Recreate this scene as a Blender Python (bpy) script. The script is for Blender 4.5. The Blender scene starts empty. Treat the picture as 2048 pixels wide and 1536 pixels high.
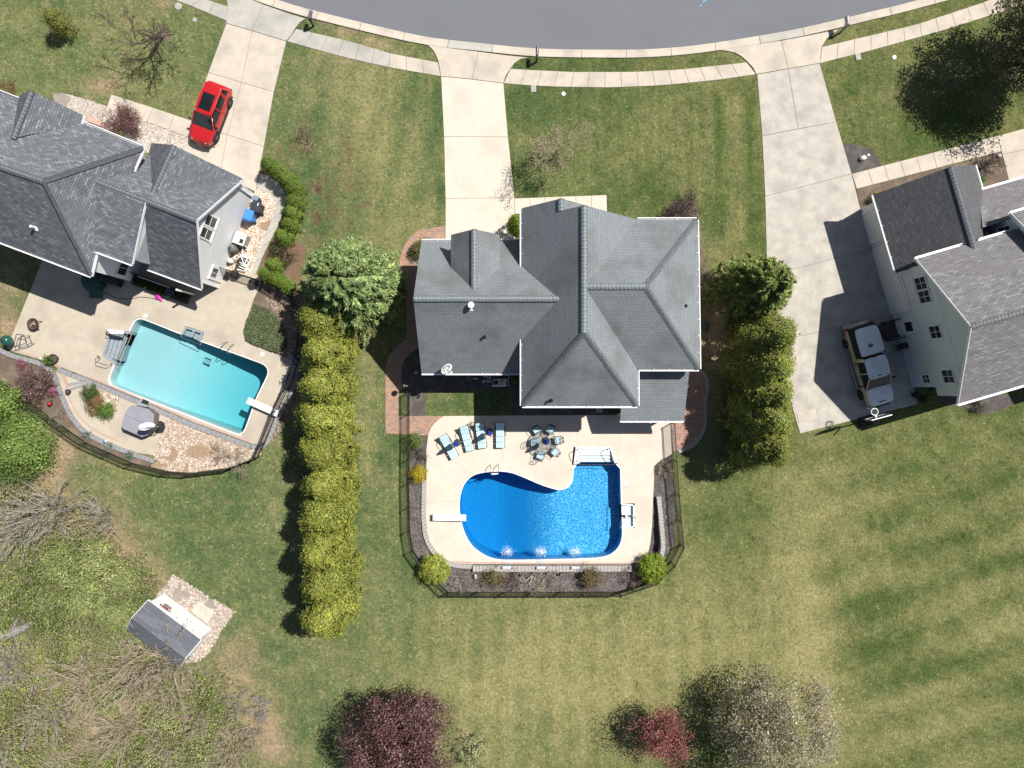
import bpy, bmesh, math, random
import numpy as np
from mathutils import Vector, Matrix
from mathutils.geometry import delaunay_2d_cdt

random.seed(7)
rng = np.random.default_rng(11)
sc = bpy.context.scene
col = sc.collection

# ------------------------------------------------------------------ camera, sky, sun, exposure
CAM_H, F = 50.0, 1400.0          # drone height in metres, focal length in photo pixels (photo 2048 x 1536)
cam_d = bpy.data.cameras.new('camera')
cam_d.sensor_width = 36.0
cam_d.lens = 36.0 * F / 2048.0
cam_d.clip_end = 3000
cam = bpy.data.objects.new('camera', cam_d)
cam.location = (0, 0, CAM_H)
col.objects.link(cam)
sc.camera = cam

SUN_EL, SUN_AZ = 56.0, 59.3
w = bpy.data.worlds.new('World')
sc.world = w
w.use_nodes = True
nt = w.node_tree
sky = nt.nodes.new('ShaderNodeTexSky')
sky.sky_type = 'NISHITA'
sky.sun_disc = False
sky.sun_elevation = math.radians(SUN_EL)
sky.sun_rotation = math.radians(SUN_AZ)
bg = nt.nodes['Background']
bg.inputs[1].default_value = 0.056
nt.links.new(sky.outputs[0], bg.inputs[0])
sd = bpy.data.lights.new('sun', 'SUN')
sd.energy = 5.0
sd.angle = math.radians(0.5)
sd.color = (1.0, 0.965, 0.91)
so = bpy.data.objects.new('sun', sd)
so.rotation_euler = Vector((-0.58, -0.345, -1.0)).to_track_quat('-Z', 'Y').to_euler()
col.objects.link(so)
sc.view_settings.view_transform = 'Standard'
sc.view_settings.look = 'None'
sc.view_settings.exposure = 0.45
sc.view_settings.gamma = 1.0
sc.view_settings.use_curve_mapping = False
sc.render.engine = 'CYCLES'
sc.cycles.max_bounces = 6
sc.cycles.diffuse_bounces = 2
sc.cycles.glossy_bounces = 2
sc.cycles.transmission_bounces = 3
sc.cycles.transparent_max_bounces = 8
sc.cycles.use_denoising = True

# ------------------------------------------------------------------ helpers
def P(x, y, z=0.0):
    """photo pixel + height above ground -> world point"""
    k = (CAM_H - z) / F
    return Vector(((x - 1024) * k, (768 - y) * k, z))
def PL(pts, z=0.0):
    return [P(p[0], p[1], z) for p in pts]
def px(n, z=0.0):
    return n * (CAM_H - z) / F

def tag(o, label=None, cat=None, group=None, kind=None):
    if label: o['label'] = label
    if cat: o['category'] = cat
    if group: o['group'] = group
    if kind: o['kind'] = kind
    return o
def thing(name, label, cat, loc=(0, 0, 0), rz=0.0, group=None):
    o = bpy.data.objects.new(name, None)
    o.empty_display_size = 0.2
    col.objects.link(o)
    o.location = loc
    o.rotation_euler = (0, 0, rz)
    return tag(o, label, cat, group)
def link(name, me, m=None, parent=None, world=True):
    o = bpy.data.objects.new(name, me)
    col.objects.link(o)
    if m is not None:
        if len(me.materials) == 0: me.materials.append(m)
    if parent is not None:
        o.parent = parent
        if world:           # mesh was made in world coordinates under an unrotated parent chain
            off = Vector((0, 0, 0)); p = parent
            while p is not None:
                off += p.location; p = p.parent
            o.location = -off
    return o
def copy_tree(o, parent=None):
    c = o.copy(); col.objects.link(c)
    if parent is not None: c.parent = parent
    for ch in o.children:
        copy_tree(ch, c)
    return c

class MB:
    """collects geometry for one mesh"""
    def __init__(s): s.v = []; s.f = []
    def add(s, vs, fs):
        b = len(s.v); s.v += [tuple(v) for v in vs]
        s.f += [tuple(i + b for i in f) for f in fs]; return s
    def box(s, c, size, rz=0.0, taper=1.0):
        cx, cy, cz = c; a, b, h = size[0] / 2, size[1] / 2, size[2] / 2
        ca, sa = math.cos(rz), math.sin(rz); vs = []
        for z, t in ((-h, 1), (h, taper)):
            for x, y in ((-a, -b), (a, -b), (a, b), (-a, b)):
                vs.append((cx + (x * ca - y * sa) * t, cy + (x * sa + y * ca) * t, cz + z))
        return s.add(vs, [(3, 2, 1, 0), (4, 5, 6, 7), (0, 1, 5, 4), (1, 2, 6, 5), (2, 3, 7, 6), (3, 0, 4, 7)])
    def obox(s, c, X, Y, Z):
        """box from centre and three half-extent vectors"""
        c = Vector(c); X, Y, Z = Vector(X), Vector(Y), Vector(Z); vs = []
        for k in (-1, 1):
            for i, j in ((-1, -1), (1, -1), (1, 1), (-1, 1)):
                vs.append(c + X * i + Y * j + Z * k)
        return s.add(vs, [(3, 2, 1, 0), (4, 5, 6, 7), (0, 1, 5, 4), (1, 2, 6, 5), (2, 3, 7, 6), (3, 0, 4, 7)])
    def beam(s, p, q, wd, h, up=(0, 0, 1)):
        p, q = Vector(p), Vector(q); d = q - p; L = d.length
        if L < 1e-5: return s
        d /= L; up = Vector(up); side = d.cross(up)
        if side.length < 1e-4: side = Vector((1, 0, 0))
        side.normalize(); u = side.cross(d)
        return s.obox((p + q) / 2, d * L / 2, side * wd / 2, u * h / 2)
    def prism(s, poly, z0, z1):
        """vertical prism over a simple (convex or concave) polygon"""
        n = len(poly)
        a = sum(poly[i][0] * poly[(i + 1) % n][1] - poly[(i + 1) % n][0] * poly[i][1] for i in range(n))
        pl = [(p[0], p[1]) for p in poly]
        if a < 0: pl.reverse()
        vs = [(x, y, z0) for x, y in pl] + [(x, y, z1) for x, y in pl]
        fs = [tuple(range(n))[::-1], tuple(range(n, 2 * n))]
        fs += [(i, (i + 1) % n, (i + 1) % n + n, i + n) for i in range(n)]
        return s.add(vs, fs)
    def slab3(s, pts, t):
        """3-D polygon given thickness t straight down"""
        n = len(pts); pts = [Vector(p) for p in pts]
        nz = sum((pts[i].x * pts[(i + 1) % n].y - pts[(i + 1) % n].x * pts[i].y) for i in range(n))
        if nz < 0: pts = pts[::-1]
        vs = [p - Vector((0, 0, t)) for p in pts] + pts
        fs = [tuple(range(n))[::-1], tuple(range(n, 2 * n))]
        fs += [(i, (i + 1) % n, (i + 1) % n + n, i + n) for i in range(n)]
        return s.add(vs, fs)
    def tube(s, pts, r, n=6, cap=True):
        pts = [Vector(p) for p in pts]; rs = r if isinstance(r, (list, tuple)) else [r] * len(pts)
        b = len(s.v); ref = None
        for i, p in enumerate(pts):
            d = (pts[min(i + 1, len(pts) - 1)] - pts[max(i - 1, 0)]).normalized()
            if ref is None:
                ref = Vector((0, 0, 1)) if abs(d.z) < 0.9 else Vector((1, 0, 0))
            a = d.cross(ref)
            if a.length < 1e-4: a = d.cross(Vector((0.3, 1, 0.2)))
            a.normalize(); c = d.cross(a).normalized(); ref = -c if False else ref
            for k in range(n):
                t = 2 * math.pi * k / n
                s.v.append(tuple(p + (a * math.cos(t) + c * math.sin(t)) * rs[i]))
        for i in range(len(pts) - 1):
            for k in range(n):
                k2 = (k + 1) % n
                s.f.append((b + i * n + k, b + i * n + k2, b + (i + 1) * n + k2, b + (i + 1) * n + k))
        if cap:
            s.f.append(tuple(b + k for k in range(n))[::-1])
            e = b + (len(pts) - 1) * n
            s.f.append(tuple(e + k for k in range(n)))
        return s
    def lathe(s, prof, c=(0, 0, 0), n=14, sx=1.0, sy=1.0, rz=0.0):
        b = len(s.v); ca, sa = math.cos(rz), math.sin(rz)
        for r, z in prof:
            for k in range(n):
                t = 2 * math.pi * k / n
                x, y = r * math.cos(t) * sx, r * math.sin(t) * sy
                s.v.append((c[0] + x * ca - y * sa, c[1] + x * sa + y * ca, c[2] + z))
        for i in range(len(prof) - 1):
            for k in range(n):
                k2 = (k + 1) % n
                s.f.append((b + i * n + k, b + i * n + k2, b + (i + 1) * n + k2, b + (i + 1) * n + k))
        if prof[0] == prof[-1]: return s
        if prof[0][0] > 1e-4: s.f.append(tuple(b + k for k in range(n))[::-1])
        if prof[-1][0] > 1e-4:
            e = b + (len(prof) - 1) * n
            s.f.append(tuple(e + k for k in range(n)))
        return s
    def mesh(s, name):
        me = bpy.data.meshes.new(name)
        me.from_pydata(s.v, [], s.f); me.update()
        return me
    def build(s, name, m, parent=None, world=True, smooth=False, bevel=0.0, kind=None, label=None):
        me = s.mesh(name)
        if smooth:
            me.polygons.foreach_set('use_smooth', [True] * len(me.polygons))
        o = link(name, me, m, parent, world)
        if bevel > 0:
            md = o.modifiers.new('bevel', 'BEVEL'); md.width = bevel; md.segments = 2; md.limit_method = 'ANGLE'
        if kind: o['kind'] = kind
        if label: o['label'] = label
        return o

def smooth_path(pts, n=6, closed=False):
    """Catmull-Rom through 2-D points"""
    pts = [Vector((p[0], p[1])) for p in pts]; out = []; N = len(pts)
    rngi = range(N) if closed else range(N - 1)
    for i in rngi:
        if closed:
            p0, p1, p2, p3 = pts[i - 1], pts[i], pts[(i + 1) % N], pts[(i + 2) % N]
        else:
            p0, p1, p2, p3 = pts[max(i - 1, 0)], pts[i], pts[i + 1], pts[min(i + 2, N - 1)]
        for k in range(n):
            t = k / n
            q = 0.5 * ((2 * p1) + (p2 - p0) * t + (2 * p0 - 5 * p1 + 4 * p2 - p3) * t * t + (3 * p1 - p0 - 3 * p2 + p3) * t ** 3)
            out.append((q.x, q.y))
    if not closed: out.append(tuple(pts[-1]))
    return out
def resample(pts, n):
    a = np.array([(p[0], p[1]) for p in pts], float)
    d = np.r_[0, np.cumsum(np.hypot(*np.diff(a, axis=0).T))]
    t = np.linspace(0, d[-1], n + 1)
    return [(float(np.interp(q, d, a[:, 0])), float(np.interp(q, d, a[:, 1]))) for q in t]
def plen(pts):
    a = np.array([(p[0], p[1]) for p in pts], float)
    return float(np.hypot(*np.diff(a, axis=0).T).sum())
def offset(pts, d):
    """offset an open 2-D polyline to its left by d"""
    out = []
    for i in range(len(pts)):
        a = Vector(pts[max(i - 1, 0)]); b = Vector(pts[min(i + 1, len(pts) - 1)])
        t = (b - a).normalized()
        out.append((pts[i][0] - t.y * d, pts[i][1] + t.x * d))
    return out
def inside(xs, ys, poly):
    r = np.zeros(xs.shape, bool); n = len(poly)
    for i in range(n):
        x1, y1 = poly[i][:2]; x2, y2 = poly[(i + 1) % n][:2]
        if y1 == y2: continue
        c = ((ys < y1) != (ys < y2)) & (xs < (x2 - x1) * (ys - y1) / (y2 - y1) + x1)
        r ^= c
    return r
def noise2(x, y, scale, seed=0, octaves=3):
    """value noise on arrays, ~0..1"""
    r = np.zeros_like(x, dtype=float); amp = 1.0; tot = 0
    for o in range(octaves):
        g = np.random.default_rng(seed * 17 + o).random((128, 128))
        u, v = x / scale * 2 ** o, y / scale * 2 ** o
        i, j = np.floor(u).astype(int), np.floor(v).astype(int); fu, fv = u - i, v - j
        fu, fv = fu * fu * (3 - 2 * fu), fv * fv * (3 - 2 * fv)
        i0, i1, j0, j1 = i % 128, (i + 1) % 128, j % 128, (j + 1) % 128
        r += amp * ((g[i0, j0] * (1 - fu) + g[i1, j0] * fu) * (1 - fv) + (g[i0, j1] * (1 - fu) + g[i1, j1] * fu) * fv)
        tot += amp; amp *= 0.55
    return r / tot

def sheet(name, outer, holes, z, thick, m, parent=None, kind='structure', zf=None, grid=None, world=True):
    """flat (or zf(x,y)-shaped) sheet with holes, sides going down by thick"""
    pts, edges = [], []
    for loop in [outer] + list(holes):
        b = len(pts); n = len(loop)
        pts += [Vector((p[0], p[1])) for p in loop]
        edges += [(b + i, b + (i + 1) % n) for i in range(n)]
    nb = len(pts)
    if grid:
        xs = np.array([p[0] for p in outer]); ys = np.array([p[1] for p in outer])
        gx, gy = np.meshgrid(np.arange(xs.min(), xs.max(), grid), np.arange(ys.min(), ys.max(), grid))
        gx, gy = gx.ravel(), gy.ravel()
        ok = inside(gx, gy, outer)
        for h in holes: ok &= ~inside(gx, gy, h)
        pts += [Vector((float(a), float(b))) for a, b in zip(gx[ok], gy[ok])]
    V, E, Fc, _, _, _ = delaunay_2d_cdt(pts, edges, [], 0, 1e-5)
    cx = np.array([sum(V[i].x for i in f) / len(f) for f in Fc]); cy = np.array([sum(V[i].y for i in f) / len(f) for f in Fc])
    ok = inside(cx, cy, outer)
    for h in holes: ok &= ~inside(cx, cy, h)
    zz = (lambda x, y: z) if zf is None else zf
    mb = MB(); fs = []
    for f, k in zip(Fc, ok):
        if not k: continue
        a = sum(V[f[i]].x * V[f[(i + 1) % len(f)]].y - V[f[(i + 1) % len(f)]].x * V[f[i]].y for i in range(len(f)))
        fs.append(tuple(f) if a > 0 else tuple(f)[::-1])
    mb.add([(v.x, v.y, zz(v.x, v.y)) for v in V], fs)
    if thick > 0:
        for loop in [outer] + list(holes):
            n = len(loop); b = len(mb.v)
            for p in loop: mb.v += [(p[0], p[1], z), (p[0], p[1], z - thick)]
            for i in range(n):
                j = (i + 1) % n
                mb.f.append((b + 2 * i, b + 2 * j, b + 2 * j + 1, b + 2 * i + 1))
    return mb.build(name, m, parent, world=world, kind=kind)

def shrink(poly, g):
    """pull a convex-ish polygon's edges inward by g"""
    n = len(poly); a = sum(poly[i][0] * poly[(i + 1) % n][1] - poly[(i + 1) % n][0] * poly[i][1] for i in range(n))
    s = 1 if a > 0 else -1; out = []
    for i in range(n):
        p0, p1, p2 = Vector(poly[i - 1][:2]), Vector(poly[i][:2]), Vector(poly[(i + 1) % n][:2])
        d1, d2 = (p1 - p0), (p2 - p1)
        if d1.length < 1e-6 or d2.length < 1e-6: out.append(tuple(p1)); continue
        d1.normalize(); d2.normalize()
        n1, n2 = Vector((-d1.y, d1.x)) * s, Vector((-d2.y, d2.x)) * s
        b = n1 + n2; k = max(b.dot(n1), 0.3)
        out.append(tuple(p1 + b * (g / k)))
    return out

# ------------------------------------------------------------------ materials
def node(nt, t, **kw):
    n = nt.nodes.new(t)
    for k, v in kw.items():
        if hasattr(n, k): setattr(n, k, v)
    return n
MATS = {}
def pmat(name, c1, c2=None, scale=4.0, rough=0.8, bump=0.0, bscale=None, metal=0.0, spec=0.3, lo=0.35, hi=0.65, detail=6.0, c3=None, s3=0.4, coat=0.0):
    """principled material whose colour wanders between c1 and c2 (and stains of c3) by noise in object space"""
    if name in MATS: return MATS[name]
    m = bpy.data.materials.new(name); m.use_nodes = True; MATS[name] = m
    t = m.node_tree; b = t.nodes['Principled BSDF']
    b.inputs['Roughness'].default_value = rough; b.inputs['Metallic'].default_value = metal
    b.inputs['Specular IOR Level'].default_value = spec
    if coat: b.inputs['Coat Weight'].default_value = coat; b.inputs['Coat Roughness'].default_value = 0.05
    c2 = c2 or tuple(x * 0.85 for x in c1)
    g = node(t, 'ShaderNodeNewGeometry')
    nz = node(t, 'ShaderNodeTexNoise'); nz.inputs['Scale'].default_value = scale; nz.inputs['Detail'].default_value = detail
    nz.inputs['Roughness'].default_value = 0.62
    t.links.new(g.outputs['Position'], nz.inputs['Vector'])
    r = node(t, 'ShaderNodeValToRGB')
    r.color_ramp.elements[0].position = lo; r.color_ramp.elements[0].color = (*c1, 1)
    r.color_ramp.elements[1].position = hi; r.color_ramp.elements[1].color = (*c2, 1)
    t.links.new(nz.outputs[0], r.inputs[0]); out = r.outputs[0]
    if c3:
        n3 = node(t, 'ShaderNodeTexNoise'); n3.inputs['Scale'].default_value = s3; n3.inputs['Detail'].default_value = 5
        t.links.new(g.outputs['Position'], n3.inputs['Vector'])
        mr = node(t, 'ShaderNodeMapRange'); mr.inputs[1].default_value = 0.48; mr.inputs[2].default_value = 0.72
        t.links.new(n3.outputs[0], mr.inputs[0])
        mx = node(t, 'ShaderNodeMix'); mx.data_type = 'RGBA'
        t.links.new(mr.outputs[0], mx.inputs[0]); t.links.new(out, mx.inputs[6]); mx.inputs[7].default_value = (*c3, 1)
        out = mx.outputs[2]
    t.links.new(out, b.inputs['Base Color'])
    if bump > 0:
        n2 = node(t, 'ShaderNodeTexNoise'); n2.inputs['Scale'].default_value = bscale or scale * 4; n2.inputs['Detail'].default_value = 4
        t.links.new(g.outputs['Position'], n2.inputs['Vector'])
        bp = node(t, 'ShaderNodeBump'); bp.inputs['Strength'].default_value = bump; bp.inputs['Distance'].default_value = 0.05
        t.links.new(n2.outputs[0], bp.inputs['Height']); t.links.new(bp.outputs[0], b.inputs['Normal'])
    return m
def hexc(r, g, b):
    f = lambda v: ((v / 255 + 0.055) / 1.055) ** 2.4 if v > 10 else v / 255 / 12.92
    return (f(r), f(g), f(b))

def leaf_mat(name, trans=0.25, rough=0.6):
    """foliage: the colour of every leaf comes from its own 'tint' attribute"""
    if name in MATS: return MATS[name]
    m = bpy.data.materials.new(name); m.use_nodes = True; MATS[name] = m
    t = m.node_tree; b = t.nodes['Principled BSDF']; out = t.nodes['Material Output']
    a = node(t, 'ShaderNodeAttribute'); a.attribute_name = 'tint'
    oi = node(t, 'ShaderNodeObjectInfo')
    hs = node(t, 'ShaderNodeHueSaturation')
    mr = node(t, 'ShaderNodeMapRange'); mr.inputs[3].default_value = 0.86; mr.inputs[4].default_value = 1.14
    t.links.new(oi.outputs['Random'], mr.inputs[0]); t.links.new(mr.outputs[0], hs.inputs['Value'])
    t.links.new(a.outputs['Color'], hs.inputs['Color'])
    t.links.new(hs.outputs[0], b.inputs['Base Color']); b.inputs['Roughness'].default_value = rough
    b.inputs['Specular IOR Level'].default_value = 0.25
    tr = node(t, 'ShaderNodeBsdfTranslucent'); t.links.new(hs.outputs[0], tr.inputs[0])
    mx = node(t, 'ShaderNodeMixShader'); mx.inputs[0].default_value = trans
    t.links.new(b.outputs[0], mx.inputs[1]); t.links.new(tr.outputs[0], mx.inputs[2]); t.links.new(mx.outputs[0], out.inputs[0])
    return m

def brick_mat(name, cols, bw, bh, mortar, msize=0.02, rough=0.85, bump=0.4, offset_=0.5, uv=True, stain=None, sscale=0.35, mott=0.35, wob=0.0, squash=1.0, grime=None):
    """courses of units (shingles, pavers) from UV metres, each unit with its own shade"""
    if name in MATS: return MATS[name]
    m = bpy.data.materials.new(name); m.use_nodes = True; MATS[name] = m
    t = m.node_tree; b = t.nodes['Principled BSDF']; b.inputs['Roughness'].default_value = rough
    b.inputs['Specular IOR Level'].default_value = 0.3
    if uv:
        src = node(t, 'ShaderNodeUVMap').outputs[0]
    else:
        src = node(t, 'ShaderNodeNewGeometry').outputs['Position']
    geo = node(t, 'ShaderNodeNewGeometry')
    if wob:
        wn = node(t, 'ShaderNodeTexNoise'); wn.inputs['Scale'].default_value = 1.2; wn.inputs['Detail'].default_value = 3
        t.links.new(src, wn.inputs['Vector'])
        va = node(t, 'ShaderNodeVectorMath', operation='MULTIPLY_ADD')
        t.links.new(wn.outputs['Color'], va.inputs[0]); va.inputs[1].default_value = (wob, wob, 0); t.links.new(src, va.inputs[2])
        src = va.outputs[0]
    br = node(t, 'ShaderNodeTexBrick'); br.offset = offset_; br.squash = squash
    br.inputs['Color1'].default_value = (0, 0, 0, 1); br.inputs['Color2'].default_value = (1, 1, 1, 1)
    br.inputs['Mortar'].default_value = (0.5, 0.5, 0.5, 1)
    br.inputs['Scale'].default_value = 1.0; br.inputs['Mortar Size'].default_value = msize
    br.inputs['Mortar Smooth'].default_value = 0.3; br.inputs['Bias'].default_value = 0.0
    br.inputs['Brick Width'].default_value = bw; br.inputs['Row Height'].default_value = bh
    t.links.new(src, br.inputs['Vector'])
    r = node(t, 'ShaderNodeValToRGB'); cr = r.color_ramp
    while len(cr.elements) < len(cols): cr.elements.new(0.5)
    for i, c in enumerate(cols):
        cr.elements[i].position = i / max(len(cols) - 1, 1); cr.elements[i].color = (*c, 1)
    nz = node(t, 'ShaderNodeTexNoise'); nz.inputs['Scale'].default_value = 2.2; nz.inputs['Detail'].default_value = 8; nz.inputs['Roughness'].default_value = 0.75
    t.links.new(geo.outputs['Position'], nz.inputs['Vector'])
    ad = node(t, 'ShaderNodeMix'); ad.data_type = 'FLOAT'; ad.inputs[0].default_value = mott
    t.links.new(br.outputs['Color'], ad.inputs[2]); t.links.new(nz.outputs[0], ad.inputs[3])
    t.links.new(ad.outputs[0], r.inputs[0])
    mx = node(t, 'ShaderNodeMix'); mx.data_type = 'RGBA'
    t.links.new(br.outputs['Fac'], mx.inputs[0]); t.links.new(r.outputs[0], mx.inputs[6]); mx.inputs[7].default_value = (*mortar, 1)
    out = mx.outputs[2]
    if stain:
        n3 = node(t, 'ShaderNodeTexNoise'); n3.inputs['Scale'].default_value = sscale; n3.inputs['Detail'].default_value = 5; n3.inputs['Roughness'].default_value = 0.6
        t.links.new(geo.outputs['Position'], n3.inputs['Vector'])
        mr = node(t, 'ShaderNodeMapRange'); mr.inputs[1].default_value = 0.46; mr.inputs[2].default_value = 0.70; mr.inputs[4].default_value = 0.75
        t.links.new(n3.outputs[0], mr.inputs[0])
        m2 = node(t, 'ShaderNodeMix'); m2.data_type = 'RGBA'
        t.links.new(mr.outputs[0], m2.inputs[0]); t.links.new(out, m2.inputs[6]); m2.inputs[7].default_value = (*stain, 1)
        out = m2.outputs[2]
    t.links.new(out, b.inputs['Base Color'])
    inv = node(t, 'ShaderNodeMath', operation='SUBTRACT'); inv.inputs[0].default_value = 1.0
    t.links.new(br.outputs['Fac'], inv.inputs[1])
    ad2 = node(t, 'ShaderNodeMath', operation='ADD'); t.links.new(inv.outputs[0], ad2.inputs[0])
    mu = node(t, 'ShaderNodeMath', operation='MULTIPLY'); t.links.new(br.outputs['Color'], mu.inputs[0]); mu.inputs[1].default_value = 0.6
    t.links.new(mu.outputs[0], ad2.inputs[1])
    bp = node(t, 'ShaderNodeBump'); bp.inputs['Strength'].default_value = bump; bp.inputs['Distance'].default_value = 0.02
    t.links.new(ad2.outputs[0], bp.inputs['Height']); t.links.new(bp.outputs[0], b.inputs['Normal'])
    return m

def uv_planar(me, fn):
    uvl = me.uv_layers.new(name='UVMap')
    for p in me.polygons:
        for li in p.loop_indices:
            uvl.data[li].uv = fn(me.vertices[me.loops[li].vertex_index].co, p)

def cards(name, pos, nrm, length, width, tint, m, parent=None, axis=None, world=True, kind=None, bend=0.0):
    """N little leaf-shaped faces; numpy arrays in world or local coordinates"""
    N = len(pos); nrm = nrm / (np.linalg.norm(nrm, axis=1, keepdims=True) + 1e-9)
    if axis is None: axis = rng.normal(size=(N, 3))
    a = axis - nrm * (axis * nrm).sum(1, keepdims=True)
    a /= np.linalg.norm(a, axis=1, keepdims=True) + 1e-9
    b = np.cross(nrm, a)
    L = (np.ones(N) * length)[:, None] * 0.5; W = (np.ones(N) * width)[:, None] * 0.5
    v = np.empty((N, 4, 3))
    v[:, 0] = pos - a * L; v[:, 1] = pos + b * W - a * L * 0.1; v[:, 2] = pos + a * L - nrm * L * bend; v[:, 3] = pos - b * W - a * L * 0.1
    me = bpy.data.meshes.new(name)
    me.vertices.add(N * 4); me.vertices.foreach_set('co', v.reshape(-1))
    me.loops.add(N * 4); me.loops.foreach_set('vertex_index', np.arange(N * 4, dtype=np.int32))
    me.polygons.add(N); me.polygons.foreach_set('loop_start', np.arange(0, N * 4, 4, dtype=np.int32))
    at = me.color_attributes.new('tint', 'FLOAT_COLOR', 'POINT')
    c = np.ones((N, 4, 4)); c[:, :, :3] = np.clip(tint, 0, 1)[:, None, :]
    at.data.foreach_set('color', c.reshape(-1))
    me.update(); me.validate()
    o = link(name, me, m, parent, world)
    if kind: o['kind'] = kind
    return o
def tints(N, cols, var=0.16, wts=None):
    cols = np.array(cols, float)
    i = rng.choice(len(cols), N, p=wts)
    return cols[i] * (1 + rng.normal(0, var, (N, 1)))

def limbs(name, segs, m, parent=None, world=True, n=4, kind=None):
    """tapered n-sided branches; segs rows: p0(3) p1(3) r0 r1"""
    s = np.array(segs, float); N = len(s); p0, p1, r0, r1 = s[:, :3], s[:, 3:6], s[:, 6], s[:, 7]
    d = p1 - p0; d /= np.linalg.norm(d, axis=1, keepdims=True) + 1e-9
    ref = np.where(np.abs(d[:, 2:3]) < 0.9, np.array([[0, 0, 1.0]]), np.array([[1.0, 0, 0]]))
    a = np.cross(d, ref); a /= np.linalg.norm(a, axis=1, keepdims=True) + 1e-9; b = np.cross(d, a)
    v = np.empty((N, 2, n, 3))
    for k in range(n):
        t = 2 * math.pi * k / n; q = a * math.cos(t) + b * math.sin(t)
        v[:, 0, k] = p0 + q * r0[:, None]; v[:, 1, k] = p1 + q * r1[:, None]
    base = (np.arange(N) * 2 * n)[:, None]
    f = np.concatenate([base + np.array([[k, (k + 1) % n, n + (k + 1) % n, n + k]]) for k in range(n)], axis=1).reshape(-1)
    me = bpy.data.meshes.new(name)
    me.vertices.add(N * 2 * n); me.vertices.foreach_set('co', v.reshape(-1))
    me.loops.add(len(f)); me.loops.foreach_set('vertex_index', f.astype(np.int32))
    me.polygons.add(N * n); me.polygons.foreach_set('loop_start', np.arange(0, N * n * 4, 4, dtype=np.int32))
    me.update(); me.validate()
    o = link(name, me, m, parent, world)
    if kind: o['kind'] = kind
    return o
def branching(rnd, p, d, L, r, depth, spread=0.6, kids=(2, 4), up=0.15, segs=None, tips=None, shrinkL=0.72, bendy=0.25):
    """recursive limbs; returns (segments, tips with direction)"""
    if segs is None: segs, tips = [], []
    k = 3 if depth > 1 else 2
    q = Vector(p); d = Vector(d).normalized(); rr = r
    pts = [q.copy()]
    for i in range(k):
        d = (d + Vector((rnd.gauss(0, bendy), rnd.gauss(0, bendy), rnd.gauss(0, bendy) + up * 0.5)) * 0.5).normalized()
        q2 = q + d * L / k; r2 = rr * (0.86 if depth else 0.6)
        segs.append((*q, *q2, rr, r2)); q, rr = q2, r2
        pts.append(q.copy())
        if depth > 0 and i < k - 1 and rnd.random() < 0.75:
            a = Vector((rnd.gauss(0, 1), rnd.gauss(0, 1), rnd.gauss(0, 0.5))).normalized()
            branching(rnd, q, d + a * spread * 1.3, L * shrinkL * 0.85, rr * 0.55, depth - 1, spread, kids, up, segs, tips, shrinkL, bendy)
    if depth > 0:
        for i in range(rnd.randint(*kids)):
            a = Vector((rnd.gauss(0, 1), rnd.gauss(0, 1), rnd.gauss(0, 0.6))).normalized()
            branching(rnd, q, d + a * spread, L * shrinkL * rnd.uniform(0.8, 1.15), rr * 0.7, depth - 1, spread, kids, up, segs, tips, shrinkL, bendy)
    else:
        tips.append((q.copy(), d.copy()))
    return segs, tips
# ------------------------------------------------------------------ surfaces of the place
M_CONC = pmat('concrete_warm', (0.52, 0.455, 0.375), (0.455, 0.40, 0.33), scale=1.6, rough=0.9, bump=0.2, bscale=40, c3=(0.375, 0.33, 0.28), s3=0.6, detail=10)
M_CONC2 = pmat('concrete_grey', (0.43, 0.41, 0.36), (0.375, 0.355, 0.31), scale=1.6, rough=0.9, bump=0.2, bscale=40, c3=(0.31, 0.295, 0.265), s3=0.6, detail=10)
M_DECK = pmat('concrete_deck', (0.60, 0.52, 0.43), (0.55, 0.475, 0.395), scale=1.8, rough=0.85, bump=0.15, bscale=50, c3=(0.50, 0.43, 0.355), s3=0.4, detail=10)
M_CONC3 = pmat('concrete_old', (0.475, 0.435, 0.375), (0.375, 0.345, 0.305), scale=1.3, rough=0.9, bump=0.2, bscale=40, c3=(0.32, 0.293, 0.262), s3=0.9, detail=12)
M_DECK2 = pmat('concrete_patio', (0.465, 0.405, 0.325), (0.415, 0.36, 0.285), scale=1.6, rough=0.9, bump=0.15, bscale=50, c3=(0.355, 0.305, 0.245), s3=0.5, detail=10)
M_JOINT = pmat('joint_dark', (0.20, 0.17, 0.14), (0.14, 0.12, 0.10), scale=3, rough=0.95)
M_ROAD = pmat('asphalt', (0.165, 0.172, 0.187), (0.135, 0.141, 0.153), scale=18, rough=0.9, bump=0.35, bscale=70, c3=(0.14, 0.145, 0.157), s3=0.22, detail=12, lo=0.3, hi=0.7)
M_MULCH = pmat('mulch', (0.14, 0.122, 0.112), (0.055, 0.048, 0.045), scale=26, rough=0.95, bump=1.0, bscale=45, lo=0.38, hi=0.62, c3=(0.17, 0.15, 0.138), s3=1.3)
M_MULCH2 = pmat('mulch_brown', (0.22, 0.17, 0.125), (0.09, 0.065, 0.05), scale=22, rough=0.95, bump=1.0, bscale=45, c3=(0.26, 0.19, 0.14), s3=1.0)
M_STRAW = pmat('pine_bark', (0.26, 0.15, 0.09), (0.13, 0.075, 0.05), scale=25, rough=0.95, bump=1.0, bscale=40, c3=(0.22, 0.16, 0.13), s3=0.9)
M_SOILG = pmat('gravel_bed', (0.40, 0.29, 0.19), (0.26, 0.18, 0.12), scale=8, rough=0.95, bump=0.8, bscale=40)
M_PEB = pmat('pebble_bed', (0.40, 0.35, 0.30), (0.20, 0.17, 0.15), scale=24, rough=0.9, bump=1.0, bscale=45, c3=(0.34, 0.29, 0.25), s3=2.0)
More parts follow.
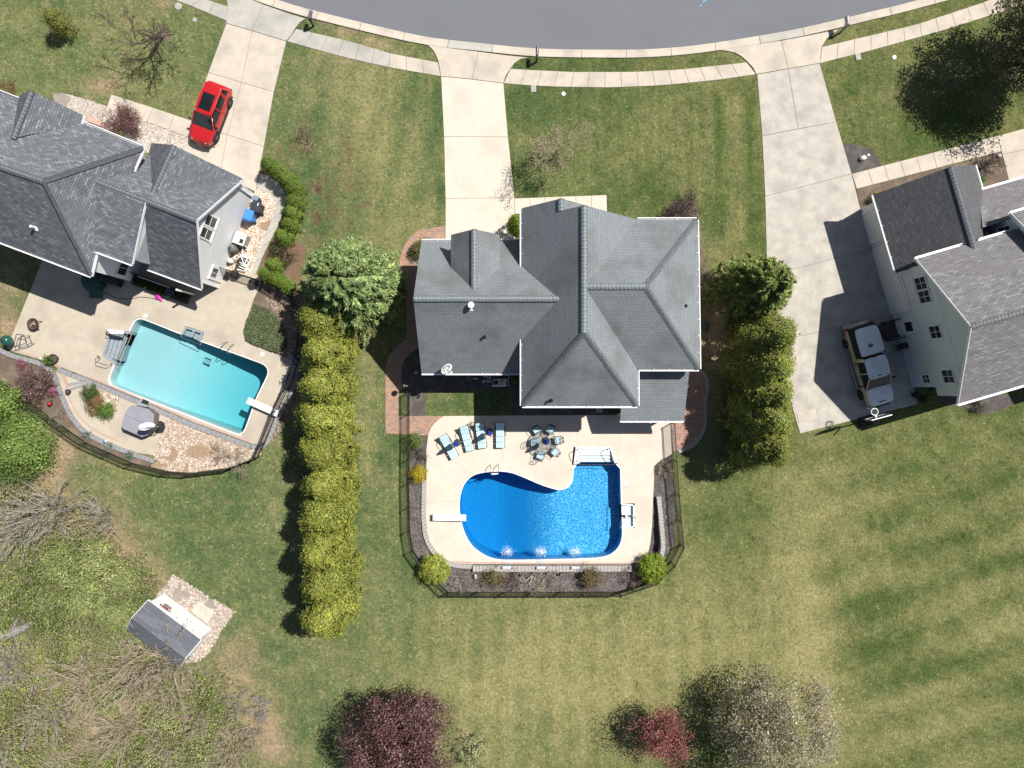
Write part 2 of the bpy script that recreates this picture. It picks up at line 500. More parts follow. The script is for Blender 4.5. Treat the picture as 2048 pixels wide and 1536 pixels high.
M_BLOCK = pmat('wall_block_grey', (0.42, 0.395, 0.365), (0.31, 0.29, 0.27), scale=6, rough=0.92, bump=0.5, bscale=30)
M_BLOCK2 = pmat('wall_block_blue_grey', (0.30, 0.295, 0.30), (0.22, 0.215, 0.22), scale=6, rough=0.92, bump=0.5, bscale=30)
M_PINK = pmat('brick_pink', (0.52, 0.33, 0.27), (0.40, 0.27, 0.225), scale=5, rough=0.9, bump=0.4, bscale=30)
M_PAVER = brick_mat('brick_pavers', [hexc(150, 112, 96), hexc(176, 138, 116), hexc(140, 122, 112), hexc(186, 148, 122)], 0.24, 0.16, hexc(96, 80, 70), msize=0.008, uv=False, bump=0.5, mott=0.3)
M_WHITE = pmat('white_paint', (0.78, 0.78, 0.77), (0.70, 0.70, 0.69), scale=3, rough=0.45)
M_BLACK = pmat('black_metal', (0.012, 0.012, 0.013), (0.02, 0.02, 0.02), scale=6, rough=0.4, spec=0.4)
M_STEEL = pmat('stainless_steel', (0.55, 0.55, 0.56), (0.45, 0.45, 0.46), scale=8, rough=0.18, metal=1.0)

HARD = []          # photo-pixel polygons where no grass grows
def hard(p): HARD.append(p); return p

def slabs(name, cells, m, z0=-0.06, z1=0.035, gap=0.014, kind='structure', joint=True, piece='slab', mats=None, bevel=0.0):
    """a run of paving: a bed plus one child per slab; cells are photo-pixel polygons"""
    root = None
    bed = MB()
    for c in cells:
        hard(c)
        bed.prism([tuple(P(*p)[:2]) for p in c], z0, z1 - 0.022)
    root = bed.build(name, M_JOINT if joint else m, kind=kind)
    for i, c in enumerate(cells):
        q = shrink([tuple(P(*p)[:2]) for p in c], gap)
        dz = random.uniform(-0.003, 0.003)
        MB().prism(q, z1 - 0.021, z1 + dz).build(piece, (mats[i] if mats else m), root, bevel=bevel)
    return root
def strip(a, b, n):
    a, b = resample(a, n), resample(b, n)
    return [[a[i], a[i + 1], b[i + 1], b[i]] for i in range(n)]

# -- road and kerb
RE = smooth_path([(300, -95), (440, -42), (560, 1.5), (655, 28), (838, 71), (958, 86), (1072, 97), (1200, 99.5), (1283, 99), (1362, 94), (1434, 85), (1558, 65), (1640, 48), (1744, 23), (1814, 6), (1960, -35), (2120, -90)], 5)
road_poly = RE + [(2120, -420), (300, -420)]
hard([(p[0], p[1]) for p in RE] + [(2120, -500), (300, -500)])
sheet('road', [tuple(P(*p)[:2]) for p in road_poly], [], 0.012, 0, M_ROAD)
KE = offset(RE, 16.5)
hard(RE + KE[::-1])
kerb = None
kb = MB(); na = int(plen(RE) / 88)
A, B = resample(RE, na * 3), resample(KE, na * 3)
kb.prism([tuple(P(*p)[:2]) for p in A + B[::-1]], -0.05, 0.006)
kerb = kb.build('kerb', M_JOINT, kind='structure')
for i in range(na):
    mb = MB(); prof = [(0.0, 0.02), (0.45, 0.03), (0.75, 0.075), (1.0, 0.085)]
    rows = []
    for k in range(4):
        a, b = Vector(A[i * 3 + k]), Vector(B[i * 3 + k])
        d = (Vector(A[min(i * 3 + k + 1, len(A) - 1)]) - Vector(A[max(i * 3 + k - 1, 0)])).normalized()
        if k == 0: a, b = a + d * 0.45, b + d * 0.45
        if k == 3: a, b = a - d * 0.45, b - d * 0.45
        row = []
        for t, z in prof:
            q = a.lerp(b, t); row.append(P(q.x, q.y, 0)[:2] + (z,))
        q = P(b.x, b.y); row.append((q.x, q.y, -0.03))
        rows.append(row)
    vs = [v for r in rows for v in r]
    fs = [(k * 5 + j, k * 5 + j + 1, (k + 1) * 5 + j + 1, (k + 1) * 5 + j) for k in range(3) for j in range(4)]
    mb.add(vs, [f[::-1] for f in fs]); mb.build('kerb_segment', M_CONC if i % 7 else M_CONC2, kerb)

# -- aprons, sidewalks, driveways, front walks
slabs('driveway_apron', [
    [(453, 47), (456, 14), (452, -12), (470, -14), (528, 10), (505, 62)], [(528, 10), (585, 30), (612, 38), (601, 45), (592, 56), (583, 71), (573, 83), (505, 62)]], M_CONC2, z1=0.07)
slabs('driveway_apron', [
    [(838, 85), (857, 92), (868, 103), (874, 116), (877, 125), (882, 153), (944, 159), (957, 104), (900, 97)],
    [(957, 104), (944, 159), (1007, 167), (1011, 153), (1021, 138), (1029, 127), (1041, 119), (1057, 116), (1010, 111)]], M_CONC, z1=0.07)
slabs('driveway_apron', [
    [(1437, 101), (1450, 102), (1469, 106), (1483, 114), (1494, 124), (1506, 137), (1512, 149), (1576, 138), (1562, 82), (1500, 91)],
    [(1562, 82), (1576, 138), (1639, 127), (1640, 116), (1643, 94), (1649, 84), (1654, 77), (1676, 60), (1620, 71)]], M_CONC, z1=0.07)
slabs('sidewalk', strip([(330, -28), (416, 0), (456, 13)], [(270, -22), (353, 0), (454, 42)], 5), M_CONC2)
slabs('sidewalk', strip([(593, 58), (697, 82), (785, 108), (876, 125)], [(574, 83), (685, 114), (782, 136), (882, 153)], 9), M_CONC2,
      mats=[M_CONC2] * 6 + [M_CONC] * 3)
slabs('sidewalk', strip([(1021, 138), (1080, 141), (1144, 144), (1269, 144), (1362, 139), (1437, 131), (1493, 125)],
                        [(1007, 167), (1056, 171), (1103, 173.5), (1219, 175.5), (1328, 171), (1437, 160), (1512, 149)], 15), M_CONC)
slabs('sidewalk', strip([(1644, 94), (1694, 82), (1830, 50), (1964, 6), (2090, -45)], [(1639, 127), (1735, 103), (1869, 66), (2020, 19), (2110, -18)], 14), M_CONC)
slabs('driveway', [
    [(453, 47), (505, 62), (483, 165), (417, 145)], [(505, 62), (573, 83), (548, 184), (483, 165)],
    [(417, 145), (483, 165), (455, 270), (381, 247)], [(483, 165), (548, 184), (528, 293), (455, 270)],
    [(381, 247), (455, 270), (440, 350), (360, 330)], [(455, 270), (528, 293), (512, 384), (440, 350)]], M_CONC)
slabs('driveway', [
    [(882, 153), (944, 159), (1007, 167), (1016, 274), (888, 273.5)], [(888, 273.5), (1016, 274), (1029, 396), (891, 397)],
    [(891, 397), (1029, 396), (1031, 490), (891, 490)]], M_DECK)
slabs('driveway', [
    [(1514, 149), (1576, 138), (1596, 258), (1524, 272)], [(1576, 138), (1639, 127), (1672, 244), (1596, 258)],
    [(1524, 272), (1672, 244), (1703, 348), (1530, 393)], [(1530, 393), (1703, 348), (1720, 417), (1746, 497), (1534, 552)],
    [(1534, 552), (1746, 497), (1795, 632), (1548, 682)], [(1548, 682), (1795, 632), (1828, 775), (1835, 808), (1600, 867), (1580, 800)]], M_CONC3)
slabs('concrete_patch', [[(1593, 826), (1630, 816), (1634, 838), (1597, 847)]], M_CONC, z0=0.036, z1=0.064, joint=False)
slabs('front_walk', strip([(1029, 397), (1213, 390)], [(1030, 428), (1214, 424)], 6), M_DECK)
slabs('front_walk', strip([(1703, 348), (1767, 331), (1995, 272)], [(1713, 378), (1905, 328), (2002, 303)], 9)
      + [[(1995, 272), (2060, 254), (2066, 296), (2004, 309)], [(2004, 309), (2066, 296), (2066, 352), (2018, 364)]], M_CONC)
slabs('front_walk', strip([(223, 189), (308, 216), (391, 244)], [(203, 246), (292, 243), (380, 276)], 4), M_CONC)
slabs('side_path', strip([(520, 346), (545, 352), (570, 372), (577, 402), (570, 419), (560, 443), (550, 468), (536, 490), (521, 525), (512, 548)],
                         [(514, 376), (524, 378), (536, 382), (550, 398), (552, 412), (544, 438), (535, 462), (528, 477), (511, 521), (500, 550)], 7), M_CONC2)

# -- brick paths (small pavers: their size is near one picture element, so the courses are in the material)
def path_sheet(name, poly, m, z=0.045, thick=0.08, n=3):
    hard(poly)
    return sheet(name, [tuple(P(*p)[:2]) for p in poly], [], z, thick, m)
west_path = [(891, 451), (869, 456), (837, 461), (820, 474), (807, 494), (800, 520), (800, 537), (807, 563), (813, 586), (814, 663), (811, 678), (791, 695), (777, 712), (771, 732), (771, 867), (797, 868),
             (797, 781), (803, 778), (803, 735), (807, 722), (823, 706), (845, 690), (845, 560), (832, 525), (832, 497), (850, 481), (891, 480)]
path_sheet('brick_path', west_path, M_PAVER)
path_sheet('brick_path', [(797.5, 832), (890, 832), (871, 847), (859, 866), (856, 871), (797.5, 868)], M_PAVER)
east_path = [(1366, 740), (1394, 740), (1404, 748), (1412, 766), (1412, 782), (1408, 802), (1407, 839), (1407, 847), (1402, 865), (1386, 888), (1355, 901), (1344, 903), (1344, 842), (1366, 838)]
path_sheet('brick_path', east_path, M_PAVER)
def blocks(name, pts, width, n, m, z1, z0=-0.05, piece='paver', kind='structure', gap=0.01, h=None, label=None, cat=None):
    """a run of blocks along a photo-pixel line; every block a child"""
    b = offset(pts, width); cells = strip(pts, b, n)
    root = MB()
    for c in cells:
        hard(c); root.prism([tuple(P(*p)[:2]) for p in shrink(c, 1.0)], z0, z0 + 0.03)
    root = root.build(name, M_JOINT, kind=kind)
    for i, c in enumerate(cells):
        t = h[int(i / n * len(h))] if h else z1
        MB().prism(shrink([tuple(P(*p)[:2]) for p in c], gap), z0 + 0.031, t + random.uniform(-0.006, 0.006)).build(piece, m, root)
    if label: tag(root, label, cat); 
    if label and 'kind' in root: del root['kind']
    return root
blocks('path_edging', smooth_path([(1394, 742), (1404, 749), (1411, 766), (1411, 782), (1407, 802), (1406.5, 847), (1401, 865), (1385, 887), (1356, 900)], 4), -7, 34, M_BLOCK, 0.055, piece='edging_stone')

# -- main pool deck with the pool cut out
deck = smooth_path([(888, 832), (870, 846), (858, 866), (853, 899)], 4)[:-1] + [(853, 899), (853, 966), (852, 1032)] + \
    smooth_path([(855, 1065), (863, 1088), (883, 1112), (909, 1125), (946, 1127.5)], 4) + [(1100, 1128), (1258, 1128)] + \
    smooth_path([(1285, 1122), (1298, 1098), (1304, 1049)], 3) + [(1306, 995), (1308, 952), (1308, 932), (1321, 921), (1344, 907), (1344, 829)]
pool = smooth_path([(1240, 938), (1241.5, 1000), (1243.5, 1050), (1243, 1075), (1236, 1094), (1220, 1108), (1199, 1114), (1170, 1116), (1100, 1118), (1030, 1119), (990, 1117), (965, 1107), (943, 1089), (928, 1061), (920, 1025),
                    (921, 993), (930, 967), (947, 951), (970, 945), (1000, 943), (1023, 946), (1045, 954), (1080, 969), (1104, 977), (1120, 980), (1136, 975), (1145, 962), (1147, 948)], 5) + [(1146.5, 939), (1157, 927), (1229, 926)]
hard(deck)
W2 = lambda poly: [tuple(P(*p)[:2]) for p in poly]
DECK_Z = 0.05
pool_w = W2(pool)
OPEN = [W2(q) for q in ([(1147, 893.5), (1225.5, 893.5), (1233, 929.5), (1143.5, 929.5)], [(1238, 1006.5), (1269, 1006.5), (1269, 1056), (1238, 1056)],
                        [(219, 666.5), (225.5, 660), (265, 664), (236, 736), (228, 727), (207, 711)], [(362, 674), (371, 652), (409, 664), (401, 690)])]
def opened(x, y):
    return any(inside(np.array([x]), np.array([y]), q)[0] for q in OPEN)
sheet('pool_deck', W2(deck), [shrink(pool_w, -0.13), OPEN[0], OPEN[1]], DECK_Z, 0.1, M_DECK)
def coping(name, poly_w, m, wd, z0, z1, n, parent=None):
    inn = resample(poly_w + [poly_w[0]], n); out = resample(shrink(poly_w, -wd) + [shrink(poly_w, -wd)[0]], n)
    r = MB()
    for i in range(n):
        q = shrink([inn[i], inn[i + 1], out[i + 1], out[i]], 0.004)
        if opened(sum(c[0] for c in q) / 4, sum(c[1] for c in q) / 4): continue
        r.prism(q, z0, z1)
    return r.build(name, m, parent, kind='structure')
M_COPE = pmat('coping_white', (0.74, 0.72, 0.68), (0.68, 0.66, 0.62), scale=4, rough=0.6)
coping('pool_coping', pool_w, M_COPE, 0.125, -0.12, DECK_Z + 0.012, 150)

def score_lines(name, lines, z):
    mb = MB()
    for a, b in lines:
        p, q = P(*a, z), P(*b, z); mb.beam(p + Vector((0, 0, 0.0025)), q + Vector((0, 0, 0.0025)), 0.018, 0.005)
    return mb.build(name, pmat('saw_cut', (0.40, 0.33, 0.27), (0.34, 0.28, 0.23), scale=5), kind='structure')
score_lines('deck_joints', [((946, 949), (880, 905)), ((1006, 938), (1006, 832)), ((1155, 926), (1155, 832)), ((920, 1003), (853, 1004)), ((945, 1092), (900, 1110)), ((1238, 929), (1238, 846)), ((1244, 1045), (1304, 1045)), ((1095, 972), (1080, 906)), ((1160, 1117), (1160, 1127)), ((1000, 1118), (1000, 1127))], DECK_Z)

def water_mat(name, tintc, rough=0.03, scale=1.6, strength=0.12, absorb=None):
    m = bpy.data.materials.new(name); m.use_nodes = True; t = m.node_tree
    t.nodes.remove(t.nodes['Principled BSDF']); out = t.nodes['Material Output']
    tr = node(t, 'ShaderNodeBsdfTransparent'); tr.inputs[0].default_value = (*tintc, 1)
    gl = node(t, 'ShaderNodeBsdfGlossy'); gl.inputs['Roughness'].default_value = rough
    g = node(t, 'ShaderNodeNewGeometry')
    n1 = node(t, 'ShaderNodeTexNoise'); n1.inputs['Scale'].default_value = scale; n1.inputs['Detail'].default_value = 5; n1.inputs['Roughness'].default_value = 0.65
    t.links.new(g.outputs['Position'], n1.inputs['Vector'])
    bp = node(t, 'ShaderNodeBump'); bp.inputs['Strength'].default_value = strength; bp.inputs['Distance'].default_value = 0.15
    t.links.new(n1.outputs[0], bp.inputs['Height']); t.links.new(bp.outputs[0], gl.inputs['Normal'])
    fr = node(t, 'ShaderNodeFresnel'); fr.inputs[0].default_value = 1.33; t.links.new(bp.outputs[0], fr.inputs['Normal'])
    mx = node(t, 'ShaderNodeMixShader'); t.links.new(fr.outputs[0], mx.inputs[0]); t.links.new(tr.outputs[0], mx.inputs[1]); t.links.new(gl.outputs[0], mx.inputs[2])
    t.links.new(mx.outputs[0], out.inputs[0])
    if absorb:
        va = node(t, 'ShaderNodeVolumeAbsorption'); k = max(absorb); va.inputs['Density'].default_value = k
        va.inputs['Color'].default_value = (*[1 - v / k for v in absorb], 1); t.links.new(va.outputs[0], out.inputs['Volume'])
    return m
def water_side_mat(name, absorb):
    """the hidden underside and flanks of the water body: only bounds the volume"""
    m = bpy.data.materials.new(name); m.use_nodes = True; t = m.node_tree
    t.nodes.remove(t.nodes['Principled BSDF']); out = t.nodes['Material Output']
    tr = node(t, 'ShaderNodeBsdfTransparent'); t.links.new(tr.outputs[0], out.inputs[0])
    va = node(t, 'ShaderNodeVolumeAbsorption'); k = max(absorb); va.inputs['Density'].default_value = k
    va.inputs['Color'].default_value = (*[1 - v / k for v in absorb], 1); t.links.new(va.outputs[0], out.inputs['Volume'])
    return m
def water_body(poly_w, zf, z, m_top, m_side):
    pw = shrink(poly_w, -0.01); mb = MB().prism(pw, -3.2, z)
    o = mb.build('pool_water', m_top, kind='structure'); o.data.materials.append(m_side)
    for i, f in enumerate(o.data.polygons): f.material_index = 0 if f.normal.z > 0.9 else 1
    return o
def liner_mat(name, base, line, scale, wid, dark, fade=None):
    """vinyl liner with a network of pale cell lines in its colour"""
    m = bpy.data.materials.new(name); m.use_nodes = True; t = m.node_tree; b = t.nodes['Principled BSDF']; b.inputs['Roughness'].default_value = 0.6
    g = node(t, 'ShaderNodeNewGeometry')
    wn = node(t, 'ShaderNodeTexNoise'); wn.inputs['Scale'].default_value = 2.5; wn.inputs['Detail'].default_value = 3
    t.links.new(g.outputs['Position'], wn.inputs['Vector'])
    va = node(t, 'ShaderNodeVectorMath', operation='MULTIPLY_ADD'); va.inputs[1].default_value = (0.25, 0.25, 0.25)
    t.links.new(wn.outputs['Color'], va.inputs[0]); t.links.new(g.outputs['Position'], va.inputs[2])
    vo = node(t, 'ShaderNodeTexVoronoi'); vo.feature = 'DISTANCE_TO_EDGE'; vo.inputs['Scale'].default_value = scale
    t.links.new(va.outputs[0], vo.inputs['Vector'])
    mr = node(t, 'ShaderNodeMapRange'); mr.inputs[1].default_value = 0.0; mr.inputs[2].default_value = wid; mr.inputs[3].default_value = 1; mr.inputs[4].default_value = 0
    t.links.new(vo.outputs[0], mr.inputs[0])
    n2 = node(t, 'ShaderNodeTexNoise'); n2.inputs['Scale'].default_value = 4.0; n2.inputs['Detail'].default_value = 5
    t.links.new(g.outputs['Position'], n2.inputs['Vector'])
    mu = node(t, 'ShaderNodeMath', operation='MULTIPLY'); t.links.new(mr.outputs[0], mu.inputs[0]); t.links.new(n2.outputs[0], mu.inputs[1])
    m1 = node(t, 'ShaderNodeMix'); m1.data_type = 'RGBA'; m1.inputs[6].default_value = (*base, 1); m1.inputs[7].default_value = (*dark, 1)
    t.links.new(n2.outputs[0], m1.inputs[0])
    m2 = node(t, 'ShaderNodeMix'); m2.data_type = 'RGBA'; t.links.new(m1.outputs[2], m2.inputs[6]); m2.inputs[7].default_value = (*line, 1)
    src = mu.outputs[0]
    if fade:      # the painted caustic light covers the shallow floor and fades over the deep hopper
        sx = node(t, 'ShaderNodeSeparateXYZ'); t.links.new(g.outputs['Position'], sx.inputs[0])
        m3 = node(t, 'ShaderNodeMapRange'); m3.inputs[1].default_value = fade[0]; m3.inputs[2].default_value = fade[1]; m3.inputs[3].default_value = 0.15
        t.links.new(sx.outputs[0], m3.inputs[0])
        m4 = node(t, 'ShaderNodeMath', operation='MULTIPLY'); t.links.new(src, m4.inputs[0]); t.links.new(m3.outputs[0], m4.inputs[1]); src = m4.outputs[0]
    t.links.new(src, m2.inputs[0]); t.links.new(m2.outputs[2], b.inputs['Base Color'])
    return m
def basin(name, poly_w, zf, m, ztop):
    o = sheet(name, poly_w, [], 0, 0, m, zf=zf, grid=0.35)
    me = o.data; bm = bmesh.new(); bm.from_mesh(me)
    n = len(poly_w)
    top = [bm.verts.new((p[0], p[1], ztop)) for p in poly_w]; bot = [bm.verts.new((p[0], p[1], zf(*p))) for p in poly_w]
    for i in range(n):
        j = (i + 1) % n
        ms = [(top[i].co.lerp(top[j].co, t)) for t in (0.1, 0.5, 0.9)]
        if all(opened(c.x, c.y) for c in ms): continue
        bm.faces.new((top[i], top[j], bot[j], bot[i]))
    bm.normal_update(); bm.to_mesh(me); bm.free()
    return o
def zf_main(x, y):
    px_, py_ = x * 28 + 1024, 768 - y * 28
    t = min(max((1120 - px_) / 130.0, 0), 1); t = t * t * (3 - 2 * t)
    return -1.2 - 1.15 * t
M_LINER = liner_mat('blue_pool_liner', (0.018, 0.27, 0.55), (0.66, 0.86, 0.94), 5.6, 0.17, (0.010, 0.195, 0.47), fade=(0.9, 3.0))  # pale cell lines paint caustic light into the liner colour
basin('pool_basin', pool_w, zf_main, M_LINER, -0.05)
MATS_W = [None]
AB1, AB2 = (0.48, 0.10, 0.045), (0.40, 0.085, 0.055)
MATS_W[0] = water_mat('clear_pool_water', (0.95, 0.985, 0.995), absorb=AB1)
water_body(pool_w, zf_main, -0.14, MATS_W[0], water_side_mat('pool_water_depth', AB1))
M_WS = water_mat('shallow_water', (0.90, 0.97, 0.985))

for q in ([(1150, 896), (1222, 896), (1229, 925.7), (1158, 926.6), (1150, 935)], [(1243.2, 1008), (1268, 1010), (1268, 1054), (1244, 1054)]): sheet('pool_water', W2(q), [], -0.141, 0, M_WS)

# -- left pool, its patio and lower terrace
poolL = smooth_path([(291, 641), (362, 669), (406, 685), (500, 719), (528, 730), (535.5, 741), (533, 754), (512, 797), (497, 839), (488, 861), (480, 867), (469, 865), (375, 829), (281, 793), (231, 773), (221, 767), (219, 757), (231, 729), (244, 698), (261, 661), (269, 645), (278, 639)], 4, closed=True)
poolL_w = W2(poolL)
deckL = [(95, 498), (200, 500), (300, 520), (440, 545), (505, 549), (514, 549), (524, 565), (508, 598), (497, 632), (489, 657), (489, 672), (503, 685), (550, 707)] + \
    smooth_path([(575, 716), (588, 726), (590, 740), (584, 765)], 3) + [(562, 814), (530, 879)] + smooth_path([(528, 883), (518, 889), (503, 887)], 3) + \
    [(391, 846), (291, 803), (181, 757), (119, 733), (100, 728), (81, 719), (33, 705), (14, 696), (29, 661)]
hard(deckL)
step_px = [(219, 668), (226, 660), (262, 664), (258, 675), (233, 728), (212, 715), (207, 706)]
bench_px = [(362, 670), (368, 655), (372, 652), (402, 660), (408, 666), (402, 685)]
sheet('pool_patio', W2(deckL), [shrink(poolL_w, -0.09), OPEN[2], OPEN[3]], 0.05, 0.1, M_DECK2)
coping('pool_coping', poolL_w, M_COPE, 0.085, -0.12, 0.06, 110)
score_lines('patio_joints', [((87, 560), (180, 630)), ((180, 630), (500, 742 - 95)), ((60, 700), (150, 560)), ((152, 745), (235, 560)), ((420, 690), (465, 575)), ((300, 640), (330, 560)), ((512, 797), (560, 815)), ((500, 719), (516, 690)), ((52, 640), (225, 700))], 0.05)
def zf_left(x, y):
    px_, py_ = x * 28 + 1024, 768 - y * 28
    d = (px_ - 231) * 0.93 + (py_ - 729) * 0.36
    t = min(max((d - 70) / 230.0, 0), 1); t = t * t * (3 - 2 * t)
    return -1.0 - 1.5 * t
M_LINERL = liner_mat('pale_aqua_liner', (0.49, 0.515, 0.515), (0.54, 0.56, 0.56), 2.2, 0.05, (0.44, 0.475, 0.48))
basin('pool_basin', poolL_w, zf_left, M_LINERL, -0.05)
M_WL = water_mat('aqua_pool_water', (0.985, 0.995, 0.997), strength=0.05, scale=1.0, absorb=AB2)
water_body(poolL_w, zf_left, -0.14, M_WL, water_side_mat('aqua_water_depth', AB2))
sheet('pool_water', W2([(364, 668.5), (372, 653), (406, 664), (402.5, 683)]), [], -0.141, 0, M_WS)

terrace = [(119, 737), (181, 765), (291, 811), (337, 831), (306, 910), (266, 904), (214, 883), (172, 861), (147, 832), (132, 800), (124, 775), (112, 744)]
hard(terrace)
sheet('terrace', W2(terrace), [], 0.035, 0.08, M_DECK2)
# grey paver bands and pink soldier courses of the left garden
blocks('paver_band', smooth_path([(0, 695), (33, 709), (81, 722), (104, 736), (118, 760), (130, 790), (146, 826), (172, 858), (215, 882), (268, 903), (312, 918)], 4), 9.5, 44, M_BLOCK2, 0.14, z0=0.0)
blocks('paver_band', [(118, 734), (181, 758), (291, 804), (391, 847), (503, 888)], 10, 40, M_BLOCK2, 0.10, z0=0.0)
blocks('paver_band', smooth_path([(503, 888), (518, 890), (529, 884), (533, 876)], 3) + [(548, 842), (565, 810)], 9, 12, M_BLOCK2, 0.075, z0=0.0)
blocks('paver_band', smooth_path([(568, 806), (586, 766), (592, 740), (589, 725), (575, 714)], 3), 8, 12, M_BLOCK2, 0.075, z0=0.0)
blocks('paver_band', [(131, 768), (152, 764), (180, 758)], 6, 5, M_BLOCK2, 0.075, z0=0.03)
blocks('paver_band', [(134, 779), (155, 771), (182, 765)], 6, 5, M_BLOCK2, 0.075, z0=0.03)
blocks('brick_course', smooth_path([(109, 731), (121, 741), (128, 758), (133, 776)], 4), -6, 12, M_PINK, 0.085, z0=0.03, piece='brick')
blocks('brick_course', [(181, 756), (291, 802), (391, 845), (500, 886)], -3.2, 60, M_PINK, 0.075, z0=0.03, piece='brick')
blocks('brick_course', [(16, 697), (33, 703), (81, 718), (104, 727)], -3.5, 16, M_PINK, 0.075, z0=0.03, piece='brick')
blocks('brick_course', smooth_path([(135, 790), (147, 815), (160, 835), (190, 862), (240, 884)], 4), -3.2, 26, M_PINK, 0.06, z0=0.03, piece='brick')

# -- block edging round the main deck
blocks('garden_wall', [(853, 960), (852, 1032)] + smooth_path([(855, 1065), (863, 1088), (883, 1112), (909, 1125), (946, 1128)], 4), 9, 34, M_BLOCK, 0.16, z0=0.0, piece='wall_block')
blocks('garden_wall', [(946, 1129), (1100, 1129.5), (1262, 1129)], 12, 46, M_BLOCK, 0.34, z0=0.0, piece='wall_block')
blocks('brick_course', [(905, 1124), (946, 1127), (1100, 1128), (1258, 1128)], -3.5, 60, M_PINK, 0.066, z0=0.03, piece='brick')
blocks('garden_wall', smooth_path([(1311, 992), (1314, 1020), (1316, 1055), (1318, 1080), (1316, 1100), (1308, 1116), (1296, 1124)], 4), -9, 22, M_BLOCK, 0.6, z0=0.0, piece='wall_block', h=[0.38, 0.5, 0.62, 0.74, 0.85])

# -- planting beds
def bed(name, poly, m, z=0.014, holes=()):
    hard(poly)
    return sheet(name, W2(poly), [W2(h) for h in holes], z, 0.03, m)
deck_in = [tuple((p[0] * 1.0, p[1] * 1.0)) for p in [(862, 870), (862, 1060), (880, 1095), (920, 1119), (1240, 1119), (1290, 1100), (1298, 940), (1330, 905), (1330, 870)]]
bed('mulch_bed', [(822, 869), (819, 960), (821, 1090), (848, 1132), (898, 1184), (1240, 1184), (1302, 1154), (1350, 1088), (1350, 1000), (1345, 950), (1342, 909)] + [(1342, 860), (860, 860)], M_MULCH, holes=[deck_in])
bed('mulch_bed', [(812, 722), (824, 707), (846, 690), (846, 735), (1049, 738), (1049, 780), (956, 779), (905, 786), (851, 779), (851, 831), (822, 831), (815, 800), (804, 779), (804, 735)], M_MULCH, z=0.018)
bed('mulch_bed', [(1023, 781), (1051, 781), (1051, 811), (1241, 811), (1241, 828.5), (1023, 828.5)], M_MULCH, z=0.02)
bed('mulch_bed', [(1310, 445), (1345, 405), (1390, 400), (1398, 430), (1408, 520), (1400, 600), (1396, 610), (1388, 445)], M_MULCH2)
bed('mulch_bed', [(818, 500), (835, 484), (850, 482), (850, 530), (832, 527)], M_MULCH2, z=0.05)
bed('mulch_bed', [(0, 705), (50, 722), (95, 737), (106, 748), (122, 782), (138, 822), (166, 860), (208, 886), (262, 908), (305, 922), (300, 936), (266, 926), (175, 886), (103, 836), (56, 800), (0, 760)], M_MULCH2)
bed('gravel_bed', [(337, 833), (400, 858), (470, 886), (503, 899), (522, 894), (522, 910), (462, 934), (381, 945), (336, 942), (296, 932), (314, 924), (306, 907)], M_SOILG)
bed('gravel_bed', [(514, 376), (536, 382), (550, 398), (552, 412), (544, 438), (528, 477), (511, 521), (500, 549), (430, 549), (440, 520), (470, 470)], M_SOILG)
bed('gravel_bed', [(526, 566), (560, 560), (600, 590), (610, 640), (612, 720), (600, 770), (575, 830), (545, 890), (530, 886), (562, 820), (592, 745), (590, 722), (552, 706), (505, 684), (492, 655), (500, 630), (510, 600)], M_MULCH2)
bed('bark_bed', smooth_path([(528, 330), (570, 350), (600, 385), (607, 415), (598, 445), (588, 470), (612, 500), (600, 540), (590, 590), (560, 570), (520, 560), (516, 545), (536, 494), (553, 466), (572, 420), (578, 398), (560, 365), (530, 350)], 2, closed=True), M_STRAW)
bed('pebble_bed', [(106, 188), (125, 186), (175, 200), (217, 214), (204, 246), (205, 262), (150, 250), (110, 215)], M_PEB)
bed('pebble_bed', [(205, 247), (292, 244), (379, 276), (370, 300), (340, 310), (280, 305), (220, 275)], M_PEB)
bed('mulch_bed', [(1686, 288)] + smooth_path([(1705, 287), (1730, 294), (1749, 306), (1764, 331)], 3) + [(1703, 348)], M_MULCH)
bed('mulch_bed', [(1713, 379), (1905, 329), (2002, 304), (2018, 365), (1960, 400), (1760, 440), (1722, 417)], M_MULCH2)
bed('mulch_bed', smooth_path([(1880, 806), (1925, 815), (1960, 828), (1985, 826), (2020, 812), (2030, 790), (1900, 790)], 3, closed=True), M_MULCH)
bed('gravel_pad', [(347, 1150), (395, 1182), (425, 1200), (468, 1224), (445, 1255), (420, 1300), (400, 1320), (340, 1330), (300, 1240), (315, 1190)], M_PEB)
bed('mulch_ring', [(2020 + 22 * math.cos(a / 8 * math.pi), 138 + 20 * math.sin(a / 8 * math.pi)) for a in range(16)], M_PEB)
bed('mulch_ring', [(328 + 15 * math.cos(a / 7 * math.pi), 71 + 12 * math.sin(a / 7 * math.pi)) for a in range(14)], M_MULCH2)
bed('mulch_ring', [(144 + 12 * math.cos(a / 7 * math.pi), 61 + 13 * math.sin(a / 7 * math.pi)) for a in range(14)], M_MULCH2)

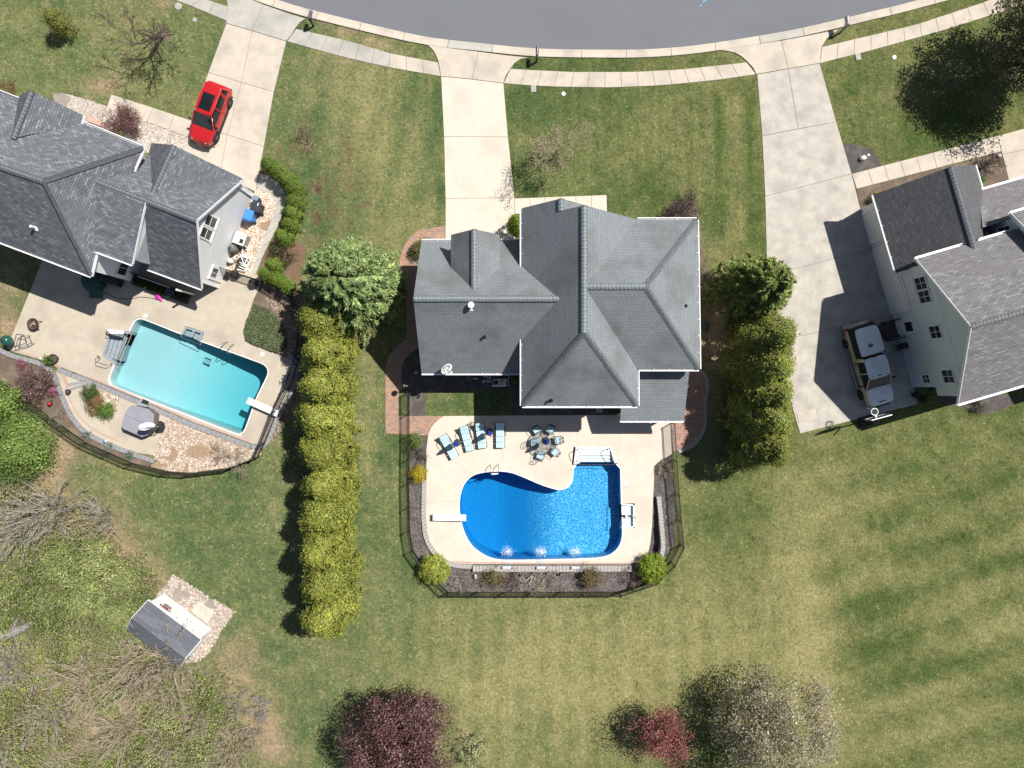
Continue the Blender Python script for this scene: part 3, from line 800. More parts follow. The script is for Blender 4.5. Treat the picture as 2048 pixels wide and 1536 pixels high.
# -- loose stones: real geometry, too many to count
def stones(name, poly, n, r, cols, z):
    xs = np.array([p[0] for p in poly]); ys = np.array([p[1] for p in poly])
    gx, gy = rng.uniform(xs.min(), xs.max(), n * 3), rng.uniform(ys.min(), ys.max(), n * 3)
    ok = inside(gx, gy, poly) & (((gx - 396) / 24) ** 2 + ((gy - 903) / 15) ** 2 > 0.7 + 0.6 * rng.random(len(gx))) & (noise2(gx + 300, gy, 30, 21, 3) > 0.36); gx, gy = gx[ok][:n], gy[ok][:n]; N = len(gx)
    s = CAM_H / F; c = np.stack([(gx - 1024) * s, (768 - gy) * s, np.full(N, z)], 1)
    octa = np.array([[1, 0, 0], [0, 1, 0], [-1, 0, 0], [0, -1, 0], [0, 0, 0.8]])
    a = rng.uniform(0, 6.28, N); rr = r * rng.uniform(0.6, 1.5, N); el = rng.uniform(0.6, 1.0, N)
    v = np.empty((N, 5, 3)); jit = rng.uniform(0.75, 1.2, (N, 5, 1)); o = octa[None] * jit
    o = o * np.stack([rr, rr * el, rr * 0.8], 1)[:, None, :]
    v[:, :, 0] = c[:, None, 0] + o[:, :, 0] * np.cos(a)[:, None] - o[:, :, 1] * np.sin(a)[:, None]
    v[:, :, 1] = c[:, None, 1] + o[:, :, 0] * np.sin(a)[:, None] + o[:, :, 1] * np.cos(a)[:, None]
    v[:, :, 2] = c[:, None, 2] + o[:, :, 2]
    tri = np.array([[0, 1, 4], [1, 2, 4], [2, 3, 4], [3, 0, 4]])
    f = ((np.arange(N) * 5)[:, None, None] + tri[None]).reshape(-1)
    me = bpy.data.meshes.new(name); me.vertices.add(N * 5); me.vertices.foreach_set('co', v.reshape(-1))
    me.loops.add(len(f)); me.loops.foreach_set('vertex_index', f.astype(np.int32))
    me.polygons.add(N * 4); me.polygons.foreach_set('loop_start', np.arange(0, N * 12, 3, dtype=np.int32))
    at = me.color_attributes.new('tint', 'FLOAT_COLOR', 'POINT'); cc = np.ones((N, 5, 4)); cc[:, :, :3] = np.clip(tints(N, cols, 0.2), 0, 1)[:, None]
    at.data.foreach_set('color', cc.reshape(-1)); me.update(); me.validate()
    o = link(name, me, leaf_mat('stone', 0.0, 0.85)); o['kind'] = 'stuff'; return o
RIVER_SHADED = [(0.24, 0.19, 0.15), (0.15, 0.115, 0.09), (0.33, 0.28, 0.24), (0.20, 0.13, 0.09)]  # darker stone tones: the trees' shade is put into the colour
RIVER = [(0.50, 0.40, 0.30), (0.58, 0.50, 0.42), (0.36, 0.25, 0.17), (0.66, 0.60, 0.54), (0.42, 0.28, 0.18), (0.28, 0.24, 0.22)]
stones('river_stones', [(337, 833), (400, 858), (470, 886), (503, 899), (522, 894), (522, 910), (462, 934), (381, 945), (336, 942), (314, 930), (306, 907)], 7600, 0.052, RIVER, 0.012)
stones('river_stones', [(514, 376), (536, 382), (550, 398), (552, 412), (544, 438), (528, 477), (511, 521), (500, 549), (430, 549), (440, 520), (470, 470)], 5200, 0.052, RIVER, 0.015)
stones('river_stones', [(526, 566), (560, 560), (600, 590), (612, 640), (612, 720), (600, 770), (575, 830), (545, 890), (530, 886), (562, 820), (592, 745), (590, 722), (552, 706)], 2200, 0.06, RIVER_SHADED, 0.015)
stones('river_stones', [(182, 770), (240, 798), (225, 838), (200, 800)], 520, 0.07, RIVER, 0.036)
stones('pebbles', [(106, 188), (125, 186), (175, 200), (217, 214), (204, 246), (205, 262), (150, 250), (110, 215)], 2600, 0.045, [(0.46, 0.40, 0.35), (0.36, 0.31, 0.27), (0.52, 0.46, 0.40)], 0.012)
stones('pebbles', [(205, 247), (292, 244), (379, 276), (370, 300), (340, 310), (280, 305), (220, 275)], 3000, 0.045, [(0.46, 0.40, 0.35), (0.36, 0.31, 0.27), (0.52, 0.46, 0.40)], 0.012)
stones('pebbles', [(347, 1148), (395, 1178), (425, 1197), (472, 1224), (445, 1258), (420, 1304), (400, 1322), (340, 1330), (300, 1240), (315, 1188)], 5200, 0.06, [(0.50, 0.43, 0.37), (0.42, 0.34, 0.28), (0.56, 0.50, 0.44), (0.40, 0.30, 0.22)], 0.012)
CHIP = [(0.14, 0.122, 0.115), (0.075, 0.065, 0.062), (0.20, 0.17, 0.155), (0.045, 0.04, 0.038)]
stones('mulch_chips', [(898, 1141), (1262, 1141), (1300, 1130), (1300, 1154), (1240, 1184), (898, 1184), (870, 1150)], 5200, 0.04, CHIP, 0.012)
stones('mulch_chips', [(822, 872), (848, 872), (843, 1060), (850, 1100), (880, 1135), (898, 1184), (848, 1132), (821, 1090), (819, 960)], 3000, 0.04, CHIP, 0.012)
stones('mulch_chips', [(1316, 930), (1340, 915), (1350, 1000), (1350, 1088), (1302, 1154), (1330, 1100), (1325, 1000)], 2200, 0.04, CHIP, 0.012)

# ------------------------------------------------------------------ lawn: how dry, how bare, how blue the grass is, by place
BL = [  # x, y, rx, ry, amount   (dryness)
    (740, 290, 75, 190, 0.38), (690, 130, 120, 60, 0.15), (620, 250, 60, 150, 0.05), (830, 380, 60, 120, 0.12),
    (1250, 290, 190, 85, 0.10), (1610, 1330, 42, 230, 0.22), (1560, 1080, 30, 120, 0.12), (1270, 300, 260, 150, -0.08), (1150, 380, 120, 40, -0.10), (1080, 210, 60, 60, -0.12), (1300, 395, 60, 60, -0.12),
    (1230, 1330, 330, 160, 0.42), (1000, 1380, 200, 160, 0.22), (1450, 1250, 150, 120, 0.2), (1590, 1150, 60, 190, 0.28), (1640, 1360, 50, 150, 0.35),
    (1900, 1000, 150, 90, 0.12), (1800, 1450, 250, 90, 0.22), (1650, 1000, 120, 80, 0.16), (1960, 1260, 120, 60, 0.28), (1870, 1180, 60, 80, 0.12), (1720, 1130, 60, 60, 0.06),
    (1700, 1245, 110, 40, -0.10), (1690, 1330, 100, 45, -0.08), (1760, 1200, 90, 25, -0.2), (1880, 1330, 150, 30, -0.18), (1940, 1120, 110, 22, -0.18), (1500, 1000, 60, 60, -0.2), (1450, 1030, 80, 100, -0.12),
    (260, 930, 60, 60, 0.30), (600, 1000, 40, 60, 0.1), (500, 1060, 80, 160, 0.05), (560, 1330, 120, 100, -0.05), (60, 130, 100, 60, 0.12), (230, 60, 120, 40, 0.15), (280, 180, 110, 40, 0.1),
    (1900, 250, 120, 30, -0.15), (1780, 210, 60, 60, 0.1), (1720, 180, 40, 40, -0.1), (760, 1100, 30, 220, 0.05), (735, 830, 12, 200, 0.2), (765, 900, 20, 120, -0.12), (940, 805, 80, 25, -0.2)]
BD = [  # bare soil
    (690, 62, 26, 9, 0.9), (650, 47, 14, 6, 0.7), (740, 80, 14, 8, 0.8), (760, 92, 20, 8, 0.7), (688, 120, 12, 9, 0.6), (200, 180, 32, 12, 0.8), (215, 160, 40, 16, 0.5), (170, 200, 20, 10, 0.4),
    (330, 5, 40, 8, 0.6), (15, 650, 30, 30, 0.9), (10, 600, 22, 40, 0.3), (105, 960, 40, 60, 0.7), (225, 1080, 40, 60, 0.75), (270, 1130, 50, 40, 0.6), (130, 900, 60, 30, 0.75), (60, 870, 60, 20, 0.5),
    (250, 1420, 230, 130, 0.35), (120, 1050, 100, 60, 0.6), (470, 1330, 40, 60, 0.6), (520, 1440, 40, 60, 0.6), (555, 1500, 40, 40, 0.6), (330, 1180, 30, 40, 0.5), (930, 1470, 20, 14, 0.7), (400, 905, 40, 22, 0.0), (1440, 640, 30, 110, 0.75), (1420, 760, 20, 120, 0.5),
    (725, 640, 30, 70, 0.6), (760, 610, 26, 60, 0.4), (250, 40, 20, 10, 0.3), (615, 288, 16, 14, 0.5), (100, 1350, 160, 120, 0.5), (350, 1420, 140, 90, 0.35), (30, 470, 80, 60, 0.6), (20, 560, 30, 30, 0.5), (620, 900, 40, 300, 0.2)]
BR = [(700, 400, 40, 60, 0.5), (640, 420, 30, 70, 0.6), (700, 290, 14, 40, 0.5), (565, 310, 16, 20, 0.5), (590, 290, 30, 20, 0.4), (250, 195, 60, 20, 0.12), (640, 380, 20, 40, 0.4)]    # reddish weed patches
STRIPES = [(1440, 190, 480, 9, -0.30), (1420, 330, 480, 7, -0.2), (1480, 190, 480, 12, 0.18), (1500, 160, 480, 8, -0.26), (1460, 190, 470, 7, 0.15), (890 - 12, 160, 470, 8, -0.15), (1395, 220, 400, 12, 0.1), (1022, 180, 380, 7, -0.15)]
def blob(x, y, L):
    r = np.zeros_like(x)
    for bx, by, rx, ry, a in L:
        r += a * np.exp(-(((x - bx) / rx) ** 2 + ((y - by) / ry) ** 2))
    return r
def lawn_maps(x, y):
    n1, n2, n3 = noise2(x + 900, y + 900, 85, 1, 4), noise2(x + 900, y + 900, 16, 2, 3), noise2(x + 900, y + 900, 300, 3, 2)
    dry = 0.27 - 0.10 * np.clip((760 - x) / 200, 0, 1) * (y > 900) + 0.60 * (n1 - 0.5) + 0.55 * (n2 - 0.5) + 0.25 * (n3 - 0.5) + blob(x, y, BL)
    for sx, y0, y1, wd, a in STRIPES:
        dry += a * np.exp(-((x - sx - (y - 300) * 0.02) / wd) ** 2) * ((y > y0) & (y < y1))
    # mowing passes: slanting bands on the big back lawn, upright ones beside the hedge
    back = np.clip((x - 1590) / 60, 0, 1) * np.clip((y - 880) / 60, 0, 1)
    dry += back * 0.15 * np.sin((y + 0.30 * x) / 60 * 2 * math.pi * 0.72 + 3 * (n1 - 0.5)) * (0.5 + n3) - back * 0.06 * np.clip(n3 * 3 - 1.2, 0, 1)
    mid = np.clip((x - 730) / 30, 0, 1) * np.clip((1590 - x) / 60, 0, 1) * np.clip((y - 1190) / 50, 0, 1)
    dry += mid * 0.10 * np.sin(x / 46 * 2 * math.pi + 2 * (n3 - 0.5))
    dry += back * 0.05 * np.sin((y + 0.30 * x) / 17 * 2 * math.pi) + (0.03 + 0.03 * noise2(x + 900, y + 900, 120, 31, 2)) * np.sin((x - 0.05 * y) / 16 * 2 * math.pi) * (1 - back)
    ml = (x > 1010) * (x < 1530) * (y > 165) * (y < 500)
    dry += ml * 0.06 * np.sin((x - 0.03 * y) / 27 * 2 * math.pi) * np.clip((x - 1150) / 200, 0.2, 1)
    fl = np.clip((x - 590) / 30, 0, 1) * (x < 890) * (y > 90) * (y < 500)
    dry += fl * 0.09 * np.sin((x + 0.2 * y) / 58 * 2 * math.pi)
    dirt = np.clip(blob(x, y, BD) * (0.45 + 1.1 * n2) + np.clip(n2 - 0.69, 0, 1) * 1.6 * (x < 900), 0, 1)
    red = np.clip(blob(x, y, BR) * 1.2 * np.clip(n2 * 3 - 1.25, 0, 1), 0, 1)
    blue = np.clip(0.5 + 0.0014 * (1100 - x) + 0.3 * (n3 - 0.5), 0, 1)
    return np.clip(dry, 0, 1), dirt, red, blue
G_A, G_B, G_C = np.array([0.084, 0.120, 0.034]), np.array([0.086, 0.136, 0.052]), np.array([0.335, 0.305, 0.140])
G_D, G_R = np.array([0.34, 0.245, 0.165]), np.array([0.115, 0.055, 0.045])
def lawn_color(x, y, k=1.0):
    dry, dirt, red, blue = lawn_maps(x, y)
    g = G_A[None] * (1 - blue[:, None]) + G_B[None] * blue[:, None]
    c = g * (1 - dry[:, None]) + G_C[None] * dry[:, None]
    c = c * (1 - dirt[:, None]) + G_D[None] * dirt[:, None]
    c = c * (1 - red[:, None]) + G_R[None] * red[:, None]
    return c * k, dry, dirt
def holes_mask(x, y, grow=0.0):
    r = np.zeros(x.shape, bool)
    for p in HARD: r |= inside(x, y, p)
    return r
# ground sheet: fine near the houses, then one ring out to the horizon
step = 9.0
gx = np.arange(-120, 2170, step); gy = np.arange(-560, 1700, step)
X, Y = np.meshgrid(gx, gy); nx, ny = len(gx), len(gy)
fx, fy = X.ravel(), Y.ravel()
lc, _, ld = lawn_color(fx, fy, 1.0)
lc = lc * (0.74 + 0.2 * ld[:, None])
vs = np.stack([(fx - 1024) * CAM_H / F, (768 - fy) * CAM_H / F, np.zeros(nx * ny)], 1)
ii, jj = np.meshgrid(np.arange(nx - 1), np.arange(ny - 1)); ii, jj = ii.ravel(), jj.ravel()
cxq, cyq = gx[ii] + step / 2, gy[jj] + step / 2
cut = np.zeros(len(ii), bool)
for pol in (pool, poolL, step_px, bench_px, [(1150, 893), (1225, 893), (1232, 930), (1148, 930)], [(1240, 1005), (1275, 1005), (1275, 1060), (1240, 1060)]):
    a = np.array(pol); 
    for ox in (-7, 0, 7):
        for oy in (-7, 0, 7): cut |= inside(cxq + ox, cyq + oy, pol)
ii, jj = ii[~cut], jj[~cut]
q = np.stack([jj * nx + ii, (jj + 1) * nx + ii, (jj + 1) * nx + ii + 1, jj * nx + ii + 1], 1)
me = bpy.data.meshes.new('lawn')
far = 1500.0
x0, x1 = vs[:, 0].min(), vs[:, 0].max(); y0, y1 = vs[:, 1].min(), vs[:, 1].max()
ex = np.array([[x0, y0, 0], [x1, y0, 0], [x1, y1, 0], [x0, y1, 0], [-far, -far, 0], [far, -far, 0], [far, far, 0], [-far, far, 0]])
nb = nx * ny
allv = np.concatenate([vs, ex]); ring = np.array([[nb + i, nb + 4 + i, nb + 4 + (i + 1) % 4, nb + (i + 1) % 4] for i in range(4)])
allf = np.concatenate([q, ring])
me.vertices.add(len(allv)); me.vertices.foreach_set('co', allv.reshape(-1))
me.loops.add(allf.size); me.loops.foreach_set('vertex_index', allf.reshape(-1).astype(np.int32))
me.polygons.add(len(allf)); me.polygons.foreach_set('loop_start', np.arange(0, allf.size, 4, dtype=np.int32))
at = me.color_attributes.new('tint', 'FLOAT_COLOR', 'POINT'); cc = np.ones((len(allv), 4)); cc[:nb, :3] = lc; cc[nb:, :3] = (0.075, 0.095, 0.035)
at.data.foreach_set('color', cc.reshape(-1)); me.update(); me.validate()
def ground_mat():
    m = bpy.data.materials.new('lawn_ground'); m.use_nodes = True; t = m.node_tree; b = t.nodes['Principled BSDF']
    b.inputs['Roughness'].default_value = 0.95; b.inputs['Specular IOR Level'].default_value = 0.1
    a = node(t, 'ShaderNodeAttribute'); a.attribute_name = 'tint'; g = node(t, 'ShaderNodeNewGeometry')
    n1 = node(t, 'ShaderNodeTexNoise'); n1.inputs['Scale'].default_value = 4.5; n1.inputs['Detail'].default_value = 8; n1.inputs['Roughness'].default_value = 0.8
    t.links.new(g.outputs['Position'], n1.inputs['Vector'])
    r = node(t, 'ShaderNodeValToRGB'); r.color_ramp.elements[0].position = 0.33; r.color_ramp.elements[0].color = (0.42, 0.46, 0.38, 1); r.color_ramp.elements[1].position = 0.66; r.color_ramp.elements[1].color = (1.5, 1.45, 1.4, 1)
    t.links.new(n1.outputs[0], r.inputs[0])
    mx = node(t, 'ShaderNodeMix'); mx.data_type = 'RGBA'; mx.blend_type = 'MULTIPLY'; mx.inputs[0].default_value = 1.0
    t.links.new(a.outputs['Color'], mx.inputs[6]); t.links.new(r.outputs[0], mx.inputs[7]); t.links.new(mx.outputs[2], b.inputs['Base Color'])
    bp = node(t, 'ShaderNodeBump'); bp.inputs['Strength'].default_value = 0.6; bp.inputs['Distance'].default_value = 0.08
    n2 = node(t, 'ShaderNodeTexNoise'); n2.inputs['Scale'].default_value = 14.0; n2.inputs['Detail'].default_value = 4; t.links.new(g.outputs['Position'], n2.inputs['Vector'])
    t.links.new(n2.outputs[0], bp.inputs['Height']); t.links.new(bp.outputs[0], b.inputs['Normal'])
    return m
lawn = link('lawn', me, ground_mat()); lawn['kind'] = 'structure'
# grass: one triangle per tuft leaf
NT = 150000
tx_, ty_ = rng.uniform(-30, 2078, NT), rng.uniform(-30, 1566, NT)
ok = ~holes_mask(tx_, ty_); tx_, ty_ = tx_[ok], ty_[ok]
c, dry, dirt = lawn_color(tx_, ty_, 1.0)
keep = rng.random(len(tx_)) > np.clip(dirt * 1.1, 0, 0.93)
tx_, ty_, c, dry = tx_[keep], ty_[keep], c[keep], dry[keep]; T = len(tx_)
tone = rng.lognormal(0.15, 0.29, T) * (0.22 + 1.5 * noise2(tx_ + 900, ty_ + 900, 8, 6, 2))
pale = rng.random(T) < (0.02 + 0.07 * dry)
c[pale] = c[pale] * 0.65 + np.array([0.34, 0.315, 0.18]) * 0.35
c = c * tone[:, None]
per = rng.integers(2, 5, T); ix = np.repeat(np.arange(T), per); N = len(ix)
s = CAM_H / F; bx, by = tx_[ix] + rng.normal(0, 1.0, N), ty_[ix] + rng.normal(0, 1.0, N)
ok = ~holes_mask(bx, by); ix, bx, by = ix[ok], bx[ok], by[ok]; N = len(ix)
c = np.minimum(c[ix] * rng.lognormal(0, 0.10, (N, 1)), np.array([0.40, 0.37, 0.22]))
base = np.stack([(bx - 1024) * s, (768 - by) * s, np.full(N, -0.005)], 1)
az = rng.uniform(0, 6.283, N); L = rng.uniform(0.06, 0.12, N); tilt = rng.uniform(0.25, 0.7, N); wdt = rng.uniform(0.018, 0.036, N)
tip = base + np.stack([np.cos(az) * L, np.sin(az) * L, L * tilt], 1)
side = np.stack([-np.sin(az) * wdt, np.cos(az) * wdt, np.zeros(N)], 1)
v = np.stack([base - side, base + side, tip], 1)
me = bpy.data.meshes.new('lawn_grass'); me.vertices.add(N * 3); me.vertices.foreach_set('co', v.reshape(-1))
me.loops.add(N * 3); me.loops.foreach_set('vertex_index', np.arange(N * 3, dtype=np.int32))
me.polygons.add(N); me.polygons.foreach_set('loop_start', np.arange(0, N * 3, 3, dtype=np.int32))
at = me.color_attributes.new('tint', 'FLOAT_COLOR', 'POINT'); cc = np.ones((N, 3, 4)); cc[:, :, :3] = np.clip(c, 0, 1)[:, None]
at.data.foreach_set('color', cc.reshape(-1)); me.update()
grass = link('lawn_grass', me, leaf_mat('grass_blade', 0.2, 0.7)); grass['kind'] = 'stuff'
# ------------------------------------------------------------------ houses
def shingle(name, cols, mortar, stain=None, bw=0.30, sscale=0.3, mott=0.35, bump=0.55):
    return brick_mat(name, cols, bw, 0.145, mortar, msize=0.012, rough=0.88, bump=bump, stain=stain, sscale=sscale, mott=mott)
M_SH1 = shingle('shingle_slate_grey', [(0.165, 0.185, 0.195), (0.225, 0.245, 0.255), (0.195, 0.215, 0.225), (0.26, 0.28, 0.29)], (0.075, 0.085, 0.09), stain=(0.115, 0.112, 0.108), sscale=0.35)
M_SH2 = shingle('shingle_charcoal_mix', [(0.075, 0.082, 0.092), (0.13, 0.14, 0.155), (0.16, 0.17, 0.185), (0.30, 0.315, 0.335)], (0.04, 0.043, 0.05), mott=0.3, stain=(0.11, 0.115, 0.122), sscale=0.5)
M_SH3 = shingle('shingle_weathered_grey', [(0.11, 0.108, 0.11), (0.185, 0.185, 0.19), (0.20, 0.195, 0.198), (0.34, 0.34, 0.345)], (0.065, 0.063, 0.065), bw=0.34, mott=0.3, stain=(0.17, 0.15, 0.148))
M_CAP1 = pmat('ridge_shingle_pale', (0.245, 0.275, 0.285), (0.20, 0.226, 0.236), scale=4, rough=0.9, bump=0.3)
M_CAP2 = pmat('ridge_shingle_dark', (0.17, 0.18, 0.195), (0.13, 0.14, 0.152), scale=4, rough=0.9, bump=0.3)
M_TRIM = pmat('trim_white', (0.80, 0.80, 0.80), (0.74, 0.74, 0.74), scale=2, rough=0.4)
M_GLASS = pmat('window_glass', (0.02, 0.028, 0.035), (0.035, 0.045, 0.05), scale=0.8, rough=0.06, spec=0.6)
def siding(name, c):
    m = pmat(name, c, tuple(v * 0.93 for v in c), scale=1.0, rough=0.6)
    t = m.node_tree; b = t.nodes['Principled BSDF']
    if b.inputs['Normal'].links: return m
    g = node(t, 'ShaderNodeNewGeometry'); wv = node(t, 'ShaderNodeTexWave'); wv.bands_direction = 'Z'; wv.wave_profile = 'SAW'; wv.inputs['Scale'].default_value = 1.6
    t.links.new(g.outputs['Position'], wv.inputs['Vector'])
    bp = node(t, 'ShaderNodeBump'); bp.inputs['Strength'].default_value = 0.6; bp.inputs['Distance'].default_value = 0.03
    t.links.new(wv.outputs[0], bp.inputs['Height']); t.links.new(bp.outputs[0], b.inputs['Normal'])
    return m
M_SID1, M_SID2, M_SID3 = siding('siding_cream', (0.55, 0.52, 0.46)), siding('siding_white', (0.82, 0.83, 0.83)), siding('siding_grey_beige', (0.69, 0.72, 0.75))

def roof(name, faces, m, parent, t=0.16, label=None):
    mb = MB()
    for f in faces: mb.slab3(f, t)
    o = mb.build(name, m, parent)
    me = o.data
    off = Vector((0, 0, 0)) - o.location
    def fn(co, p):
        n = p.normal; h = Vector((0, 0, 1)).cross(n)
        if h.length < 0.05: return (co.x, co.y)
        h.normalize(); d = n.cross(h)
        return (co.dot(h), co.dot(d))
    uv_planar(me, fn)
    if label: o['label'] = label
    return o
def ridge(parent, pairs, m, r=0.11):
    for a, b in pairs:
        a, b = Vector(a), Vector(b); n = max(int((b - a).length / 0.22), 2); mb = MB()
        d = (b - a).normalized(); s = d.cross(Vector((0, 0, 1))).normalized()
        for i in range(n):          # overlapping cap shingles, each a low inverted V
            p, q = a.lerp(b, i / n), a.lerp(b, (i + 1.12) / n) if i < n - 1 else b
            z0, z1 = Vector((0, 0, 0.040)), Vector((0, 0, 0.045))
            w_ = 0.18; dz = Vector((0, 0, -0.11))
            vs = [p + z0 + s * w_ + dz, p + z0, p + z0 - s * w_ + dz, q + z1 + s * w_ + dz, q + z1, q + z1 - s * w_ + dz]
            mb.add(vs, [(0, 1, 4, 3), (1, 2, 5, 4), (0, 3, 4, 5, 2, 1)])
        mb.build('ridge_cap', m, parent, world=True)
def gutter(parent, a, b, out, ticks=True):
    """white gutter along an eave; out = outward horizontal direction"""
    a, b, o = Vector(a), Vector(b), Vector((*out, 0)).normalized(); mb = MB()
    up = Vector((0, 0, 1)); d = (b - a).normalized(); L = (b - a).length
    c0 = o * 0.005 + up * -0.10
    mb.beam(a + c0, b + c0, 0.012, 0.13)
    mb.beam(a + o * 0.06 - up * 0.155, b + o * 0.06 - up * 0.155, 0.10, 0.012)
    mb.beam(a + o * 0.115 - up * 0.085, b + o * 0.115 - up * 0.085, 0.05, 0.145)
    if ticks:
        for i in range(1, max(int(L / 0.95), 2)):
            p = a.lerp(b, i / max(int(L / 0.95), 2)); mb.beam(p - o * 0.14 + up * 0.02, p + o * 0.12 - up * 0.02, 0.035, 0.02)
    return mb.build('gutter', M_TRIM, parent)
def fascia(parent, a, b, out, h=0.2):
    a, b, o = Vector(a), Vector(b), Vector((*out, 0)).normalized()
    return MB().beam(a + o * 0.016 - Vector((0, 0, 0.07)), b + o * 0.016 - Vector((0, 0, 0.07)), 0.03, h).build('fascia', M_TRIM, parent)
def window(parent, c, out, wd, ht, nx=2, ny=2, sill=True, name='window'):
    c, o = Vector(c), Vector((*out, 0)).normalized(); s = Vector((-o.y, o.x, 0)); up = Vector((0, 0, 1)); mb = MB()
    for sg in (-1, 1):
        mb.obox(c + s * sg * (wd / 2 + 0.05), s * 0.05, o * 0.06, up * (ht / 2 + 0.1))
        mb.obox(c + up * sg * (ht / 2 + 0.05), s * (wd / 2 - 0.001), o * 0.058, up * 0.05)
    for i in range(1, nx): mb.obox(c + s * (wd * (i / nx - 0.5)), s * 0.014, o * 0.04, up * (ht / 2))
    for j in range(1, ny): mb.obox(c + up * (ht * (j / ny - 0.5)), s * (wd / 2), o * 0.037, up * 0.014)
    if sill: mb.obox(c - up * (ht / 2 + 0.13) + o * 0.03, s * (wd / 2 + 0.14), o * 0.07, up * 0.028)
    f = mb.build(name, M_TRIM, parent)
    MB().obox(c, s * (wd / 2 - 0.002), o * 0.02, up * (ht / 2 - 0.002)).build('pane', M_GLASS, f)
    return f
def vent(parent, p, r=0.07, h=0.35, m=None, cap=True):
    p = Vector(p); mb = MB().lathe([(r, -0.25), (r, h)], p, 12)
    mb.lathe([(r * 2.4, -0.03), (r * 1.2, 0.10), (r * 1.02, 0.11)], p, 12)
    if cap: mb.lathe([(r * 1.5, h + 0.001), (r * 1.5, h + 0.05), (0.01, h + 0.13)], p, 12)
    return mb.build('vent_pipe', m or M_BLACK, parent)
def gable(mb, pts, th):
    """thin upright wall: pts in 3-D, th = thickness vector"""
    pts = [Vector(p) for p in pts]; t = Vector(th); n = len(pts)
    return mb.add([p - t / 2 for p in pts] + [p + t / 2 for p in pts],
                  [tuple(range(n))[::-1], tuple(range(n, 2 * n))] + [(i, (i + 1) % n, (i + 1) % n + n, i + n) for i in range(n)])

# ---- main house
H1 = thing('house', 'large cream house with slate grey hip and gable roofs behind the blue kidney shaped pool', 'house', (4.0, 5.0, 0))
mb = MB()
mb.prism([(1.05, -0.95), (7.5, -0.95), (7.5, 1.4), (11.35, 1.4), (11.35, 9.98), (7.5, 9.98), (7.5, 9.96), (4.9, 9.96), (4.9, 10.7), (1.05, 10.7)], 0, 5.55)
mb.prism([(-5.6, 1.15), (1.0, 1.15), (1.0, 9.05), (-5.6, 9.05)], 0, 3.7)
gable(mb, [(-5.5, 1.15, 3.72), (-5.5, 9.05, 3.72), (-5.5, 5.15, 7.45)], (0.2, 0, 0))
gable(mb, [(1.0, 10.02, 5.57), (7.4, 10.02, 5.57), (4.22, 10.02, 8.9)], (0, 0.2, 0))
gable(mb, [(1.06, 10.62, 5.57), (4.86, 10.62, 5.57), (2.96, 10.62, 7.6)], (0, 0.14, 0))
gable(mb, [(-3.55, 9.0, 3.72), (-1.09, 9.0, 3.72), (-1.09, 9.0, 5.55), (-2.32, 9.0, 6.9), (-3.55, 9.0, 5.55)], (0, 0.14, 0))
mb.build('wall', M_SID1, H1)
A_, J, Rn, Re = (4.22, 3.0, 9.2), (4.22, 5.69, 9.2), (4.22, 10.43, 9.2), (7.78, 5.69, 9.2)
sg = 5.6 + (2.96 - 0.64) * 3.6 / 3.58
R1 = roof('roof', [
    [(0.64, 11.16, 5.6), (0.64, -1.38, 5.6), A_, Rn, (2.96, 10.43, sg), (2.96, 11.16, sg)],
    [(2.96, 11.16, sg), (5.28, 11.16, 5.6), (5.28, 10.43, 5.6), (2.96, 10.43, sg)],
    [Rn, J, (7.95, 10.43, 5.6)], [J, Re, (11.72, 10.43, 5.6), (7.95, 10.43, 5.6)], [Re, (11.72, 10.43, 5.6), (11.87, 0.95, 5.6)],
    [J, Re, (11.87, 0.95, 5.6), (7.95, 0.95, 5.6)], [J, A_, (7.95, -1.38, 5.6), (7.95, 0.95, 5.6)], [A_, (0.64, -1.38, 5.6), (7.95, -1.38, 5.6)]], M_SH1, H1)
ridge(R1, [(Rn, J), (J, A_), (J, Re), (Re, (11.72, 10.43, 5.6)), (Re, (11.87, 0.95, 5.6)), (A_, (0.64, -1.38, 5.6)), (A_, (7.95, -1.38, 5.6)), ((2.96, 11.16, sg), (2.96, 10.43, sg))], M_CAP1)
for a, b, o in [((0.64, 11.16, 5.6), (0.64, -1.38, 5.6), (-1, 0)), ((0.64, -1.38, 5.6), (7.95, -1.38, 5.6), (0, -1)), ((7.95, -1.38, 5.6), (7.95, 0.85, 5.6), (1, 0)),
                ((8.05, 0.95, 5.6), (11.87, 0.95, 5.6), (0, -1)), ((11.87, 0.95, 5.6), (11.72, 10.43, 5.6), (1, 0)), ((11.72, 10.43, 5.6), (7.95, 10.43, 5.6), (0, 1))]:
    gutter(R1, a, b, o)
vent(R1, P(1244, 645, 6.9)); vent(R1, P(1102, 800, 5.9)); vent(R1, P(1369, 613, 6.2))
R2 = roof('roof', [
    [(-6.0, 9.48, 3.6), (-5.95, 5.15, 7.8), (2.84, 5.15, 7.8), (0.64, 7.42, 5.6), (1.0, 9.48, 3.6)],
    [(-6.0, 0.73, 3.6), (-5.95, 5.15, 7.8), (2.84, 5.15, 7.8), (0.64, 2.84, 5.6), (1.0, 0.73, 3.6)]], M_SH1, H1)
ridge(R2, [((-5.95, 5.15, 7.8), (2.84, 5.15, 7.8))], M_CAP1)
gutter(R2, (-6.0, 9.48, 3.6), (-3.9, 9.48, 3.6), (0, 1)); gutter(R2, (-0.74, 9.48, 3.6), (1.0, 9.48, 3.6), (0, 1)); gutter(R2, (-6.0, 0.73, 3.6), (1.0, 0.73, 3.6), (0, -1))
vent(R2, P(943, 612, 7.2), 0.13, 0.55, M_TRIM); vent(R2, P(970, 674, 5.6))
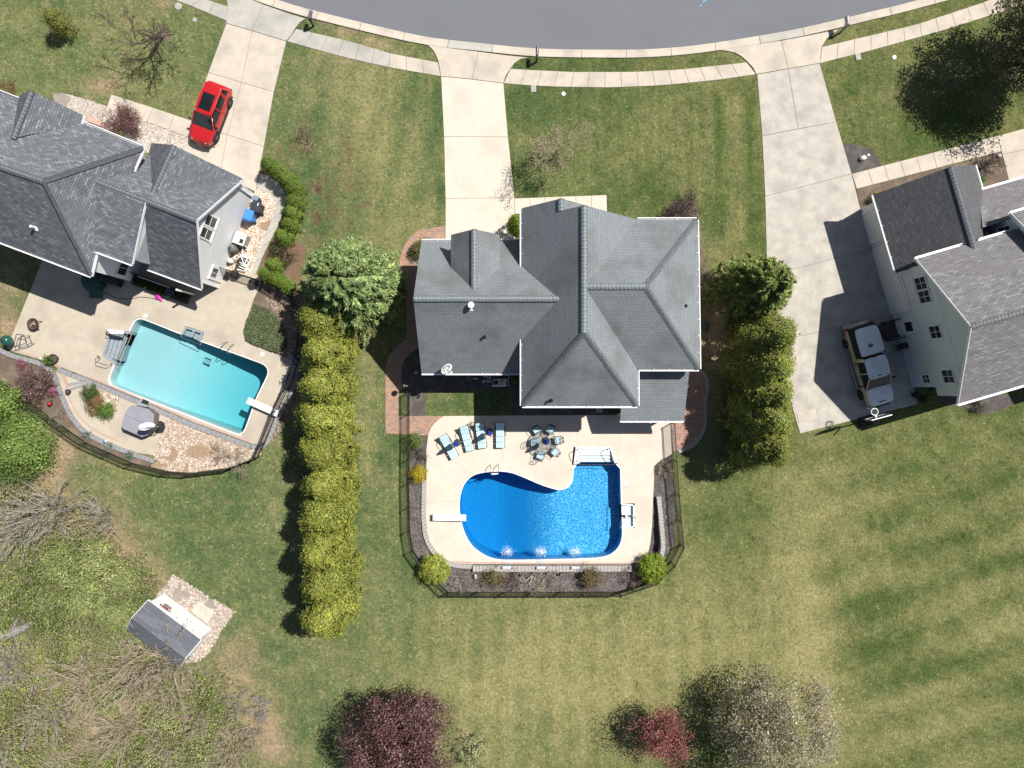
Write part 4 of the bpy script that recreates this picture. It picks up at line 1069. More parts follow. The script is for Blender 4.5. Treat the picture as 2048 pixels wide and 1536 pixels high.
R3 = roof('roof', [[(-3.87, 9.45, 5.66), (-2.32, 9.48, 7.2), (-2.32, 5.6, 7.2), (-3.87, 7.2, 5.66)], [(-0.77, 9.45, 5.66), (-2.32, 9.48, 7.2), (-2.32, 5.6, 7.2), (-0.77, 7.2, 5.66)]], M_SH1, H1)
ridge(R3, [((-2.32, 9.48, 7.2), (-2.32, 5.7, 7.2))], M_CAP1)
mb = MB(); mb.prism([(-3.55, 7.0), (-1.09, 7.0), (-1.09, 9.0), (-3.55, 9.0)], 4.0, 5.6); mb.build('wall', M_SID1, H1)
R4 = roof('roof', [[(7.28, -2.45, 2.9), (11.58, -2.45, 2.9), (11.58, 1.3, 4.5), (7.55, 1.3, 4.5), (7.55, -0.9, 3.56), (7.28, -0.9, 3.56)]], M_SH1, H1)
gutter(R4, (7.28, -2.45, 2.9), (11.58, -2.45, 2.9), (0, -1))
for x in (7.6, 9.4, 11.2): MB().box((x, -2.15, 1.42), (0.16, 0.16, 2.72)).build('post', M_TRIM, H1)
for x, y, z, o in [(2.4, -0.95, 4.4, (0, -1)), (5.4, -0.95, 4.4, (0, -1)), (2.4, -0.95, 1.5, (0, -1)), (4.2, -0.95, 1.5, (0, -1)), (9.2, 1.4, 1.5, (0, -1)), (-3.5, 1.15, 1.7, (0, -1)), (11.35, 3.5, 4.4, (1, 0)), (11.35, 7.5, 4.4, (1, 0)), (9.6, 9.98, 4.4, (0, 1)), (3.0, 10.7, 4.2, (0, 1))]:
    window(H1, (x, y, z), o, 1.2, 1.5)
MB().box((-3.1, 9.09, 1.1), (4.2, 0.06, 2.2)).build('garage_door', M_TRIM, H1)
# brick step by the pool
MB().box(tuple(P(1199, 818, 0.12)), (0.5, 0.5, 0.2)).build('step', M_BLOCK, H1)

# ---- left house (u runs east-ish along its ridge, v north-ish)
def Lw(u, v, z): return Vector((0.935 * u + 0.354 * v, -0.354 * u + 0.935 * v, z))
H2 = thing('house', 'white house with charcoal hip and gable roofs beside the pale rectangular pool', 'house', tuple(Lw(-28, 2, 0)))
U2, V2 = (0.935, -0.354), (0.354, 0.935)
def Lp(u0, u1, v0, v1): return [tuple(Lw(a, b, 0)[:2]) for a, b in ((u0, v0), (u1, v0), (u1, v1), (u0, v1))]
mb = MB()
mb.prism(Lp(-46, -27.75, -2.75, 5.35), 0, 5.5)
mb.prism(Lp(-27.75, -25.35, -1.1, 4.0), 0, 5.2)
mb.prism(Lp(-25.35, -22.05, -1.0, 6.2), 0, 2.98)
mb.prism(Lp(-35.0, -31.7, 5.35, 6.0), 0, 5.45)
t2 = Vector((*U2, 0)) * 0.14
gable(mb, [Lw(-22.12, -1.0, 2.99), Lw(-22.12, 6.2, 2.99), Lw(-22.12, 2.56, 6.68)], t2)
gable(mb, [Lw(-25.42, -1.1, 2.99), Lw(-25.42, -1.1, 5.45), Lw(-25.42, 2.5, 6.7), Lw(-25.42, 4.0, 5.2), Lw(-25.42, 4.0, 2.99)], t2)
tv = Vector((*V2, 0)) * 0.14
gable(mb, [Lw(-27.9, 6.12, 2.99), Lw(-22.1, 6.12, 2.99), Lw(-25.05, 6.12, 6.0)], tv)
gable(mb, [Lw(-35.2, 5.95, 5.46), Lw(-31.6, 5.95, 5.46), Lw(-33.4, 5.95, 7.45)], tv)
mb.build('wall', M_SID2, H2)
e = lambda x, y, z: P(x, y, z)
rE, SE, NE, NW, SW, rW = e(84, 362, 9), e(180, 551, 5.6), e(286, 295, 5.6), e(-140, 128, 5.6), e(-140, 430, 5.6), e(-140, 287, 9)
roof('roof', [[rE, SE, SW, rW], [rE, NE, e(265, 342, 5.62), e(192, 500, 5.62), SE], [rE, NE, NW, rW]], M_SH2, H2)
R5 = [c for c in H2.children if c.name.startswith('roof')][-1]
ridge(R5, [(rE, SE), (rE, NE), (rW, rE)], M_CAP2)
R6 = roof('roof', [[e(62, 181, 7.8), e(168, 231, 5.6), e(162, 250, 5.6), e(25, 276, 7.8)], [e(62, 181, 7.8), e(40, 190, 5.6), e(30, 215, 5.6), e(25, 276, 7.8)]], M_SH2, H2)
ridge(R6, [(e(62, 181, 7.8), e(25, 276, 7.8))], M_CAP2)
mR, eR = e(170, 354.5, 6.93), e(393, 441, 6.93)
R7 = roof('roof', [[e(180, 359, 6.93), e(291, 404, 6.93), e(264, 528, 5.7), e(190, 500, 5.7)], [mR, eR, e(487.5, 358, 3.0), e(333, 299, 3.0)], [e(291, 404, 6.93), eR, e(403, 577, 3.1), e(295, 537, 3.1)]], M_SH2, H2)
ridge(R7, [(e(180, 359, 6.93), eR)], M_CAP2)
R8 = roof('roof', [[e(347, 290, 6.3), e(487.5, 358, 3.02), e(303, 389, 6.3)], [e(347, 290, 6.3), e(303, 389, 6.3), e(285, 350, 3.3), e(303, 286, 3.3)]], M_SH2, H2)
ridge(R8, [(e(347, 290, 6.3), e(303, 389, 6.3))], M_CAP2)
for a, b, o in [(SE, SW, (-V2[0], -V2[1])), (e(180, 551, 5.6), e(192, 500, 5.6), U2), (e(190, 501, 5.7), e(264, 528, 5.7), (-V2[0], -V2[1])), (NE, e(167, 246, 5.6), V2), (NE, e(265, 342, 5.6), U2),
                (e(403, 577, 3.1), e(295, 537, 3.1), (-V2[0], -V2[1])), (e(40, 200, 5.6), NW, V2)]:
    gutter(R5, a, b, o, ticks=False)
for a, b, o in [(e(393, 441, 6.93), e(403, 577, 3.1), U2), (e(393, 441, 6.93), e(487.5, 358, 3.0), U2), (e(291, 404, 6.93), e(264, 528, 5.7), U2), (e(168, 231, 5.6), e(162, 250, 5.6), U2)]:
    fascia(R7, a, b, o)
vent(R5, P(72, 456, 6.9), 0.08, 0.5, M_TRIM, cap=False); vent(R5, P(160, 467, 6.2), 0.09, 0.45, M_TRIM)
window(H2, Lw(-22.05, 2.95, 4.55), U2, 0.62, 1.5, 1, 2); window(H2, Lw(-22.05, 2.1, 4.55), U2, 0.62, 1.5, 1, 2)
window(H2, Lw(-27.75, -2.0, 2.05), U2, 0.95, 1.0, 2, 1)
dr = MB().obox(Lw(-22.02, -0.1, 1.05), Vector((*U2, 0)) * 0.06, Vector((*V2, 0)) * 0.5, (0, 0, 1.05)).build('door', M_TRIM, H2)
dc = Lw(-21.955, -0.1, 1.6)
for i in range(2):
    for j in range(4): MB().obox(dc + Vector((*V2, 0)) * (i - 0.5) * 0.34 + Vector((0, 0, (j - 1.5) * 0.2)), Vector((*U2, 0)) * 0.008, Vector((*V2, 0)) * 0.14, (0, 0, 0.075)).build('pane', M_GLASS, dr)
window(H2, Lw(-26.4, -1.1, 3.9), (-V2[0], -V2[1]), 1.0, 1.2); window(H2, Lw(-32, -2.75, 4.2), (-V2[0], -V2[1]), 1.2, 1.4)
MB().obox(Lw(-22.0, 5.9, 1.5), Vector((*U2, 0)) * 0.06, Vector((*V2, 0)) * 0.04, (0, 0, 1.4)).build('downspout', M_TRIM, H2)
MB().obox(Lw(-22.05, -0.95, 1.5), Vector((*U2, 0)) * 0.05, Vector((*V2, 0)) * 0.07, (0, 0, 1.45)).build('corner_board', M_TRIM, H2)
for i in range(3): MB().box(tuple(P(190 + i * 4, 243 + i * 4, 0.10 + 0.16 * (2 - i))), (1.1, 0.34, 0.18), rz=-0.36).build('step', M_PINK, H2)

# ---- right house (p runs east-ish, d south-ish)
def Rw(p, d, z): return Vector((0.960 * p + 0.2795 * d, 0.2795 * p - 0.960 * d, z))
PP, DD = (0.960, 0.2795), (0.2795, -0.960)
H3 = thing('house', 'grey beige house with dark garage roof and weathered grey main roof beside the wide driveway', 'house', tuple(Rw(33, 2, 0)))
def Rp(a, b, c, d_): return [tuple(Rw(x, y, 0)[:2]) for x, y in ((a, c), (b, c), (b, d_), (a, d_))]
mb = MB()
mb.prism(Rp(27.4, 42, 0.02, 8.2), 0, 2.72); mb.prism(Rp(27.4, 42, 0.0, 8.8), 2.721, 5.75)
mb.prism(Rp(27.4, 33.4, -5.05, -0.01), 0, 3.3)
mb.prism(Rp(33.5, 42, -1.2, -0.02), 0, 5.7); mb.prism(Rp(33.3, 42, -3.3, -1.21), 0, 3.15)
mb.prism(Rp(36.2, 42, 8.81, 10.4), 0, 2.9)
t3 = Vector((*PP, 0)) * 0.14; t3d = Vector((*DD, 0)) * 0.14
gable(mb, [Rw(27.48, 0.0, 5.76), Rw(27.48, 8.8, 5.76), Rw(27.48, 4.32, 8.85)], t3)
gable(mb, [Rw(27.45, -4.98, 3.31), Rw(33.3, -4.98, 3.31), Rw(30.25, -4.98, 5.85)], t3d)
gable(mb, [Rw(33.55, -1.2, 5.71), Rw(33.55, 1.5, 5.71), Rw(33.55, 1.5, 7.8)], t3)
mb.build('wall', M_SID3, H3)
g = Rw
M_SH3D = shingle('shingle_black_grey', [(0.068, 0.07, 0.075), (0.11, 0.112, 0.118), (0.085, 0.088, 0.092), (0.15, 0.153, 0.158)], (0.04, 0.041, 0.044), bw=0.30, mott=0.2)
R9 = roof('roof', [[g(26.77, -5.4, 3.2), g(30.25, -5.4, 6.1), g(30.25, 0.05, 6.1), g(26.77, 0.05, 3.2)], [g(30.25, -5.4, 6.1), g(33.8, -5.4, 3.2), g(33.8, -1.3, 3.2), g(31.2, -0.4, 5.3), g(30.25, 0.05, 6.1)]], M_SH3D, H3)
ridge(R9, [(g(30.25, -5.4, 6.1), g(30.25, 0.0, 6.1))], M_CAP2)
gutter(R9, g(26.77, -5.4, 3.2), g(26.77, 0.05, 3.2), (-PP[0], -PP[1])); gutter(R9, g(33.8, -5.4, 3.2), g(33.8, -3.7, 3.2), PP, ticks=False)
R10 = roof('roof', [[g(26.7, -0.456, 5.8), g(26.7, 4.3, 9.1), g(42.5, 4.3, 9.1), g(42.5, -0.456, 5.8)], [g(26.7, 9.09, 5.8), g(26.7, 4.3, 9.1), g(42.5, 4.3, 9.1), g(42.5, 9.09, 5.8)]], M_SH3, H3)
ridge(R10, [(g(26.7, 4.3, 9.1), g(42.5, 4.3, 9.1))], pmat('ridge_shingle_grey', (0.20, 0.195, 0.20), (0.15, 0.147, 0.15), scale=4, rough=0.9, bump=0.3))
gutter(R10, g(26.7, -0.456, 5.8), g(29.8, -0.456, 5.8), (-DD[0], -DD[1]), ticks=False); gutter(R10, g(30.9, -0.456, 5.8), g(33.4, -0.456, 5.8), (-DD[0], -DD[1]), ticks=False)
gutter(R10, g(26.7, 9.09, 5.8), g(42.5, 9.09, 5.8), DD, ticks=False)
fascia(R10, g(26.7, -0.456, 5.8), g(26.7, 4.3, 9.1), (-PP[0], -PP[1])); fascia(R10, g(26.7, 9.09, 5.8), g(26.7, 4.3, 9.1), (-PP[0], -PP[1]))
R11 = roof('roof', [[g(33.6, -3.67, 3.2), g(43, -3.67, 3.2), g(43, -1.2, 4.8), g(32.0, -1.2, 4.8)]], M_SH3, H3)
gutter(R11, g(33.7, -3.67, 3.2), g(43, -3.67, 3.2), (-DD[0], -DD[1]), ticks=False)
R12 = roof('roof', [[g(33.15, -1.54, 5.9), g(43, -1.54, 5.9), g(43, 1.6, 8.1), g(33.15, 1.6, 8.1)], [g(33.15, 4.4, 5.9 + 0.3), g(43, 4.4, 6.2), g(43, 1.6, 8.1), g(33.15, 1.6, 8.1)]], M_SH3, H3)
gutter(R12, g(33.15, -1.54, 5.9), g(43, -1.54, 5.9), (-DD[0], -DD[1]), ticks=False); fascia(R12, g(33.15, -1.54, 5.9), g(33.15, 1.6, 8.1), (-PP[0], -PP[1]), 0.26)
R13 = roof('roof', [[g(35.9, 8.85, 3.5), g(42, 8.85, 3.5), g(42, 10.8, 3.0), g(35.9, 10.8, 3.0)]], M_SH3, H3)
gutter(R13, g(35.9, 10.8, 3.0), g(42, 10.8, 3.0), DD, ticks=False)
for d0, d1 in ((-4.6, -2.55), (-1.9, 2.65)):
    c = Rw(27.36, (d0 + d1) / 2, 1.1); h = (d1 - d0) / 2
    dm = MB(); 
    for k in range(4): dm.obox(Rw(27.355, (d0 + d1) / 2, 0.28 + k * 0.55), Vector((*PP, 0)) * 0.03, Vector((*DD, 0)) * h, (0, 0, 0.265))
    gd = dm.build('garage_door', M_WHITE, H3)
    fr = MB()
    for q in (d0 - 0.07, d1 + 0.07): fr.obox(Rw(27.37, q, 1.12), Vector((*PP, 0)) * 0.07, Vector((*DD, 0)) * 0.065, (0, 0, 1.12))
    fr.obox(Rw(27.37, (d0 + d1) / 2, 2.31), Vector((*PP, 0)) * 0.07, Vector((*DD, 0)) * (h + 0.14), (0, 0, 0.065)); fr.build('frame', M_TRIM, gd)
MB().obox(Rw(27.38, -1.2, 2.5), Vector((*PP, 0)) * 0.04, Vector((*DD, 0)) * 3.9, (0, 0, 0.1)).build('trim_board', M_TRIM, H3)
WP = (-PP[0], -PP[1])
window(H3, Rw(27.4, 1.15, 4.45), WP, 0.78, 1.15); window(H3, Rw(27.4, 2.05, 4.45), WP, 0.78, 1.15)
window(H3, Rw(27.4, 4.45, 4.5), WP, 0.8, 1.1); window(H3, Rw(27.4, 7.45, 4.5), WP, 0.85, 1.1); window(H3, Rw(27.4, 7.6, 2.0), WP, 0.55, 0.8)
dr = MB().obox(Rw(27.38, 3.85, 1.35), Vector((*PP, 0)) * 0.06, Vector((*DD, 0)) * 0.48, (0, 0, 1.05)).build('door', M_TRIM, H3)
MB().obox(Rw(27.312, 3.85, 1.85), Vector((*PP, 0)) * 0.012, Vector((*DD, 0)) * 0.33, (0, 0, 0.42)).build('pane', M_GLASS, dr)
window(H3, Rw(38, 10.4, 1.6), DD, 1.0, 1.2); window(H3, Rw(31, 8.8, 4.4), DD, 1.2, 1.3)
window(H3, Rw(33.5, -0.6, 4.6), WP, 0.5, 1.0, 1, 2)

# stoop of weathered boards at the right house's side door
stoop = thing('door_stoop', 'weathered dark board stoop with two black rails below the side door', 'stoop', tuple(Rw(26.93, 3.85, 0)))
M_OLDWOOD = pmat('weathered_wood', (0.12, 0.09, 0.07), (0.07, 0.055, 0.045), scale=9, rough=0.9, bump=0.3)
for i in range(9):
    MB().obox(Rw(26.93 - 0.42 + i * 0.105, 3.85, 0.27), Vector((*PP, 0)) * 0.047, Vector((*DD, 0)) * 0.62, (0, 0, 0.018)).build('board', M_OLDWOOD, stoop)
fr = MB()
for q in (-0.5, 0.5): fr.obox(Rw(26.93, 3.85 + q, 0.15), Vector((*PP, 0)) * 0.45, Vector((*DD, 0)) * 0.03, (0, 0, 0.10))
fr.build('frame', M_OLDWOOD, stoop)
for q in (-0.66, 0.66):
    r_ = MB().tube([Rw(26.5, 3.85 + q, 0.04), Rw(26.5, 3.85 + q, 1.05), Rw(27.3, 3.85 + q, 1.15)], 0.045, 6)
    r_.tube([Rw(26.5, 3.85 + q, 0.6), Rw(27.3, 3.85 + q, 0.7)], 0.025, 6); r_.build('handrail', M_BLACK, stoop)
MB().obox(Rw(26.32, 3.85, 0.09), Vector((*PP, 0)) * 0.14, Vector((*DD, 0)) * 0.55, (0, 0, 0.05)).build('step', M_OLDWOOD, stoop)

# ---- satellite dish on the garage eave
dish = thing('satellite_dish', 'white satellite dish on the garage roof eave of the cream house', 'satellite dish', tuple(P(890, 741, 3.8)))
c = P(892, 737, 4.45); ax = Vector((0.55, -0.55, 0.62)).normalized()
mbd = MB(); rows = []
s1 = ax.cross(Vector((0, 0, 1))).normalized(); s2 = ax.cross(s1)
pr = [(0.02, 0.0), (0.16, 0.015), (0.3, 0.05), (0.4, 0.09), (0.4, 0.075), (0.02, -0.02)]
for r, h in pr:
    for k in range(18): mbd.v.append(tuple(c + ax * h + (s1 * math.cos(k / 9 * math.pi) * 1.05 + s2 * math.sin(k / 9 * math.pi) * 0.95) * r))
for i in range(len(pr) - 1):
    for k in range(18): mbd.f.append((i * 18 + k, i * 18 + (k + 1) % 18, (i + 1) * 18 + (k + 1) % 18, (i + 1) * 18 + k))
mbd.build('reflector', M_WHITE, dish, smooth=True)
MB().tube([P(880, 744, 3.72), P(881, 742, 4.1), c - ax * 0.05], 0.03, 6).build('mast', M_STEEL, dish)
fp = c + ax * 0.5 + s2 * 0.1
MB().tube([c - s2 * 0.36 + ax * 0.02, fp], 0.02, 6).build('feed_arm', M_STEEL, dish)
MB().obox(fp, s1 * 0.09, s2 * 0.05, ax * 0.06).tube([fp - s1 * 0.16, fp + s1 * 0.16], 0.04, 8).build('feed_horn', M_WHITE, dish)
# ------------------------------------------------------------------ trees, hedges and shrubs
M_LEAF = leaf_mat('leaf', 0.28, 0.55)
M_BARK = pmat('bark', (0.16, 0.125, 0.10), (0.09, 0.07, 0.055), scale=9, rough=0.95, bump=0.5)
M_BARKG = pmat('bark_grey', (0.30, 0.28, 0.265), (0.20, 0.18, 0.17), scale=9, rough=0.95, bump=0.4)
M_TWIG = pmat('twig_tan', (0.46, 0.39, 0.29), (0.33, 0.27, 0.20), scale=5, rough=0.95)
M_TWIGG = pmat('twig_grey', (0.40, 0.37, 0.31), (0.28, 0.255, 0.21), scale=5, rough=0.95)
M_TWIGR = pmat('twig_red_brown', (0.17, 0.105, 0.095), (0.11, 0.065, 0.06), scale=5, rough=0.95)
M_TWIGD = pmat('twig_dark', (0.11, 0.085, 0.075), (0.07, 0.055, 0.05), scale=5, rough=0.95)

def unit(n):
    v = rng.normal(size=(n, 3)); return v / np.linalg.norm(v, axis=1, keepdims=True)
def clump_cards(name, centres, nper, spread, size, cols, parent, cn=None, var=0.18, aspect=0.55, flat=0.5, m=None, up=0.35):
    """leaf faces gathered in clumps; each clump shares a tone"""
    K = len(centres); i = np.repeat(np.arange(K), nper); N = len(i)
    pos = centres[i] + rng.normal(0, spread, (N, 3)) * np.array([1, 1, flat + 0.3])
    base = cn[i] if cn is not None else np.zeros((N, 3))
    nr = base + unit(N) * 0.6 + np.array([0, 0, up])
    tone = np.repeat(rng.lognormal(0, var, K), nper)[:, None]
    t = tints(N, cols, 0.14) * tone
    s = size * rng.uniform(0.65, 1.4, N)
    return cards(name, pos, nr, s, s * aspect, t, m or M_LEAF, parent, world=False, bend=0.25)
def trunk(parent, h, r, m=None, lean=(0, 0)):
    return MB().tube([(0, 0, -0.1), (lean[0] * 0.4, lean[1] * 0.4, h * 0.5), (lean[0], lean[1], h)], [r * 1.25, r, r * 0.5], 8).build('trunk', m or M_BARK, parent, world=False)
def column_crown(parent, h, r, cols, K=420, nper=26, size=0.17, top=0.55, lump=0.25, name='crown', z0=0.15, spread=0.13, var=0.2):
    t = rng.random(K) ** 0.85; a = rng.uniform(0, 6.283, K)
    prof = np.clip(1 - t ** 2.6, 0, 1) ** top * (0.82 + 0.18 * np.clip(t * 6, 0, 1))
    ph = rng.uniform(0, 6.28, 4)
    lum = 1 + lump * (np.sin(3 * a + ph[0] + 5 * t) * 0.5 + np.sin(5 * a + ph[1] - 9 * t) * 0.3 + rng.normal(0, 0.35, K) * 0.5)
    rad = r * prof * lum * np.where(rng.random(K) < 0.2, rng.uniform(0.5, 0.9, K), 1)
    c = np.stack([np.cos(a) * rad, np.sin(a) * rad, z0 + t * (h - z0)], 1)
    n = np.stack([np.cos(a), np.sin(a), 0.25 + 1.3 * t ** 2], 1)
    return clump_cards(name, c, nper, spread, size, cols, parent, n, var)
def globe_crown(parent, r, h, cols, K=160, nper=24, size=0.10, name='crown', z0=0.0, lump=0.15, spread=0.09, fill=0.25, var=0.2, aspect=0.55):
    d = unit(K); d[:, 2] = np.abs(d[:, 2]) * np.where(rng.random(K) < 0.75, 1, -0.5)
    k = np.where(rng.random(K) < fill, rng.uniform(0.4, 0.9, K), 1) * (1 + lump * rng.normal(0, 1, K))
    c = d * np.array([r, r, h * 0.5]) * k[:, None] + np.array([0, 0, z0 + h * 0.5])
    c[:, 2] = np.maximum(c[:, 2], 0.03)
    return clump_cards(name, c, nper, spread, size, cols, parent, d, var, aspect)
def conifer_crown(parent, h, r, cols, nb=260, ns=64, name='crown'):
    P_, A_, N_, T_ = [], [], [], []
    for b in range(nb):
        t = random.random() ** 0.8 * 0.97; a = random.uniform(0, 6.283); z = 0.3 + t * (h - 0.3)
        L = r * (1 - t) ** 0.62 * random.uniform(0.78, 1.12) + 0.25
        d = np.array([math.cos(a), math.sin(a), 0.12 + 0.9 * t * t]); sd = np.array([-math.sin(a), math.cos(a), 0])
        s = np.sqrt(rng.uniform(0.12, 1, ns)) * L; lat = rng.normal(0, 0.16, ns) * (0.35 + (1 - s / L)) * L * 0.45
        z_ = -0.10 * (s / L) ** 2 * L + rng.normal(0, 0.06, ns)
        p = np.array([0, 0, z]) + s[:, None] * d + lat[:, None] * sd; p[:, 2] += z_
        ax = d + sd * np.sign(lat)[:, None] * rng.uniform(0.2, 0.9, (ns, 1)) + rng.normal(0, 0.15, (ns, 3))
        P_.append(p); A_.append(ax); N_.append(np.array([0, 0, 1.0]) + 0.35 * d + rng.normal(0, 0.38, (ns, 3)))
        T_.append(tints(ns, cols, 0.12) * random.lognormvariate(0, 0.22))
    p, ax, n, t = map(np.concatenate, (P_, A_, N_, T_)); N = len(p); p[:, 2] = np.maximum(p[:, 2], 0.05)
    return cards(name, p, n, 0.30 * rng.uniform(0.7, 1.4, N), 0.085 * rng.uniform(0.7, 1.4, N), t, M_LEAF, parent, axis=ax, world=False, bend=0.3)
def at(o, x, y, rz=0, s=1.0, sz=None):
    o.location = tuple(P(x, y)); o.rotation_euler = (0, 0, rz); o.scale = (s, s, sz or s); return o
ORD = ['first', 'second', 'third', 'fourth', 'fifth', 'sixth', 'seventh', 'eighth', 'ninth', 'tenth', 'eleventh', 'twelfth']

# -- the golden hedge row between the two pools
GOLD = [(0.27, 0.285, 0.048), (0.22, 0.25, 0.042), (0.32, 0.325, 0.064), (0.14, 0.17, 0.03)]
protos = []
for k in range(3):
    t = thing('hedge_tree', 'x', 'evergreen tree', group='golden evergreens in the hedge left of the blue pool')
    trunk(t, 5.2, 0.13); column_crown(t, 6.5, 1.5, GOLD, K=620, nper=26, size=0.135, lump=0.42, var=0.19, top=0.75)
    protos.append(t)
ys = [1196, 1134, 1072, 1010, 952, 892, 832, 771, 711, 655]
for i, y in enumerate(ys):
    o = protos[i] if i < 3 else copy_tree(protos[i % 3])
    at(o, 674 + random.uniform(-5, 5), y, random.uniform(0, 6.28), random.uniform(0.94, 1.06), random.uniform(0.92, 1.05))
    o['label'] = f'golden green evergreen, {ORD[i]} from the back lawn end of the golden hedge'
OLIVE = [(0.21, 0.235, 0.048), (0.165, 0.195, 0.042), (0.29, 0.295, 0.06), (0.12, 0.15, 0.036)]
pr2 = []
for k in range(2):
    t = thing('hedge_tree', 'x', 'evergreen tree', group='olive evergreens in the hedge beside the right driveway')
    trunk(t, 5.6, 0.13); column_crown(t, 7.1, 1.6, OLIVE, K=660, nper=26, size=0.135, lump=0.42, var=0.19, top=0.75); pr2.append(t)
for i, y in enumerate([882, 836, 788, 738, 686]):
    o = pr2[i] if i < 2 else copy_tree(pr2[i % 2])
    at(o, 1490 + random.uniform(-4, 4), y, random.uniform(0, 6.28), random.uniform(0.95, 1.06))
    o['label'] = f'olive green evergreen, {ORD[i]} from the back lawn end of the olive hedge'
BLUEG = [(0.21, 0.28, 0.10), (0.16, 0.225, 0.075), (0.28, 0.34, 0.135), (0.10, 0.15, 0.05)]
t = thing('conifer_tree', 'broad blue green conifer at the top of the hedge left of the cream house', 'conifer')
trunk(t, 7.0, 0.2); conifer_crown(t, 8.0, 3.55, BLUEG, nb=400, ns=72); at(t, 722, 582)
t = thing('conifer_tree', 'dark feathery conifer at the top of the hedge beside the right driveway', 'conifer')
trunk(t, 6.0, 0.18); conifer_crown(t, 7.2, 2.55, [(0.20, 0.25, 0.06), (0.15, 0.20, 0.048), (0.27, 0.31, 0.085), (0.10, 0.14, 0.035)], nb=320, ns=66); at(t, 1481, 590)

# -- small shaped evergreens along the side path of the white house
LIME = [(0.15, 0.22, 0.03), (0.115, 0.18, 0.026), (0.21, 0.28, 0.04), (0.08, 0.125, 0.02)]
t0 = thing('cone_shrub', 'x', 'shrub', group='small cone evergreens along the side path of the white house')
column_crown(t0, 1.9, 0.56, LIME, K=150, nper=24, size=0.085, lump=0.12, spread=0.07, name='foliage', z0=0.05, top=0.6, var=0.14)
MB().tube([(0, 0, -0.05), (0, 0, 1.2)], [0.05, 0.02], 6).build('stem', M_BARK, t0, world=False)
spots = [(550, 341), (566, 354), (582, 369), (598, 388), (599, 412), (595, 434), (589, 456), (577, 481), (557, 536), (545, 553), (562, 563), (582, 576)]
for i, (x, y) in enumerate(spots):
    o = t0 if i == 0 else copy_tree(t0)
    at(o, x, y, random.uniform(0, 6), random.uniform(0.9, 1.1), random.uniform(0.9, 1.15))
    o['label'] = f'small bright green cone evergreen, {ORD[i]} from the driveway along the side path'

def bare(name, label, cat, x, y, h, r, m, depth=3, spread=0.7, seed=1, buds=None, nb=0, stems=1, bsize=0.07, up=0.2, kids=(2, 3), tw=1.0, lean=(0, 0), bm=None, blur=0.18, kn='twigs', L0=0.36, aspect=0.6):
    rnd = random.Random(seed); t = thing(name, label, cat); segs, tips = [], []
    for s in range(stems):
        a = rnd.uniform(0, 6.28); o = 0.05 * stems * rnd.random()
        d = Vector((math.cos(a) * (0.15 if stems == 1 else 0.75) + lean[0], math.sin(a) * (0.15 if stems == 1 else 0.75) + lean[1], 1))
        branching(rnd, (math.cos(a) * o, math.sin(a) * o, -0.05), d, h * L0, r, depth, spread, kids, up, segs, tips)
    sg_ = np.array(segs)
    zmax = sg_[:, 5].max(); k = h / max(zmax, 0.1)
    sg_[:, :6] *= k; sg_[:, 2] = np.maximum(sg_[:, 2], -0.06); sg_[:, 5] = np.maximum(sg_[:, 5], 0.01)
    sg_[:, 6:] = np.maximum(sg_[:, 6:], 0.006 * tw)
    thick = sg_[:, 6] > r * 0.45
    limbs('trunk' if stems == 1 else 'stems', sg_[thick], m, t, world=False, n=6)
    if (~thick).any(): limbs('branches', sg_[~thick], bm or m, t, world=False, n=3)
    if buds is not None and nb:
        tp = np.array([tuple(p) for p, d in tips]) * k
        c = tp[rng.integers(0, len(tp), nb)] + rng.normal(0, blur, (nb, 3)); c[:, 2] = np.maximum(c[:, 2], 0.04)
        s = bsize * rng.uniform(0.6, 1.4, nb)
        cards(kn, c, unit(nb) + np.array([0, 0, 0.5]), s, s * aspect, tints(nb, buds, 0.2), M_LEAF, t, world=False)
    return at(t, x, y)

bare('bare_tree', 'leafless small tree with thin dark limbs on the top left lawn', 'tree', 327, 73, 5.2, 0.13, M_TWIGD, depth=4, spread=0.75, seed=5, kids=(2, 4), bm=M_TWIGD, L0=0.27, tw=2.2)
bare('budding_tree', 'budding pale tan tree on the front lawn beside the middle driveway', 'tree', 1106, 322, 4.6, 0.10, M_TWIGG, depth=4, spread=0.75, seed=8, kids=(2, 3),
     buds=[(0.30, 0.255, 0.17), (0.24, 0.225, 0.11), (0.36, 0.30, 0.21)], nb=4200, bsize=0.08, kn='buds', blur=0.2, L0=0.27, bm=M_TWIG, tw=1.6)
bare('sapling', 'thin reddish sapling on the front lawn between the left driveways', 'tree', 618, 292, 1.6, 0.03, M_TWIGR, depth=3, spread=0.7, seed=3, stems=3, buds=[(0.2, 0.10, 0.09), (0.26, 0.15, 0.13)], nb=420, bsize=0.05, kn='buds')
bare('red_shrub', 'round brown red twiggy shrub beside the front walk of the white house', 'shrub', 256, 254, 1.5, 0.05, M_TWIGR, depth=3, spread=0.6, seed=4, stems=16, kids=(2, 3),
     buds=[(0.20, 0.105, 0.095), (0.26, 0.15, 0.13), (0.13, 0.07, 0.065)], nb=5200, bsize=0.08, kn='foliage', blur=0.14, L0=0.5)
for x, y, r_, lb in [(52, 728, 0.36, 'pink flowering azalea clump beside the grey paver band'), (112, 782, 0.30, 'pink flowering azalea clump between brown shrub and grey pavers')]:
    t = thing('azalea_flowers', lb, 'shrub'); globe_crown(t, r_, 0.7, [(0.52, 0.12, 0.30), (0.42, 0.09, 0.25), (0.2, 0.16, 0.06)], K=26, nper=16, size=0.07, name='blossom', spread=0.08); bs = MB()
    for q in range(4): bs.tube([(0, 0, 0), (0.12 * math.cos(q * 1.6), 0.12 * math.sin(q * 1.6), 0.4)], 0.012, 4)
    bs.build('stems', M_TWIG, t, world=False); at(t, x, y)
